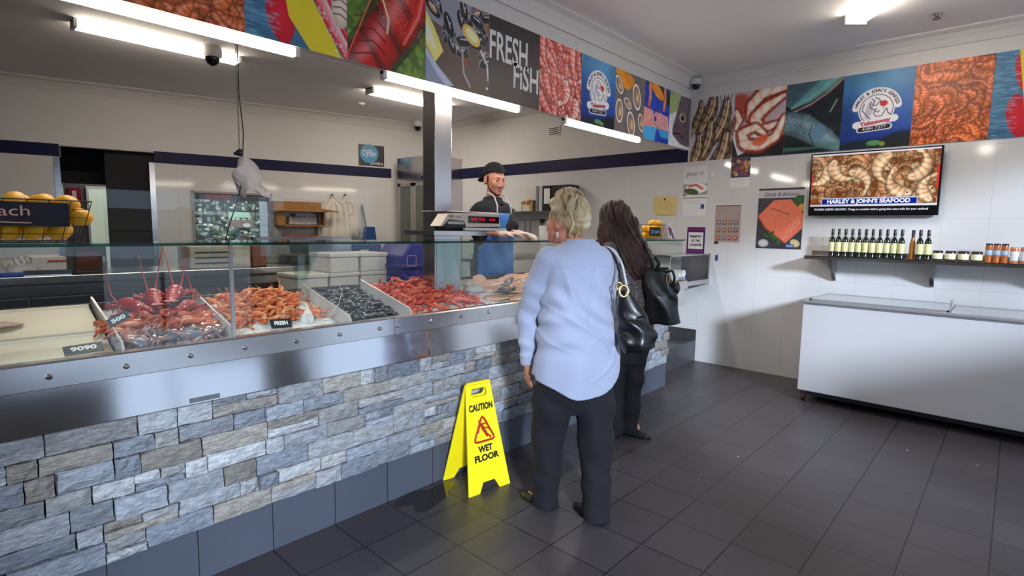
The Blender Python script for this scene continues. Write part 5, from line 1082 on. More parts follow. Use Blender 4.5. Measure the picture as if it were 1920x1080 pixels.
xq0 = float(at(692, 470, y=5.3)[0]); bx('blue_crate', 'blue crate with white emblem on a shelf below the fridge', 'crate', (xq0, xq0+.36, 5.6, 5.9, FZ, 1.27), mat('crate_blue', (30, 44, 120), .4), parts=(('white_mark', (.2, .5, .86, .94), PLAST),))
# long tool and condiment shelf on the right wall of the staff side
s2 = thing('grey_wall_shelf', 'grey steel shelf on the right wall behind the counter with condiments and folders', 'shelf', (5.85, 4.9, 1.68))
obj('shelf_board', MB().box(5.72, 5.985, 4.25, 5.9, 1.695, 1.72), STEELH, s2); obj('tool_rail', MB().box(5.96, 5.985, 4.3, 5.85, 1.60, 1.615), STEELH, s2)
def wp(px_, py_, x=5.85): p = at(px_, py_, x=x); return float(p[1]), float(p[2])
r = random.Random(5)
for k, (pa, pb_, pt, lab, col) in enumerate(((972, 984, 384, 'white tub', (210, 208, 200)), (985, 999, 385, 'pale printed tub', (196, 192, 184)), (1000, 1004, 380, 'yellow bottle', (196, 166, 40)), (1004, 1013, 376, 'dark brown jar', (60, 36, 30)), (952, 968, 392, 'flat yellow packet', (200, 190, 90)))):
    ya = wp(pa, 390)[0]; yb_ = wp(pb_, 390)[0]; zt = wp(pa, pt)[1]; q = obj('condiment_tub', MB().box(5.78, 5.90, yb_, ya-.005, 1.721, max(zt, 1.74)), mat('cond_%d' % k, col, .5), bevel=.006); tag(q, lab+' on the grey wall shelf behind the shop worker', 'container')
mb = MB(); cy_, _ = wp(990, 390)
for k in range(26): mb.ellipsoid((5.92+r.uniform(-.03, .03), cy_+r.uniform(-.16, .16), 1.78+r.uniform(0, .09)), (.03, .035, .028), 8, 6); 
q = obj('red_sauce_sachets', mb, mat('sachets', (150, 50, 30), .4, col2=(190, 150, 60), vs=18)); tag(q, 'heap of red and yellow sauce sachets on the grey wall shelf', 'sachets')
for k, (pa, pb_, pt, lab, col) in enumerate(((1012, 1017, 352, 'grey', (130, 128, 130)), (1018, 1024, 350, 'pale', (196, 196, 200)), (1025, 1040, 348, 'black and white', (24, 22, 30)), (1041, 1076, 348, 'wide black', (30, 26, 34)))):
    ya = wp(pa, 370)[0]; yb_ = wp(pb_, 370)[0]; q = obj('ring_binder', MB().box(5.76, 5.96, yb_, ya-.004, 1.721, 2.06), mat('bind_%d' % k, col, .4), bevel=.004); tag(q, lab+' upright binder on the grey wall shelf above the blonde woman', 'binder')
    if k == 2: obj('spine_label', MB().box(5.755, 5.76, yb_+.01, ya-.03, 1.82, 2.02), PAPER, q)
for k, (px_, l, lab) in enumerate(((975, .22, 'thin grey tool'), (985, .26, 'grey ladle'), (1008, .2, 'black brush'))):
    y_, _ = wp(px_, 420); mb = MB(); mb.cyl((5.96, y_, 1.595), (5.96, y_, 1.595-l), .006); mb.ellipsoid((5.955, y_, 1.595-l), (.02, .03, .03)); q = obj('hanging_utensil', mb, BLACK if k == 2 else STEELD); tag(q, lab+' hanging under the grey wall shelf', 'utensil')
t = thing('wall_socket', 'white power socket with a black plug and lead on the wall behind the counter', 'socket', (5.98, wp(1008, 417)[0], 1.54)); y_ = wp(1008, 417)[0]; z_ = wp(1008, 414)[1]
obj('socket_plate', MB().box(5.975, 5.989, y_-.06, y_+.06, z_-.05, z_+.05), PLAST, t); obj('plug', MB().box(5.93, 5.975, y_-.025, y_+.025, z_-.03, z_+.03), BLACK, t, bevel=.006); obj('lead', MB().tube([(5.93, y_, z_), (5.90, y_-.01, z_-.08), (5.93, y_-.02, z_-.3), (5.95, y_-.02, z_-.5)], .006, 6), BLACK, t)
q = obj('paper_roll', MB().lathe([(.0, 0), (.055, .001), (.055, .36), (.02, .362)], (4.35, 4.35, 1.2), 20), PAPER); 
p = at(1018, 470, y=4.35); q.location.x = p[0]; q.location.z = 1.16; tag(q, 'upright white paper roll standing on the bench behind the blonde woman', 'paper roll')
b2 = thing('packing_bench', 'steel packing bench against the right side behind the shop worker', 'bench', (4.9, 4.5, FZ)); obj('bench_top', MB().box(3.95, 5.98, 4.2, 4.8, 1.12, 1.155), STEELH, b2); obj('lower_shelf', MB().box(3.95, 5.98, 4.2, 4.8, .7, .72), STEELH, b2)
for x in (3.98, 5.93):
    for y in (4.23, 4.77): obj('leg', MB().box(x-.02, x+.02, y-.02, y+.02, FZ, 1.12), STEELD, b2)
def crumple(name, lab, c, rx, ry, rz, m, seed, cat='bag', n=22):
    r_ = np.random.default_rng(seed); ph = r_.uniform(0, 6, 6)
    def f(P):
        Q = P-np.array(c); d = ellf(P, c, (rx, ry, rz)); d = np.maximum(d, -(P[:, 2]-c[2]+.002))
        k = 26/(rx+ry)*.15; return d+.12*min(rx, ry, rz)*(np.abs(np.sin(Q[:, 0]*k*9+ph[0]+4*np.sin(Q[:, 1]*k*7+ph[1])))+np.abs(np.sin(Q[:, 1]*k*11+Q[:, 2]*k*9+ph[2])))
    o = sdf_obj(name, f, (c[0]-rx*1.2, c[1]-ry*1.2, c[2]-.01), (c[0]+rx*1.2, c[1]+ry*1.2, c[2]+rz*1.3), max(rx, ry)/n, m); return tag(o, lab, cat)
FILM = mat('clear_film', (222, 226, 224), .22, alpha=.45, spec=.8)
crumple('plastic_bag', 'heap of clear plastic bags on the packing bench beside the worker', (4.45, 4.45, 1.156), .28, .2, .13, FILM, 3)
crumple('plastic_bag', 'pile of white carrier bags under the packing bench top', (4.9, 4.5, .722), .45, .22, .22, mat('bag_white', (206, 204, 200), .4, var=.4, vs=18), 4)
p = at(40, 500, y=BY+.2); crumple('plastic_bag', 'white plastic bag with fish pieces on the back bench at far left', (p[0], BY+.2, BZ), .22, .12, .13, mat('bag_white'), 6)
kx = float(at(20, 505, y=BY+.05)[0]); kn = thing('fish_knife', 'blue handled knife lying on the back bench at the left edge', 'knife', (kx, BY+.06, BZ+.001)); obj('handle', MB().box(kx-.12, kx+.06, BY+.05, BY+.08, BZ+.001, BZ+.026), mat('knife_blue', (20, 70, 160), .4), kn, bevel=.006); obj('blade', MB().box(kx+.06, kx+.3, BY+.06, BY+.064, BZ+.001, BZ+.035), CHROME, kn)

# ================================================================ scale on its stand
sy = 2.66; k_ = sy/2.5
st = thing('scale_stand', 'steel pedestal with a flat top rising through the display, carrying the scale', 'stand', (2.3, sy+.1, 1.0))
xa, xb = float(at(815, 480, y=sy)[0]), float(at(864, 480, y=sy)[0]); zt = float(at(835, 433, y=sy)[2])
obj('pedestal', MB().box(xa, xb, sy, sy+.12, BEDZ(sy+.12)+.001, zt-.03), STEEL, st, bevel=.003)
obj('inset_panel', MB().box(xa+.015, xb-.02, sy-.003, sy, BEDZ(sy)+.02, zt-.05), mat('inset_steel', (200, 206, 210), .3, .9), st)
obj('stand_top', MB().box(float(at(806, 430, y=sy)[0]), float(at(905, 430, y=sy)[0]), sy-.04, sy+.26, zt-.028, zt), STEELH, st)
sc = thing('weighing_scale', 'white and black electronic shop scale with red digits on a steel stand', 'scale', (2.5, sy, zt)); S0 = np.array((0, sy-.02, 0)); X_ = lambda px_: float(at(px_, 430, y=sy-.02)[0]); Z_ = lambda py_: float(at(880, py_, y=sy-.02)[2])
obj('base', MB().box(X_(868), X_(933), sy, sy+.24, zt, Z_(424)), mat('scale_black', (22, 20, 24), .4), sc)
pf = [(X_(823), Z_(425)), (X_(838), Z_(402)), (X_(934), Z_(398)), (X_(937), Z_(424)), (X_(872), Z_(426)), (X_(868), Z_(415)), (X_(838), Z_(413)), (X_(829), Z_(425))]
hd = obj('display_head', MB().prism(pf, (0, sy-.03, 0), (1, 0, 0), (0, 0, 1), (0, 1, 0), .10), mat('scale_cream', (222, 208, 196), .4), sc, bevel=.003)
obj('lower_skirt', MB().box(X_(832), X_(934), sy-.028, sy+.05, Z_(427.5), Z_(419)), mat('scale_black'), sc)
dsp = obj('display_window', MB().box(X_(876), X_(933), sy-.034, sy-.029, Z_(418), Z_(405)), mat('display_dark', (40, 16, 20), .15), hd)
for px_ in (880, 895, 914): put_text('8.88', (X_(px_+6), sy-.0345, Z_(411)), (1, 0, 0), (0, 0, 1), size=.022, width=X_(px_+11)-X_(px_), m=mat('led_red', (210, 20, 30), .4, emit=.8), parent=dsp)
obj('keypad', MB().box(X_(838), X_(867), sy-.033, sy-.029, Z_(421), Z_(416)), mat('key_grey', (190, 188, 190), .5), hd); obj('yellow_sticker', MB().box(X_(840), X_(848), sy-.033, sy-.029, Z_(409), Z_(404)), mat('stick_yel', (170, 156, 90), .5), hd); put_text('SCALES', (X_(857), sy-.0305, Z_(407.5)), (1, 0, 0), (0, 0, 1), size=.014, m=mat('grey_ink'), parent=hd)
obj('weighing_pan', MB().box(X_(838), X_(930), sy-.02, sy+.24, Z_(399), Z_(396.5)), mat('pan_steel', (170, 160, 165), .3, .9), sc, bevel=.003); obj('front_bar', MB().box(X_(866), X_(944), sy-.05, sy-.03, Z_(432), Z_(427)), PLAST, sc)

# ================================================================ seafood in the bays
def bed(x, y, h=0.0): return (x, y, BEDZ(y)+h)
TRAY = mat('foam_tray', (226, 216, 196), .6, var=.05, vs=6)
def tray(lab, x0, x1, y0, y1, h=.018, lip=.012, name='white_tray', m=TRAY, cat='tray'):
    mb = MB(); pr = [(y0, BEDZ(y0)+.003), (y1, BEDZ(y1)+.003), (y1, BEDZ(y1)+h+lip), (y1-.014, BEDZ(y1)+h+lip), (y1-.02, BEDZ(y1)+h), (y0+.02, BEDZ(y0)+h), (y0+.014, BEDZ(y0)+h+lip), (y0, BEDZ(y0)+h+lip)]
    mb.prism(pr, (x0, 0, 0), (0, 1, 0), (0, 0, 1), (1, 0, 0), x1-x0); o = obj(name, mb, m, bevel=.003); return tag(o, lab, cat)
tray('front white tray at the left end of the display, nearly empty with a price card', -.55, .475, 2.43, 2.61, .02)
tray('rear white tray at the left display end with a cloudy fish pack on it', -.55, .475, 2.62, 2.88, .025)
crumple('fish_pack', 'cloudy vacuum pack with pale pink fish on the rear left tray', (.10, 2.74, BEDZ(2.74)+.03), .17, .06, .03, mat('cloudy_pack', (206, 178, 166), .3, alpha=.7, var=.3, vs=9), 8, 'packet')
ICE = mat('crushed_ice', (222, 222, 220), .35, var=.1, vs=40, bump=.8, bs=90)
def icebed(lab, x0, x1, y0, y1, h, name='ice_bed'):
    nx, ny = 40, 26; V = []; F = []; r_ = np.random.default_rng(int(x0*100)+5)
    for j in range(ny+1):
        for i in range(nx+1):
            x = x0+(x1-x0)*i/nx; y = y0+(y1-y0)*j/ny; e = min(1, 5*min(i/nx, 1-i/nx, j/ny, 1-j/ny)*2); V.append((x, y, BEDZ(y)+.003+h*e+r_.uniform(0, .006)*e))
    k = len(V); V += [(p[0], p[1], BEDZ(p[1])+.001) for p in V]
    for j in range(ny):
        for i in range(nx): a = j*(nx+1)+i; F.append((a, a+1, a+nx+2, a+nx+1))
    per = list(range(nx+1))+[j*(nx+1)+nx for j in range(1, ny+1)]+[ny*(nx+1)+i for i in range(nx-1, -1, -1)]+[j*(nx+1) for j in range(ny-1, 0, -1)]
    for a, b in zip(per, per[1:]+per[:1]): F.append((b, a, a+k, b+k))
    o = link_mesh(name, V, F, ICE, smooth=True); o['kind'] = 'stuff'; return tag(o, lab, 'ice')
icebed('white ice bed under the orange prawns', .90, 1.42, 2.41, 2.885, .016); icebed('white ice bed under the red prawns and the fish', 1.815, 3.44, 2.41, 2.885, .016); icebed('white ice bed at the right end of the display', 3.46, 4.94, 2.41, 2.885, .016); icebed('ice under the lobsters', .50, .88, 2.41, 2.885, .010)
def prawn_mesh(name, m, curl, L, seed):
    n = 12; mb = MB(); t = np.linspace(0, 1, n); th = curl*(t-.25)*2.4; P = np.cumsum(np.c_[np.cos(th), np.zeros(n), np.sin(th)]*L/n, 0); P[:, 2] *= .0; P = np.cumsum(np.c_[np.cos(th), np.sin(th), np.zeros(n)]*L/n, 0); P -= P.mean(0)
    R = np.array([.03, .45, .85, 1, .98, .88, .95, .78, .84, .62, .42, .5])*L*.10
    mb.tube(P, R, 8)
    r_ = random.Random(seed)
    for k in range(3):
        a = [P[0]+np.array((-.01*q, r_.uniform(-.006, .006)*q*(k-1), .004*q)) for q in range(5)]; mb.tube(a, .0007, 4, False)
    for k in range(5):
        i = 2+k; nn = np.array((-math.sin(th[i]), math.cos(th[i]), 0))*np.sign(curl); mb.tube([P[i]+nn*R[i]*.7, P[i]+nn*(R[i]+.012)+np.array((-.004, 0, -.004))], .0012, 4, False)
    mb.tube([P[-1], P[-1]+(P[-1]-P[-2])*1.1+np.array((0, 0, .003))], [.004, .009], 6)
    return obj(name, mb, m, loc=(0, 0, 0), local=True)
def scatter(protos, n, x0, x1, y0, y1, hmax, seed, base=.02, mound=True, zrot=None):
    r_ = np.random.default_rng(seed); used = set(); out = []; gx = int(math.ceil(math.sqrt(n*(x1-x0)/(y1-y0)))); gy = int(math.ceil(n/gx)); pts = [((i+.5)/gx, (j+.5)/gy) for j in range(gy) for i in range(gx)][:n]; order = r_.permutation(len(pts))
    for k, q in enumerate(order):
        u_, v_ = pts[q]; u_ += r_.uniform(-.4, .4)/gx; v_ += r_.uniform(-.4, .4)/gy; x = x0+(x1-x0)*u_; y = y0+(y1-y0)*v_
        e = min(1, 4*min(u_, 1-u_, 1)) if mound else 1; h = base+hmax*e*(k/len(pts))**.7
        p = protos[k % len(protos)]; o = p if id(p) not in used else p.copy()
        if id(p) in used: COL.objects.link(o)
        used.add(id(p)); o.location = (x, y, BEDZ(y)+h); o.rotation_euler = (r_.normal(0, .35)+.1, r_.normal(0, .35), zrot(r_) if zrot else r_.uniform(0, 2*PI)); s = r_.uniform(.85, 1.15); o.scale = (s, s, s); out.append(o)
    return out
ORP = [mat('prawn_orange', (226, 110, 62), .33, var=.4, vs=60, coat=.3), mat('prawn_orange_pale', (238, 150, 98), .33, var=.35, vs=60, coat=.3)]
RDP = [mat('prawn_red', (214, 66, 44), .33, var=.45, vs=60, coat=.3), mat('prawn_red_light', (232, 104, 74), .33, var=.35, vs=60, coat=.3)]
pr = [prawn_mesh('cooked_prawn', ORP[k % 2], c_, L_, k) for k, (c_, L_) in enumerate(((1.0, .105), (-1.3, .11), (1.6, .10), (-.7, .115)))]
for o in scatter(pr, 170, .94, 1.37, 2.53, 2.87, .05, 21): tag(o, 'orange cooked prawn in the heaped bay between the lobsters and the mussels', 'prawn', 'orange prawns on ice')
pr = [prawn_mesh('red_prawn', RDP[k % 2], c_, L_, k+9) for k, (c_, L_) in enumerate(((.8, .11), (-1.2, .115), (1.5, .10), (-.5, .12)))]
for o in scatter(pr, 190, 1.85, 2.42, 2.46, 2.88, .05, 22): tag(o, 'bright red prawn in the heaped bay right of the mussels', 'prawn', 'red prawns on ice')
# mussels
def ms(seed):
    mb = MB(); V = []; n = 12; k = 8
    for i in range(k+1):
        t = i/k; w_ = .016*math.sin(PI*t**.75)**.8+.0004
        for j in range(n): a = 2*PI*j/n; V.append(((t-.5)*.06, w_*math.cos(a)+.003*math.sin(PI*t), .55*w_*math.sin(a)))
    F = [(i*n+j, i*n+(j+1) % n, (i+1)*n+(j+1) % n, (i+1)*n+j) for i in range(k) for j in range(n)]
    mb.add(V, F, True); return obj('black_mussel', mb, mat('mussel_shell', (26, 26, 38), .2, var=.5, vs=30, coat=.5), loc=(0, 0, 0), local=True)
for o in scatter([ms(1)], 150, 1.465, 1.77, 2.45, 2.87, .022, 23, .016): tag(o, 'black mussel in the dark bay between the two prawn heaps', 'mussel', 'black mussels')
# lobsters
def lobster(x, y, h, rz, s, lab, tilt=.5):
    t = thing('cooked_lobster', lab, 'lobster', bed(x, y, h), 'red lobsters'); t.rotation_euler = (0, 0, rz); t.scale = (s*.86,)*3
    def f(P):
        d = ellf(P, (0, 0, .028), (.075, .036, .036)); d = smin(d, ellf(P, (-.07, 0, .022), (.03, .03, .026)), .012)
        for k in range(5): d = smin(d, ellf(P, (-.095-.021*k, 0, .02-.002*k), (.016, .031-.003*k, .022-.002*k)), .004)
        d = smin(d, ellf(P, (-.215, 0, .012), (.024, .034, .006)), .006); q = P.copy(); q[:, 1] = np.abs(q[:, 1])
        for k in range(4): d = smin(d, chain(q, [(.04-.03*k, .03, .015), (.045-.035*k, .075, .035), (.05-.045*k, .10, .0)], [.005, .0045, .0025], .004), .004)
        d = smin(d, chain(q, [(.055, .02, .02), (.085, .045, .025), (.12, .03, .012)], [.007, .008, .003], .006), .005)
        return d-.0016*np.sin(P[:, 0]*260)*np.sin(P[:, 1]*300)*np.sin(P[:, 2]*280)
    V, F = LOB if LOB else sdf_mesh(f, (-.25, -.12, -.012), (.14, .12, .075), .0035)
    LOB[:] = [V, F]; link_mesh('body', V, F, mat('lobster_shell', (176, 26, 24), .3, var=.45, vs=26, coat=.4), t, local=True, smooth=True)
    for sg_ in ((-1, 1) if s > 1.05 else (1,) if s > .92 else ()):
        mb = MB(); mb.tube([(.07, .012*sg_, .035), (.10, .02*sg_, .07), (.10, .035*sg_, .15), (.06, .05*sg_, .25)], [.0045, .0035, .0025, .001], 6); obj('antenna', mb, mat('antenna_red', (206, 70, 50), .4), t, local=True)
    return t
LOB = []
for x, y, h, rz, s, lab in ((.60, 2.80, .03, 1.9, 1.0, 'left rear one behind the small price card'), (.70, 2.82, .05, 1.4, 1.1, 'second from the left, feelers upright'), (.79, 2.83, .055, 1.2, 1.15, 'tallest rear one near the divider'), (.655, 2.70, .03, 2.6, .9, 'middle one with its legs spread'), (.80, 2.70, .045, .8, .95, 'one lying against the right divider')): lobster(x, y, h, rz, s, 'red cooked lobster in the left bay, '+lab)
# crabs
def crab_mesh(m):
    def f(P):
        d = ellf(P, (0, 0, .016), (.036, .055, .018)); q = P.copy(); q[:, 1] = np.abs(q[:, 1]); d = smin(d, ellf(q, (0, .055, .014), (.008, .02, .006)), .006)
        for k in range(4): d = smin(d, chain(q, [(.015-.014*k, .04, .012), (.018-.022*k, .075, .022), (.025-.030*k, .098, .002)], [.006, .005, .002], .004), .003)
        d = smin(d, chain(q, [(.025, .035, .012), (.055, .058, .016), (.085, .03, .014)], [.007, .010, .006], .006), .004); return smin(d, chain(q, [(.06, .055, .016), (.10, .045, .012)], [.007, .002], .005), .004)
    V, F = sdf_mesh(f, (-.10, -.115, -.006), (.115, .115, .045), .004); return link_mesh('swimmer_crab', V, F, m, loc=(0, 0, 0), local=True, smooth=True)
oc = crab_mesh(mat('crab_orange', (214, 104, 66), .3, var=.5, vs=22, coat=.3)); bc = oc.copy(); bc.data = oc.data.copy(); COL.objects.link(bc); bc.data.materials[0] = mat('crab_blue', (92, 112, 132), .25, col2=(176, 120, 104), vs=18, coat=.4)
def zr(r_): return r_.uniform(-.7, .7)+PI/2
for o in scatter([oc], 11, .52, .86, 2.54, 2.70, .028, 31, .018, zrot=zr): tag(o, 'orange cooked crab in front of the lobsters', 'crab', 'orange crabs')
for o in scatter([bc], 9, .53, .86, 2.44, 2.55, .012, 32, .014, zrot=zr): tag(o, 'blue grey raw crab at the front glass below the lobsters', 'crab', 'blue crabs')
nx, ny = 40, 12; V = []; F = []
for j in range(ny+1):
    for i in range(nx+1): x = .50+.375*i/nx; y = 2.425+.14*j/ny; V.append((x, y, BEDZ(y)+.052+.006*math.sin(i*1.3+j*.8)+.005*math.sin(i*.5-j*1.9)-.03*max(0, 1-j/3)))
for j in range(ny):
    for i in range(nx): a = j*(nx+1)+i; F.append((a, a+1, a+nx+2, a+nx+1))
o = link_mesh('cling_film', V, F, glassmat('cling', (.93, .95, .97), 3.0, .08), smooth=True); tag(o, 'crinkled clear film covering the blue crabs at the front glass', 'film')
# whole fish and fillets
def slab(name, lab, x, y, rz, L, W_, H_, m, grp, cat='fillet'):
    def f(P): u_ = P[:, 0]/L+.5; return ellf(P, (0, 0, 0), (L/2, W_/2, H_/2))+.0015*np.sin(P[:, 0]*160+P[:, 1]*60)
    V, F = sdf_mesh(f, (-L*.55, -W_*.6, -H_*.7), (L*.55, W_*.6, H_*.7), .006); c_, s_ = math.cos(rz), math.sin(rz); V = np.c_[V[:, 0]*c_-V[:, 1]*s_, V[:, 0]*s_+V[:, 1]*c_, V[:, 2]]; V[:, 2] += V[:, 1]*.28
    o = link_mesh(name, V, F, m, local=True, loc=(x, y, BEDZ(y)+.022+H_*.35), smooth=True); return tag(o, lab, cat, grp)
FIL = mat('fillet_pink', (226, 190, 172), .35, col2=(200, 140, 120), vs=14, vscale=(1, 4, 1), coat=.3); r = random.Random(8)
sp_ = [(2.60, 2.80), (2.66, 2.66), (2.60, 2.52), (2.74, 2.84), (2.92, 2.70), (2.70, 2.74), (3.12, 2.84), (2.90, 2.50), (3.12, 2.60), (3.32, 2.50), (3.3, 2.84), (2.80, 2.76), (2.84, 2.60), (2.78, 2.48), (3.00, 2.80), (3.02, 2.66), (3.0, 2.50), (3.2, 2.75), (3.22, 2.58), (3.36, 2.7), (3.6, 2.6), (3.7, 2.76), (3.85, 2.55), (4.0, 2.7), (4.2, 2.56), (4.45, 2.7), (4.6, 2.55), (4.75, 2.7)]
for k, (x, y) in enumerate(sp_): slab('fish_fillet', 'pale pink fish fillet on the ice right of the red prawns', x, y, r.uniform(-.4, .4)+.3, r.uniform(.22, .28), .10, .020, FIL, 'pale fish fillets')
for k, (x, y, rz, lab) in enumerate(((2.88, 2.69, .5, 'in front of the worker'), (3.10, 2.56, .3, 'near the blonde woman'), (2.72, 2.57, .15, 'near the red prawns'))):
    t = thing('whole_fish', 'small whole silver fish on ice '+lab, 'fish', (x, y, BEDZ(y)+.055)); c_, s_ = math.cos(rz), math.sin(rz)
    mb = MB(); P = [(-.1, 0, 0), (-.07, 0, .002), (-.02, 0, .004), (.04, 0, .002), (.085, 0, 0)]; mb.tube([(p[0]*c_, p[0]*s_, p[2]+p[0]*s_*.28) for p in P], [.003, .014, .021, .016, .004], 10); mb.tube([(.085*c_, .085*s_, .085*s_*.28), (.115*c_, .115*s_, .115*s_*.28)], [.004, .02], 4); obj('body', mb, mat('fish_silver', (110, 112, 116), .25, col2=(190, 190, 190), vs=20), t, local=True)
    mb = MB(); mb.ellipsoid((-.08*c_-.011*-s_, -.08*s_-.011*c_, .006), (.004, .004, .004)); obj('eye', mb, BLACK, t, local=True)
crumple('plastic_bag', 'small clear bag standing up behind the red prawns by the steel post', (2.27, 2.80, BEDZ(2.8)+.05), .06, .05, .10, FILM, 12, n=16)
crumple('plastic_bag', 'clear bag on the ice between the red prawns and the fillets', (2.52, 2.66, BEDZ(2.66)+.02), .07, .09, .06, FILM, 13, n=16)
def card(name, lab, px_, py_, y, w_, h_, s, lean=.5, yaw=0.0, m=None, tx=None):
    p = at(px_, py_, y=y); t = thing(name, lab, 'price card', (float(p[0]), y, float(p[2])-h_/2)); a = np.array((math.cos(yaw), -math.sin(yaw)*.3, math.sin(yaw))); a /= np.linalg.norm(a); b = np.array((-math.sin(yaw)*math.cos(lean), math.sin(lean), math.cos(yaw)*math.cos(lean))); b -= a*(a@b); b /= np.linalg.norm(b); n = np.cross(a, b)
    cb = obj('card_board', MB().obox(p, a, n, -w_/2, w_/2, -.004, 0, -h_/2, h_/2, az=b), m or mat('card_black', (30, 30, 34), .5), t); put_text(s, np.array(p)+n*.0008, a, b, size=h_*.6, width=w_*.66, m=tx or WTXT, parent=cb, bold=.001); return t
card('price_card', 'grey price card lying on the front left tray', 157, 653, 2.45, .115, .045, '9090', .95, .05, mat('card_grey', (90, 90, 94), .5))
card('price_card', 'small tilted black price card at the left of the lobsters', 222, 598, 2.52, .075, .034, '500', .45, .50)
card('price_card', 'black price card standing in front of the orange prawns', 527, 606, 2.47, .095, .045, 'FRESH', .6, -.05)
card('price_card', 'black card leaning behind the tallest lobster', 318, 566, 2.87, .10, .06, '...', .3, -.6)
card('price_card', 'white card at the back of the red prawn bay', 742, 527, 2.87, .06, .03, '0000', .5, -.1, PAPER, BTXT)
q = obj('white_paper_roll_end', MB().cyl(at(577, 598, y=2.50), at(566, 575, y=2.62)+np.array((0, 0, .0)), .030, .032, 18), mat('wax_paper', (226, 216, 208), .5)); tag(q, 'rolled white paper lying at the right side of the orange prawns', 'paper')
p = at(556, 560, y=2.6); q = obj('thin_wire', MB().tube([at(630, 525, y=2.55), at(642, 545, y=2.5), at(635, 570, y=2.46), at(616, 595, y=2.44)], .0012, 5), mat('wire_white', (216, 200, 190), .5)); tag(q, 'thin pale wire hanging inside the glass in front of the mussels', 'wire')
# back splash glass guard
sg2 = thing('splash_guard', 'clear upright glass splash guard standing on the back bench', 'glass panel', (1.6, BY+.02, BZ)); xg = float(at(195, 400, y=BY+.02)[0]); xh = float(at(686, 400, y=BY+.02)[0])
obj('glass_pane', MB().box(xg, min(xh, 3.0), BY+.015, BY+.021, BZ, 1.70), glassmat('guard_glass', (.95, .97, .96), .8), sg2)
# orange square mark on the glass near the bin
mb = MB(); p0 = at(763, 479, y=GY-.006); p1 = at(781, 499, y=GY-.006)
for q in ((p0[0], p1[0], p0[2]-.004, p0[2]), (p0[0], p1[0], p1[2], p1[2]+.004), (p0[0], p0[0]+.004, p1[2], p0[2]), (p1[0]-.004, p1[0], p1[2], p0[2])): mb.box(q[0], q[1], GY-.0055, GY-.0048, q[2], q[3])
o = obj('square_sticker', mb, mat('sticker_tan', (190, 130, 90), .5)); tag(o, 'hollow tan square sticker on the front glass above the red prawns', 'sticker')
# ================================================================ people
def frame(cx, cy, z0=0.0):
    n = np.array((cx, cy, 0.)); n /= np.linalg.norm(n); rt = np.array((n[1], -n[0], 0.)); c = np.array((cx, cy, z0))
    return lambda V: c+V[:, :1]*rt+V[:, 1:2]*n+V[:, 2:3]*np.array((0, 0, 1.))
def bodyframe(phi, ox=0.0, oy=0.0):    # facing phi (radians, to the left of the view direction)
    F = np.array((-math.sin(phi), math.cos(phi), 0)); R = np.array((math.cos(phi), math.sin(phi), 0))
    J = lambda r, f, z: np.array((ox, oy, 0))+R*r+F*f+np.array((0, 0, z))
    def inv(P): Q = P-np.array((ox, oy, 0)); return np.c_[Q@R, Q@F, P[:, 2]]
    return J, inv
def prof_sdf(Q, zs, ws, ds, cf=None, cr=None, p=2.0):
    z = Q[:, 2]; w = np.interp(z, zs, ws); d = np.interp(z, zs, ds); f = Q[:, 1]-(np.interp(z, zs, cf) if cf is not None else 0); r = Q[:, 0]-(np.interp(z, zs, cr) if cr is not None else 0)
    k = ((np.abs(r)/w)**p+(np.abs(f)/d)**p)**(1/p); g = (k-1)*np.minimum(w, d)*.85
    return np.maximum(g, np.maximum(zs[0]-z, z-zs[-1]))
def smooth_prof(*a):
    zs = np.array(a[0]); t = np.linspace(zs[0], zs[-1], 60); out = [t]
    for b in a[1:]:
        v = np.interp(t, zs, b); k = np.ones(5)/5; v2 = np.convolve(np.pad(v, 2, 'edge'), k, 'valid'); out.append(v2)
    return out
def hand(P, wrist, d, palmn, L=.17, curl=.5, side=1, spread=1.0, k=.006):
    """palm, five unequal fingers and a side thumb; d: direction, palmn: palm normal"""
    wrist = np.array(wrist, float); d = np.array(d, float); d /= np.linalg.norm(d); n = np.array(palmn, float); n -= d*(n@d); n /= np.linalg.norm(n); s = np.cross(d, n)*side
    pc = wrist+d*L*.26
    Q = P-pc; q = np.c_[Q@s, Q@d, Q@n]; f = ellf(q, (0, 0, 0), (.040, L*.30, .016))
    f = smin(f, cap(P, wrist-d*.03, wrist+d*.02, .026, .024), .015)
    for i, (o_, l, a) in enumerate(((-.030, .78, -.12), (-.011, .95, -.03), (.009, 1.0, .03), (.028, .88, .12))):
        b = wrist+d*L*.48+s*o_; ln = L*.50*l; dd = d+s*a*spread*.5; p1 = b+(dd*math.cos(curl*.5)+n*math.sin(curl*.5))*ln*.45; p2 = p1+(dd*math.cos(curl*1.2)+n*math.sin(curl*1.2))*ln*.32; p3 = p2+(dd*math.cos(curl*1.8)+n*math.sin(curl*1.8))*ln*.26
        f = np.minimum(f, np.minimum(np.minimum(cap(P, b, p1, .0095, .009), cap(P, p1, p2, .009, .0082)), cap(P, p2, p3, .0082, .007))) if i else smin(f, np.minimum(np.minimum(cap(P, b, p1, .009, .0085), cap(P, p1, p2, .0085, .008)), cap(P, p2, p3, .008, .0065)), k)
    t0 = wrist+d*L*.12+s*.030; t1 = t0+(d*.5+s*.75+n*.3)*L*.22; t2 = t1+(d*.85+s*.25+n*.35)*L*.2
    return smin(f, np.minimum(cap(P, t0, t1, .014, .011), cap(P, t1, t2, .011, .008)), .010)
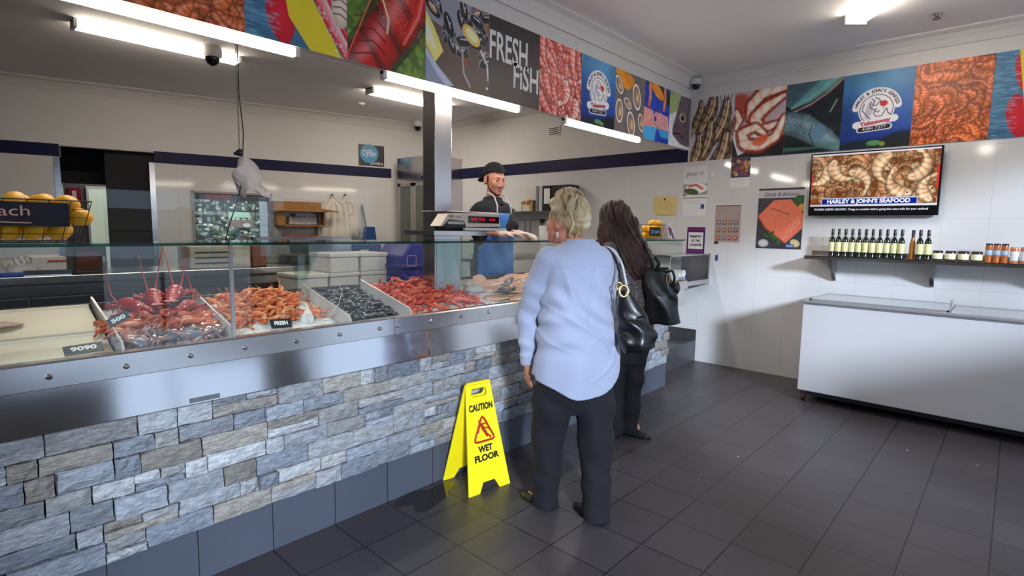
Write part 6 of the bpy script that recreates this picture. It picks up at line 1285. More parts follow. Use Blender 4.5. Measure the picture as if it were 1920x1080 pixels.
def head(P, c, phi, s=1.0, pitch=0.0):
    """head with brow, nose, lips, chin, eyes and ears; c: centre between the ears, facing phi"""
    J, inv = bodyframe(phi); Q = inv(P-np.array(c))/s
    cp, sp_ = math.cos(pitch), math.sin(pitch); Q = np.c_[Q[:, 0], Q[:, 1]*cp-Q[:, 2]*sp_, Q[:, 1]*sp_+Q[:, 2]*cp]
    A = Q.copy(); A[:, 0] = np.abs(A[:, 0])
    f = ellf(Q, (0, -.012, .035), (.076, .096, .088)); f = smin(f, ellf(Q, (0, .030, -.030), (.062, .062, .080)), .03)
    f = smin(f, ellf(Q, (0, .072, -.092), (.022, .018, .018)), .03); f = smin(f, ellf(A, (.034, .062, -.022), (.022, .022, .024)), .02)
    f = smin(f, cap(A, (.012, .083, .026), (.040, .068, .026), .009, .008), .012)
    f = np.maximum(f, -ellf(A, (.031, .094, .004), (.019, .013, .012))) if False else smin(f, ellf(A, (.031, .074, .004), (.012, .012, .010)), .004)
    f = smin(f, chain(Q, [(0, .086, .012), (0, .098, -.014), (0, .106, -.033)], [.005, .0065, .0075], .006), .012); f = smin(f, ellf(A, (.011, .095, -.037), (.007, .009, .006)), .006)
    f = smin(f, cap(A, (0, .094, -.060), (.018, .086, -.061), .0055, .003), .005); f = smin(f, cap(A, (0, .092, -.070), (.015, .086, -.069), .006, .004), .005)
    B = A-np.array((.078, -.012, -.004)); f = smin(f, np.maximum(ellf(B, (0, 0, 0), (.011, .021, .033)), -ellf(B, (.010, .003, .003), (.006, .011, .018))), .006)
    return f*s
SKIN = mat('skin', (216, 164, 140), .5, var=.08, vs=14, bump=.05, bs=120)
SKIN2 = mat('skin_warm', (206, 140, 116), .5, var=.08, vs=14)

# ---------------- blonde customer
cx, cy = 2.26, 1.62; XF = frame(cx, cy); PH = .52; J, INV = bodyframe(PH, -.005, 0)
w1 = thing('person', 'person with pinned blonde hair in a pale blue striped shirt and dark trousers', 'person', (cx, cy, 0))
Sl, Sr = J(-.165, .0, 1.325), J(.165, .0, 1.325); El, Wl = np.array((-.250, .02, 1.03)), np.array((-.250, .03, .79)); Er, Wr = J(.20, .06, 1.06), J(.13, .24, 1.06)
HC = np.array((-.078, .035, 1.505)); HP = 1.02
HL, KL, AL = J(-.09, 0, .80), np.array((-.135, .0, .40)), np.array((-.14, .02, .075)); HR, KR, AR = J(.09, 0, .80), np.array((.110, -.03, .40)), np.array((.128, -.085, .075))
FDL = np.array((-math.sin(.98), math.cos(.98), 0)); FDR = np.array((-math.sin(.75), math.cos(.75), 0))
def body1(P):
    Q = INV(P); f = prof_sdf(Q, *TOR1); f = smin(f, chain(P, [Sl, El, Wl], [.044, .036, .024], .02), .03); f = smin(f, chain(P, [Sr, Er, Wr], [.044, .036, .026], .02), .03)
    f = smin(f, cap(P, J(0, -.01, 1.36), HC+(.01, -.005, -.06), .055, .050), .03); f = smin(f, head(P, HC, HP, .98, -.10), .012)
    for H_, K_, A_, D in ((HL, KL, AL, FDL), (HR, KR, AR, FDR)):
        f = smin(f, chain(P, [H_, K_, A_], [.078, .050, .034], .03), .03); f = smin(f, chain(P, [A_+(0, 0, -.03), A_+D*.08+(0, 0, -.055), A_+D*.12+(0, 0, -.060)], [.028, .022, .014], .02), .02)
    f = np.minimum(f, hand(P, Wl, (-.04, .05, -1), (.9, .5, -.1), .17, .35, -1)); f = np.minimum(f, hand(P, Wr, (-.5, .8, .2), (-.3, -.3, -.9), .165, .9, 1)); return f
TOR1 = smooth_prof([.70, .80, .95, 1.08, 1.22, 1.33, 1.37], [.15, .165, .155, .135, .145, .13, .07], [.10, .11, .10, .09, .10, .08, .05])
sdf_obj('body', body1, (-.40, -.30, .0), (.40, .50, 1.68), .0065, SKIN2, w1, XF)
SH1 = smooth_prof([.60, .68, .80, .90, 1.02, 1.12, 1.24, 1.32, 1.365, 1.405], [.212, .218, .216, .208, .190, .180, .186, .184, .14, .075], [.165, .172, .170, .155, .138, .132, .138, .118, .092, .058], [0, 0, -.01, -.01, 0, 0, 0, -.005, -.01, -.015])
def folds(P, Q, a=1.0):
    x, y, z = Q.T; g = np.exp(-((z-1.0)/.14)**2)
    w_ = .0045*np.sin(x*26+z*9+2.2*np.sin(z*6+y*8))*(.4+.6*np.exp(-((z-.8)/.25)**2))+.004*g*np.sin(z*62+x*14+1.5*np.sin(x*16))
    w_ += .0035*np.sin((z+x*.9)*44+np.sin(y*22)*1.4)*np.exp(-((z-1.12)/.12)**2)
    w_ += .006*np.sin((z-.6*x)*30+1.2*np.sin(x*11))*np.exp(-((z-.95)/.10)**2)*np.exp(-((x+.10)/.09)**2)+.005*np.sin((z+1.1*x)*26)*np.exp(-((z-.88)/.12)**2)*np.exp(-((x-.12)/.08)**2)
    w_ += -.006*np.exp(-((x+.115+.25*(z-1.2))/.012)**2)*np.exp(-((z-1.18)/.10)**2)
    cr = lambda u, w: np.exp(-(((u+PI) % (2*PI)-PI)/w)**2)
    w_ += -.0035*cr(z*40+x*30+1.5*np.sin(x*13+y*9), .5)*np.exp(-((z-1.0)/.13)**2)-.0035*cr(z*34-x*36+1.2*np.sin(x*17), .45)*np.exp(-((z-.84)/.13)**2)*(x > -.02)
    return a*w_*1.25
def shirt1(P):
    Q = INV(P); x, y, z = Q.T
    f = prof_sdf(Q, *SH1, p=2.3)-.004; f = smin(f, ellf(Q, (-.135, 0, 1.325), (.062, .068, .050)), .03); f = smin(f, ellf(Q, (.135, 0, 1.325), (.062, .068, .050)), .03)
    hem = .648+np.where(x > 0, .15, .06)*np.clip(np.abs(x)/.2, 0, 1.2)**2.4+.02*(y > 0); f = np.maximum(f, hem-z)
    f += folds(P, Q); back = np.exp(-((y+.12)/.05)**2)
    f += .009*np.exp(-((x-.016)/.007)**2)*back*(z < 1.285)*np.clip((z-1.05)/.2, 0, 1)+.005*np.exp(-((x-.0)/.004)**2)*back*(z < 1.285)*(z > 1.0)
    f += .003*np.exp(-((z-1.295+.06*np.abs(x))/.0035)**2)*back
    f = np.maximum(f, -(ellf(P, J(0, .07, 1.43), (.06, .07, .07))))
    sl = chain(P, [Sl+(0, 0, 0), (Sl+El)/2+(-.012, 0, 0), El, (El+Wl)/2+(0, 0, .0), Wl+(0, -.01, .02)], [.066, .064, .058, .053, .040], .02)
    zz = P[:, 2]; sl += .004*np.sin(zz*52+P[:, 0]*30+1.5*np.sin(P[:, 1]*30))*np.exp(-((zz-1.0)/.16)**2)+.003*np.sin(zz*90+P[:, 0]*20)*np.exp(-((zz-.86)/.07)**2)
    sl = np.maximum(sl, Wl[2]-.012-zz); f = smin(f, sl, .006)
    sr = chain(P, [Sr, (Sr+Er)/2, Er, Wr+(0, -.02, 0)], [.066, .060, .054, .042], .02); f = smin(f, sr, .02)
    return f
STR = mat('shirt_cotton', (160, 176, 214), .85, sheen=.2)
nt = STR.node_tree; b_ = nt.nodes['Principled BSDF']; tc = nt.nodes.new('ShaderNodeTexCoord'); mp = nt.nodes.new('ShaderNodeMapping'); mp.inputs['Rotation'].default_value = (0, 0, -(math.atan2(cy, cx)-PI/2)-PH); nt.links.new(tc.outputs['Object'], mp.inputs[0])
wv = nt.nodes.new('ShaderNodeTexWave'); wv.inputs['Scale'].default_value = 150; wv.inputs['Distortion'].default_value = .2; nt.links.new(mp.outputs[0], wv.inputs[0]); mx_ = nt.nodes.new('ShaderNodeMix'); mx_.data_type = 'RGBA'; mx_.inputs[6].default_value = C4(140, 148, 178); mx_.inputs[7].default_value = C4(166, 171, 190); nt.links.new(wv.outputs[1], mx_.inputs[0]); nt.links.new(mx_.outputs[2], b_.inputs['Base Color'])
sh = sdf_obj('striped_shirt', shirt1, (-.36, -.28, .60), (.36, .40, 1.46), .0052, STR, w1, XF)
def cuff(P): return np.maximum(np.maximum(cap(P, Wl+(0, -.008, -.02), Wl+(0, -.02, .05), .041, .050), Wl[2]-.022-P[:, 2]), P[:, 2]-Wl[2]-.036)+.0015*np.sin(P[:, 0]*120)
sdf_obj('cuff', cuff, Wl-.09, Wl+.09, .004, STR, sh, XF)
def collar(P): Q = INV(P); return np.maximum(np.abs(prof_sdf(Q, np.array([1.36, 1.40, 1.435]), np.array([.088, .076, .070]), np.array([.082, .068, .060]), np.array([-.015, -.015, -.012])))-.005, np.maximum(1.368-P[:, 2], P[:, 2]-1.428-.012*Q[:, 1]))
sdf_obj('shirt_collar', collar, (-.14, -.14, 1.34), (.14, .14, 1.45), .0042, STR, sh, XF)
def tr1(P):
    Q = INV(P); f = prof_sdf(Q, *smooth_prof([.54, .60, .66, .74, .84, .90], [.120, .170, .192, .194, .178, .165], [.08, .118, .136, .140, .13, .12], [0, 0, -.01, -.01, 0, 0]), p=2.3)
    for H_, K_, A_, sgn in ((HL, KL, AL, -1), (HR, KR, AR, 1)):
        a2 = np.array((A_[0]-.004, A_[1]-.012, .012)); K2 = K_+np.array((0, -.012, 0))
        g = chain(P, [H_+(0, -.005, -.06), (H_+K_)/2+(.005*sgn, -.01, -.02), K2, (K2+a2)/2+(0, 0, -.02), a2], [.112, .104, .084, .071, .069], .03); zz = P[:, 2]
        g += .0045*np.sin(zz*30+P[:, 0]*34+1.6*np.sin(zz*11+P[:, 1]*12))*np.exp(-((zz-.42)/.26)**2)+.003*np.sin(zz*58+P[:, 0]*26)*np.exp(-((zz-.16)/.12)**2)+.002*np.sin(P[:, 0]*60)*(zz < .3)
        f = smin(f, g, .012)
    return np.maximum(f, .014-P[:, 2])
sdf_obj('dark_trousers', tr1, (-.30, -.26, .0), (.30, .26, .92), .0058, mat('trouser_navy', (13, 12, 21), .9, var=.15, vs=90), w1, XF)
def shoe(A_, D, L=.235, w_=.042):
    D = D/np.linalg.norm(D); S_ = np.array((D[1], -D[0], 0)); h0 = np.array((A_[0], A_[1], 0))-D*.065
    def f(P):
        q = P-h0; Q = np.c_[q@S_, q@D, q[:, 2]]; wd = np.interp(Q[:, 1], [0, .05, .15, .2, L], [.030, .033, w_, w_*.9, .012]); hh = np.interp(Q[:, 1], [0, .06, .12, .19, L], [.068, .060, .045, .032, .02])
        k = np.sqrt((Q[:, 0]/wd)**2+((Q[:, 2]-.002)/hh)**2); g = (k-1)*.03; g = np.maximum(g, np.maximum(-Q[:, 1], Q[:, 1]-L)); return np.maximum(g, .001-Q[:, 2])
    return f, h0
for A_, D, nm in ((AL, FDL, 'sandal'), (AR, FDR, 'shoe')):
    f_, h0 = shoe(A_, D)
    if nm == 'sandal': g_ = lambda P, f_=f_, h0=h0, D=D: np.maximum(f_(P), -np.maximum(np.abs((P-h0)@D-.115)-.022, .022-P[:, 2]))
    else: g_ = f_
    sdf_obj(nm, g_, h0+(-.26, -.26, -.01), h0+(.26, .26, .09), .005, mat('shoe_black', (20, 18, 22), .45), w1, XF)
sb = AL+FDL*.10; mb = MB(); mb.ellipsoid((0, 0, 0), (.006, .006, .006)); V = XF(np.array([sb+np.array((-.01, -.03, -.02))]))[0]; o = link_mesh('sandal_buckle', np.array(mb.v)+V, mb.f, mat('gold', (226, 200, 140), .3, 1), w1)
# hair: combed mass, top rolls and loose curls
JH, INH = bodyframe(HP); HCn = HC
def hair1(P):
    q = INH(P-HCn); f = ellf(q, (0, -.030, .052), (.086, .098, .088)); f = smin(f, ellf(q, (0, -.085, .012), (.070, .056, .078)), .03)
    f = smin(f, ellf(q, (.012, -.060, .075), (.070, .065, .062)), .03); f = smin(f, ellf(q, (0, .038, .098), (.060, .045, .042)), .02)
    sw = np.sin(np.arctan2(q[:, 2]-.02, q[:, 1]+.09)*9+q[:, 0]*34+np.linalg.norm(q[:, 1:], axis=1)*60)
    f += .0022*sw+.0012*np.sin(q[:, 0]*210+q[:, 2]*60)
    f = np.maximum(f, -ellf(q, (0, .100, -.045), (.10, .075, .105))); return np.maximum(f, -ellf(q, (-.085, .008, -.035), (.03, .045, .055)))
HB = mat('hair_blonde', (178, 146, 98), .45, col2=(226, 208, 174), vs=20, vscale=(1, 1, .35), bump=.5, bs=60)
hr = sdf_obj('pinned_hair', hair1, HCn-.18, HCn+.19, .0045, HB, w1, XF)
r = random.Random(12); mb = MB()
def lock(pts, rad, n=22):
    pts = np.array(pts, float); t = np.linspace(0, 1, n); k = np.linspace(0, 1, len(pts)); Q = np.stack([np.interp(t, k, pts[:, i]) for i in range(3)], 1)
    for _ in range(3): Q[1:-1] = (Q[:-2]+Q[1:-1]*2+Q[2:])/4
    mb.tube(XF(Q), [rad*(.35+.75*math.sin(PI*(.08+.84*tt))) for tt in t], 7)
c = HCn
for (dx, dz, amp, ln, rad, ph) in ((.028, .155, .014, .17, .0105, 0), (.045, .14, .016, .19, .0095, 1.5), (.010, .15, .016, .13, .011, 2.2), (-.022, .145, .014, .12, .011, 3.1), (.060, .12, .012, .20, .008, .5), (-.045, .12, .012, .10, .010, 4), (.036, .10, .014, .19, .0085, 2.8)):
    lock([(c[0]+dx+amp*math.sin(ph+s*1.9)-.02*(s/5)**2*(dx < 0), c[1]-.075-.045*math.sin(PI*min(1, .2+s/6))+.012*math.cos(ph+s*1.7), c[2]+dz-ln*s/5) for s in range(6)], rad)
for k in range(7):
    a = -.9+k*.33; lock([(c[0]+.02+.055*math.sin(a)+.022*math.cos(u), c[1]-.03+.03*math.cos(k)-.01*u, c[2]+.118+.035*math.cos(a)+.018*math.sin(u)) for u in np.linspace(0, 5.2, 9)], .009)
obj('loose_curls', mb, HB, hr)
EP = HCn+JH(-.080, -.010, -.052); V = XF(np.array([EP]))[0]
mb = MB(); mb.ellipsoid(tuple(V), (.007, .007, .007)); mb.ellipsoid(tuple(V+(0, 0, -.012)), (.006, .006, .008)); obj('earring', mb, mat('pearl', (226, 216, 206), .2), w1)
# her shoulder bag
def T1(p): return XF(np.array([p], float))[0]
bg1 = thing('shoulder_bag', 'slouchy black leather shoulder bag with gold rings hanging on the blonde customer', 'bag', tuple(T1((.25, -.10, .92))))
BC = np.array((.262, -.075, 1.045))
def bagf(P):
    q = P-BC; a = .30; x = q[:, 0]*math.cos(a)+q[:, 2]*math.sin(a); z = -q[:, 0]*math.sin(a)+q[:, 2]*math.cos(a); w_ = np.interp(z, [-.17, -.12, -.03, .07, .15], [.070, .088, .080, .052, .020]); d_ = np.interp(z, [-.17, -.12, -.02, .08, .15], [.05, .062, .052, .03, .012])
    f = (np.sqrt((x/w_)**2+(q[:, 1]/d_)**2)-1)*.035; f = np.maximum(f, np.maximum(-z-.165, z-.145)); f = smin(f, ellf(np.c_[x, q[:, 1], z], (0, 0, -.11), (.084, .058, .068)), .02)
    return f+.0035*np.sin(x*70+z*16+2*np.sin(z*22))*np.interp(z, [-.15, .0, .1], [1, .8, .2])+.003*np.sin(z*55+x*40)*(z < 0)
LEA = mat('black_leather', (16, 16, 21), .36, var=.3, vs=20, bump=.06, bs=260, coat=.1)
sdf_obj('bag_body', bagf, BC-(.15, .09, .21), BC+(.15, .09, .19), .0048, LEA, bg1, XF)
sp1 = [J(.10, .11, 1.20), J(.125, .085, 1.33), J(.14, .03, 1.388), J(.15, -.04, 1.38), J(.165, -.10, 1.32), np.array((.205, -.125, 1.22))]
def strap(pts, wd, th, name, m, parent, xf=XF, n=26, up=(0, 0, 1)):
    pts = np.array(pts, float); t = np.linspace(0, 1, n); k = np.linspace(0, 1, len(pts)); Q = np.stack([np.interp(t, k, pts[:, i]) for i in range(3)], 1)
    for _ in range(3): Q[1:-1] = (Q[:-2]+Q[1:-1]*2+Q[2:])/4
    Q = xf(Q); mb_ = MB(); mb_.tube(Q, wd, 8); return obj(name, mb_, m, parent)
strap(sp1, .0075, 0, 'bag_strap', LEA, bg1); strap([p+np.array((.022, .0, -.004)) for p in sp1], .0065, 0, 'bag_strap', mat('strap_edge', (196, 196, 204), .35), bg1)
GOLD = mat('gold'); rc = np.array((.215, -.135, 1.185)); mb = MB(); mb.tube(XF(np.array([rc+np.array((.021*math.cos(a), .006*math.sin(a), .027*math.sin(a))) for a in np.linspace(0, 2*PI, 20)[:-1]])), .0065, 8, closed=True); obj('gold_ring', mb, GOLD, bg1)
mb = MB(); mb.tube(XF(np.array([rc+np.array((-.022+.014*math.cos(a), .012, .022+.018*math.sin(a))) for a in np.linspace(0, 2*PI, 18)[:-1]])), .005, 8, closed=True); obj('gold_ring', mb, GOLD, bg1)

# ---------------- dark haired customer
cx2, cy2 = 3.31, 1.98; XF2 = frame(cx2, cy2); P2 = .62; J2, IN2 = bodyframe(P2, .025, 0)
w2 = thing('person', 'person with long dark brown hair and patterned black top beyond the blonde customer', 'person', (cx2, cy2, 0))
S2l, S2r = J2(-.150, 0, 1.35), J2(.115, 0, 1.31); E2l, W2l = J2(-.20, .03, 1.08), J2(-.10, .13, 1.14); E2r, W2r = J2(.215, .0, 1.10), J2(.18, .10, 1.16)
H2 = np.array((-.085, .03, 1.545)); HP2 = .9
L2 = [(J2(-.085, 0, .84), np.array((-.055, .02, .43)), np.array((-.035, .03, .075))), (J2(.085, 0, .84), np.array((.085, .05, .43)), np.array((.065, .09, .075)))]
F2D = np.array((math.sin(.35), math.cos(.35)*-.0+.9, 0)); 
def body2(P):
    Q = IN2(P); f = prof_sdf(Q, *smooth_prof([.74, .84, .98, 1.10, 1.24, 1.36, 1.40], [.15, .165, .15, .13, .145, .13, .07], [.10, .11, .10, .09, .10, .08, .05]))
    f = smin(f, chain(P, [S2l, E2l, W2l], [.044, .036, .025], .02), .03); f = smin(f, chain(P, [S2r, E2r, W2r], [.044, .036, .025], .02), .03)
    f = smin(f, cap(P, J2(0, 0, 1.38), H2+(0, 0, -.07), .055, .052), .03); f = smin(f, head(P, H2, HP2, 1.0, -.05), .012)
    for H_, K_, A_ in L2:
        f = smin(f, chain(P, [H_, K_, A_], [.078, .050, .034], .03), .03); f = smin(f, chain(P, [A_+(0, 0, -.03), A_+(.05, .08, -.05), A_+(.06, .12, -.055)], [.030, .028, .018], .02), .02)
    f = np.minimum(f, hand(P, W2l, J2(-.0, 1, 0)-J2(0, 0, 0), (0, 0, -1), .165, .5, 1)); return np.minimum(f, hand(P, W2r, J2(0, 1, .1)-J2(0, 0, 0), (-.3, 0, .9), .165, .9, -1))
sdf_obj('body', body2, (-.42, -.28, 0), (.42, .50, 1.72), .0085, SKIN, w2, XF2)
def top2(P):
    Q = IN2(P); f = prof_sdf(Q, *smooth_prof([.72, .80, .92, 1.04, 1.16, 1.28, 1.36, 1.41], [.185, .188, .178, .160, .158, .150, .120, .07], [.145, .148, .14, .12, .12, .13, .10, .06]), p=2.3)
    f = smin(f, chain(P, [S2l, E2l, W2l], [.060, .052, .042], .02), .03); f = smin(f, chain(P, [S2r, E2r, W2r+(0, -.02, 0)], [.060, .052, .042], .02), .03); z = P[:, 2]
    return f+.004*np.sin(P[:, 0]*34+z*12+2*np.sin(z*9))*np.interp(z, [.75, 1.1, 1.3], [1, .7, .2])
PT = mat('patterned_fabric', (14, 12, 17), .8, col2=(120, 108, 104), vs=85)
sdf_obj('patterned_top', top2, (-.38, -.25, .70), (.38, .40, 1.45), .0075, PT, w2, XF2)
def tr2(P):
    Q = IN2(P); f = prof_sdf(Q, *smooth_prof([.56, .66, .78, .90], [.14, .17, .175, .16], [.10, .125, .13, .12]), p=2.3)
    for H_, K_, A_ in L2:
        a2 = np.array((A_[0], A_[1], .015)); g = chain(P, [H_+(0, 0, -.06), (H_+K_)/2, K_, (K_+a2)/2, a2], [.098, .086, .068, .062, .062], .03); zz = P[:, 2]; f = smin(f, g+.003*np.sin(zz*34+P[:, 0]*30+np.sin(zz*12)*1.5), .012)
    return np.maximum(f, .02-P[:, 2])
sdf_obj('black_trousers', tr2, (-.28, -.22, 0), (.30, .26, .92), .0075, mat('trouser_black', (16, 15, 20), .9), w2, XF2)
for H_, K_, A_ in L2:
    f_, h0 = shoe(A_, np.array((.45, -.15, 0)) if A_[0] > 0 else np.array((.2, .5, 0)), .23, .045); sdf_obj('shoe', f_, h0+(-.26, -.26, -.01), h0+(.26, .26, .09), .006, mat('shoe_black'), w2, XF2)
def hair2(P):
    q = P-H2; f = ellf(q, (0, -.015, .035), (.110, .118, .106)); f = smin(f, ellf(q, (.035, -.075, -.09), (.140, .080, .165)), .04); f = smin(f, ellf(q, (.100, -.105, -.245), (.142, .075, .165)), .05); f = smin(f, ellf(q, (.115, -.10, -.34), (.085, .050, .115)), .04); f = smin(f, ellf(q, (-.04, -.045, -.12), (.075, .06, .13)), .03)
    u_ = q[:, 0]-.38*np.clip(-q[:, 2], 0, .4); f += .0045*np.sin(u_*115+3*np.sin(q[:, 2]*17+u_*20))+.0025*np.sin(u_*240+2*np.sin(q[:, 2]*30))
    Jq, Iq = bodyframe(HP2); h = Iq(q); return np.maximum(f, -ellf(h, (0, .115, -.05), (.075, .075, .13)))
sdf_obj('long_hair', hair2, H2-(.2, .2, .50), H2+(.26, .16, .17), .0058, mat('hair_brown', (34, 16, 11), .6, col2=(62, 30, 20), vs=26, vscale=(1, 1, .15), bump=.7, bs=70), w2, XF2)
bg2 = thing('handbag', 'large structured black leather handbag on the arm of the dark haired customer', 'bag', tuple(XF2(np.array([(.25, -.06, .86)]))[0]))
B2 = np.array((.235, -.085, 1.045))
def bag2(P):
    q = P-B2; a = .05; x = q[:, 0]*math.cos(a)-q[:, 2]*math.sin(a)*-1; z = q[:, 2]-q[:, 0]*.05; x = q[:, 0]-(-.22)*(q[:, 2]); w_ = np.interp(z, [-.19, 0, .18], [.098, .096, .080]); d_ = np.interp(z, [-.19, 0, .16, .185], [.075, .068, .035, .025])
    k = ((np.abs(x)/w_)**3.2+(np.abs(q[:, 1])/d_)**3.2)**(1/3.2); f = (k-1)*.05; f = np.maximum(f, np.maximum(-z-.185, z-.185))
    return f-.004+.004*np.sin(x*45+z*9+1.5*np.sin(z*14))*np.interp(z, [-.18, .1, .18], [.9, 1, .1])
sdf_obj('bag_body', bag2, B2-(.20, .11, .23), B2+(.20, .11, .22), .006, LEA, bg2, XF2)
def flat(pts, rad, nm, m): strap(pts, rad, 0, nm, m, bg2, XF2)
flat([(.175, -.11, 1.23), (.16, -.13, 1.29), (.13, -.13, 1.36), (.115, -.10, 1.40), (.125, -.02, 1.41), (.14, .03, 1.36), (.19, -.02, 1.22)], .0085, 'bag_handle', LEA)
flat([(.20, -.12, 1.21), (.215, -.13, 1.26), (.19, -.13, 1.31)], .012, 'handle_tab', LEA)
flat([(.26, -.13, 1.21), (.30, -.15, 1.22), (.318, -.15, 1.17), (.30, -.14, 1.11)], .008, 'bag_handle', LEA)
mb = MB(); mb.tube(XF2(np.array([(.275+.010*math.cos(a), -.155, 1.165+.034*math.sin(a)) for a in np.linspace(0, 2*PI, 14)[:-1]])), .004, 6, closed=True); obj('gold_charm', mb, GOLD, bg2)
mb = MB(); mb.ellipsoid((0, 0, 0), (.04, .02, .045)); o = link_mesh('fob', np.array(mb.v)+XF2(np.array([(.335, -.10, 1.10)]))[0], mb.f, LEA, bg2, smooth=True)

# ---------------- shop worker
cx3, cy3 = 3.2, 3.25; XF3 = frame(cx3, cy3); P3 = PI+.80; J3, IN3 = bodyframe(P3, .055, .02)
w3p = thing('person', 'shop worker in a backwards black cap, dark polo and blue apron behind the counter', 'person', (cx3, cy3, FZ))
S3a, S3b = J3(.150, 0, 1.645), J3(-.150, 0, 1.645)      # his right, his left
H3 = np.array((.066, .0, 1.865)); HP3 = PI+.62
E3a, W3a = np.array((-.115, -.06, 1.455)), np.array((.155, -.20, 1.43)); E3b, W3b = np.array((.215, -.04, 1.44)), np.array((.265, -.20, 1.435))
def body3(P):
    Q = IN3(P); f = prof_sdf(Q, *smooth_prof([1.02, 1.14, 1.28, 1.42, 1.55, 1.66, 1.70], [.15, .145, .135, .145, .145, .11, .06], [.095, .09, .085, .095, .10, .07, .05]))
    f = smin(f, chain(P, [S3a, E3a, W3a], [.034, .034, .027], .02), .03); f = smin(f, chain(P, [S3b, E3b, W3b], [.034, .034, .027], .02), .03)
    f = smin(f, chain(P, [J3(0, 0, 1.67), H3+(-.005, .01, -.07)], [.060, .054]), .03); f = smin(f, head(P, H3, HP3, 1.02, .16), .012)
    for s_ in (-1, 1): f = smin(f, chain(P, [J3(.09*s_, 0, 1.06), J3(.10*s_, .02, .68), J3(.10*s_, -.01, FZ+.09), J3(.10*s_, .12, FZ+.04)], [.085, .055, .04, .03], .03), .03)
    return f
sdf_obj('body', body3, (-.35, -.40, FZ), (.42, .30, 2.02), .0058, SKIN2, w3p, XF3)
def polo(P):
    Q = IN3(P); f = prof_sdf(Q, *smooth_prof([1.0, 1.14, 1.30, 1.44, 1.56, 1.65, 1.70, 1.735], [.185, .178, .168, .176, .186, .165, .10, .070], [.135, .13, .125, .13, .13, .105, .08, .062]), p=2.3)
    f = smin(f, chain(P, [S3a+(.02, 0, -.02), (S3a+E3a)/2, E3a+(.0, .0, .035)], [.060, .062, .058], .02), .07); f = smin(f, chain(P, [S3b+(-.01, 0, -.02), (S3b+E3b)/2, E3b+(0, 0, .05)], [.058, .060, .056], .02), .07)
    f = np.maximum(f, -ellf(IN3(P), (0, .075, 1.735), (.048, .06, .075))); z = P[:, 2]; return f+.004*np.sin(P[:, 0]*40+z*24+2*np.sin(z*13))
sdf_obj('polo_shirt', polo, (-.32, -.30, .98), (.38, .28, 1.76), .006, mat('polo_navy', (24, 24, 34), .85), w3p, XF3)
def ap(P):
    Q = IN3(P); w_ = np.interp(Q[:, 2], [.78, 1.30, 1.42, 1.60], [.20, .19, .15, .13]); g = np.abs(prof_sdf(Q, *smooth_prof([.78, 1.0, 1.14, 1.30, 1.44, 1.56, 1.62], [.21, .21, .195, .182, .19, .19, .175], [.155, .155, .148, .14, .147, .146, .128]), p=2.3)+.003*np.sin(Q[:, 0]*40+2*np.sin(Q[:, 2]*8)))-.005
    return np.maximum(np.maximum(np.maximum(g, np.abs(Q[:, 0])-w_), .02-Q[:, 1]), np.maximum(Q[:, 2]-1.60, .80-Q[:, 2]))
apn = sdf_obj('blue_apron', ap, (-.30, -.34, .76), (.40, .30, 1.66), .006, mat('apron_blue', (34, 110, 186), .38, coat=.2), w3p, XF3)
for s_ in (-1, 1): strap([J3(.085*s_, .135, 1.59), J3(.08*s_, .13, 1.66), J3(.07*s_, .08, 1.735), J3(.06*s_, .0, 1.765)], .0055, 0, 'apron_strap', mat('strap_white', (200, 206, 220), .6), apn, XF3)
def col3(P): Q = IN3(P); return np.maximum(np.maximum(np.abs(prof_sdf(Q, np.array([1.66, 1.72, 1.765]), np.array([.098, .080, .072]), np.array([.095, .076, .068])))-.006, np.maximum(1.675-P[:, 2], P[:, 2]-1.755+.35*np.clip(Q[:, 1], 0, 1))), -(.9*Q[:, 1]-.03-np.abs(Q[:, 0])*.9))
sdf_obj('polo_collar', col3, (-.10, -.15, 1.64), (.22, .17, 1.79), .0045, mat('polo_navy'), w3p, XF3)
JH3, IH3 = bodyframe(HP3)
def hq(P):
    Q = IH3(P-H3)/1.02; cp, sp_ = math.cos(.16), math.sin(.16); return np.c_[Q[:, 0], Q[:, 1]*cp-Q[:, 2]*sp_, Q[:, 1]*sp_+Q[:, 2]*cp]
def hinv(p): x, y, z = p; cp, sp_ = math.cos(.16), math.sin(.16); return H3+1.02*(JH3(x, y*cp+z*sp_, -y*sp_+z*cp))
def capf(P):
    q = hq(P); f = ellf(q, (0, -.012, .050), (.088, .108, .098)); f = np.maximum(f, .052-q[:, 2]+.22*(-q[:, 1])*-1*-.6 if False else .056+.42*np.minimum(q[:, 1], .05)*1.0-q[:, 2]-.006)
    b_ = ellf(q, (0, -.135, .000), (.062, .050, .050)); b_ = np.maximum(b_, np.abs(q[:, 2]-.004-.55*(q[:, 1]+.12))-.005); return smin(f, b_, .008)
sdf_obj('backwards_cap', capf, H3-(.22, .22, .10), H3+(.22, .22, .19), .0045, mat('cap_cloth', (16, 15, 20), .9), w3p, XF3)
def brd(P):
    q = hq(P); A_ = q.copy(); A_[:, 0] = np.abs(A_[:, 0]); g = head(P, H3, HP3, 1.02, .16); band = chain(A_, [(.072, .005, -.03), (.062, .025, -.075), (.035, .060, -.105), (.0, .076, -.110)], [.010, .012, .013, .013], .01)
    st_ = cap(A_, (0, .096, -.051), (.02, .088, -.054), .004, .004); side = ellf(A_, (.072, .010, .012), (.008, .012, .030)); return np.maximum(g-.0022, np.minimum(np.minimum(band, st_), side))
sdf_obj('beard_and_hair', brd, H3-(.14, .14, .15), H3+(.14, .14, .10), .0036, mat('hair_dark', (34, 24, 22), .8), w3p, XF3)
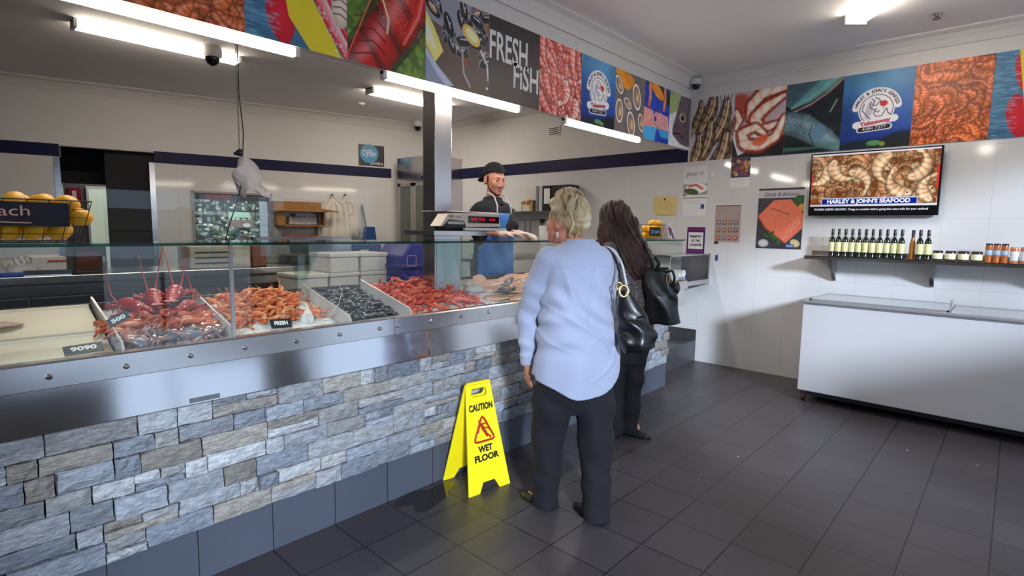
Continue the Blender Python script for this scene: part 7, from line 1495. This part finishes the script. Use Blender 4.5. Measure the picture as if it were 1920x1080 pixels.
for s_ in (-1, 1):
    e = hinv((.031*s_, .084, .005)); mb = MB(); mb.ellipsoid((0, 0, 0), (.009, .009, .0055), 12, 8); link_mesh('eye', np.array(mb.v)+XF3(np.array([e]))[0], mb.f, mat('eye_dark', (46, 34, 32), .2), w3p, smooth=True)
    V = XF3(np.array([hinv((.012*s_, .092, .025)), hinv((.030*s_, .086, .030)), hinv((.046*s_, .070, .025))])); mb = MB(); mb.tube(V, [.003, .0042, .002], 6); obj('eyebrow', mb, mat('hair_dark'), w3p)
mb = MB(); mb.tube(XF3(np.array([hinv((x, .0985-.25*abs(x)**1.2, -.065)) for x in (-.019, -.008, 0, .008, .019)])), [.0015, .0028, .003, .0028, .0015], 6); obj('lips', mb, mat('lip', (150, 76, 70), .5), w3p)
def glove_a(P): return np.minimum(hand(P, W3a, (1, -.15, .02), (0, -.1, -1), .18, .45, -1), cap(P, W3a, W3a+(-.03, .02, 0), .029, .032))
def glove_b(P): return np.minimum(hand(P, W3b, (.8, -.6, 0), (0, -.1, -1), .18, .5, 1), cap(P, W3b, W3b+(-.015, .04, 0), .029, .032))
GL = mat('glove_white', (216, 196, 190), .5)
sdf_obj('glove', glove_a, W3a-(.10, .12, .10), W3a+(.24, .12, .10), .004, GL, w3p, XF3); sdf_obj('glove', glove_b, W3b-(.12, .22, .10), W3b+(.22, .12, .10), .004, GL, w3p, XF3)
mb = MB(); mb.ellipsoid((0, 0, 0), (.006, .006, .006)); link_mesh('ear_stud', np.array(mb.v)+XF3(np.array([hinv((.084, -.008, -.032))]))[0], mb.f, BLACK, w3p)
for s_ in (-1, 1):
    A_ = J3(.10*s_, -.01, FZ+.09); D = J3(0, 1, 0)-J3(0, 0, 0); f_, h0 = shoe(A_, D, .27, .048); g_ = lambda P, f_=f_: f_(P-np.array((0, 0, FZ))); h1 = h0+np.array((0, 0, FZ)); sdf_obj('boot', g_, h1+(-.3, -.3, -.01), h1+(.3, .3, .1), .007, mat('shoe_black'), w3p, XF3)
def tr3(P):
    f = None
    for s_ in (-1, 1): g = chain(P, [J3(.085*s_, 0, 1.06), J3(.10*s_, .02, .70), J3(.10*s_, -.01, FZ+.03)], [.115, .080, .070], .03); f = g if f is None else smin(f, g, .02)
    return np.maximum(f, FZ+.03-P[:, 2])
sdf_obj('dark_trousers', tr3, (-.25, -.25, FZ), (.35, .28, 1.15), .009, mat('trouser_black'), w3p, XF3)
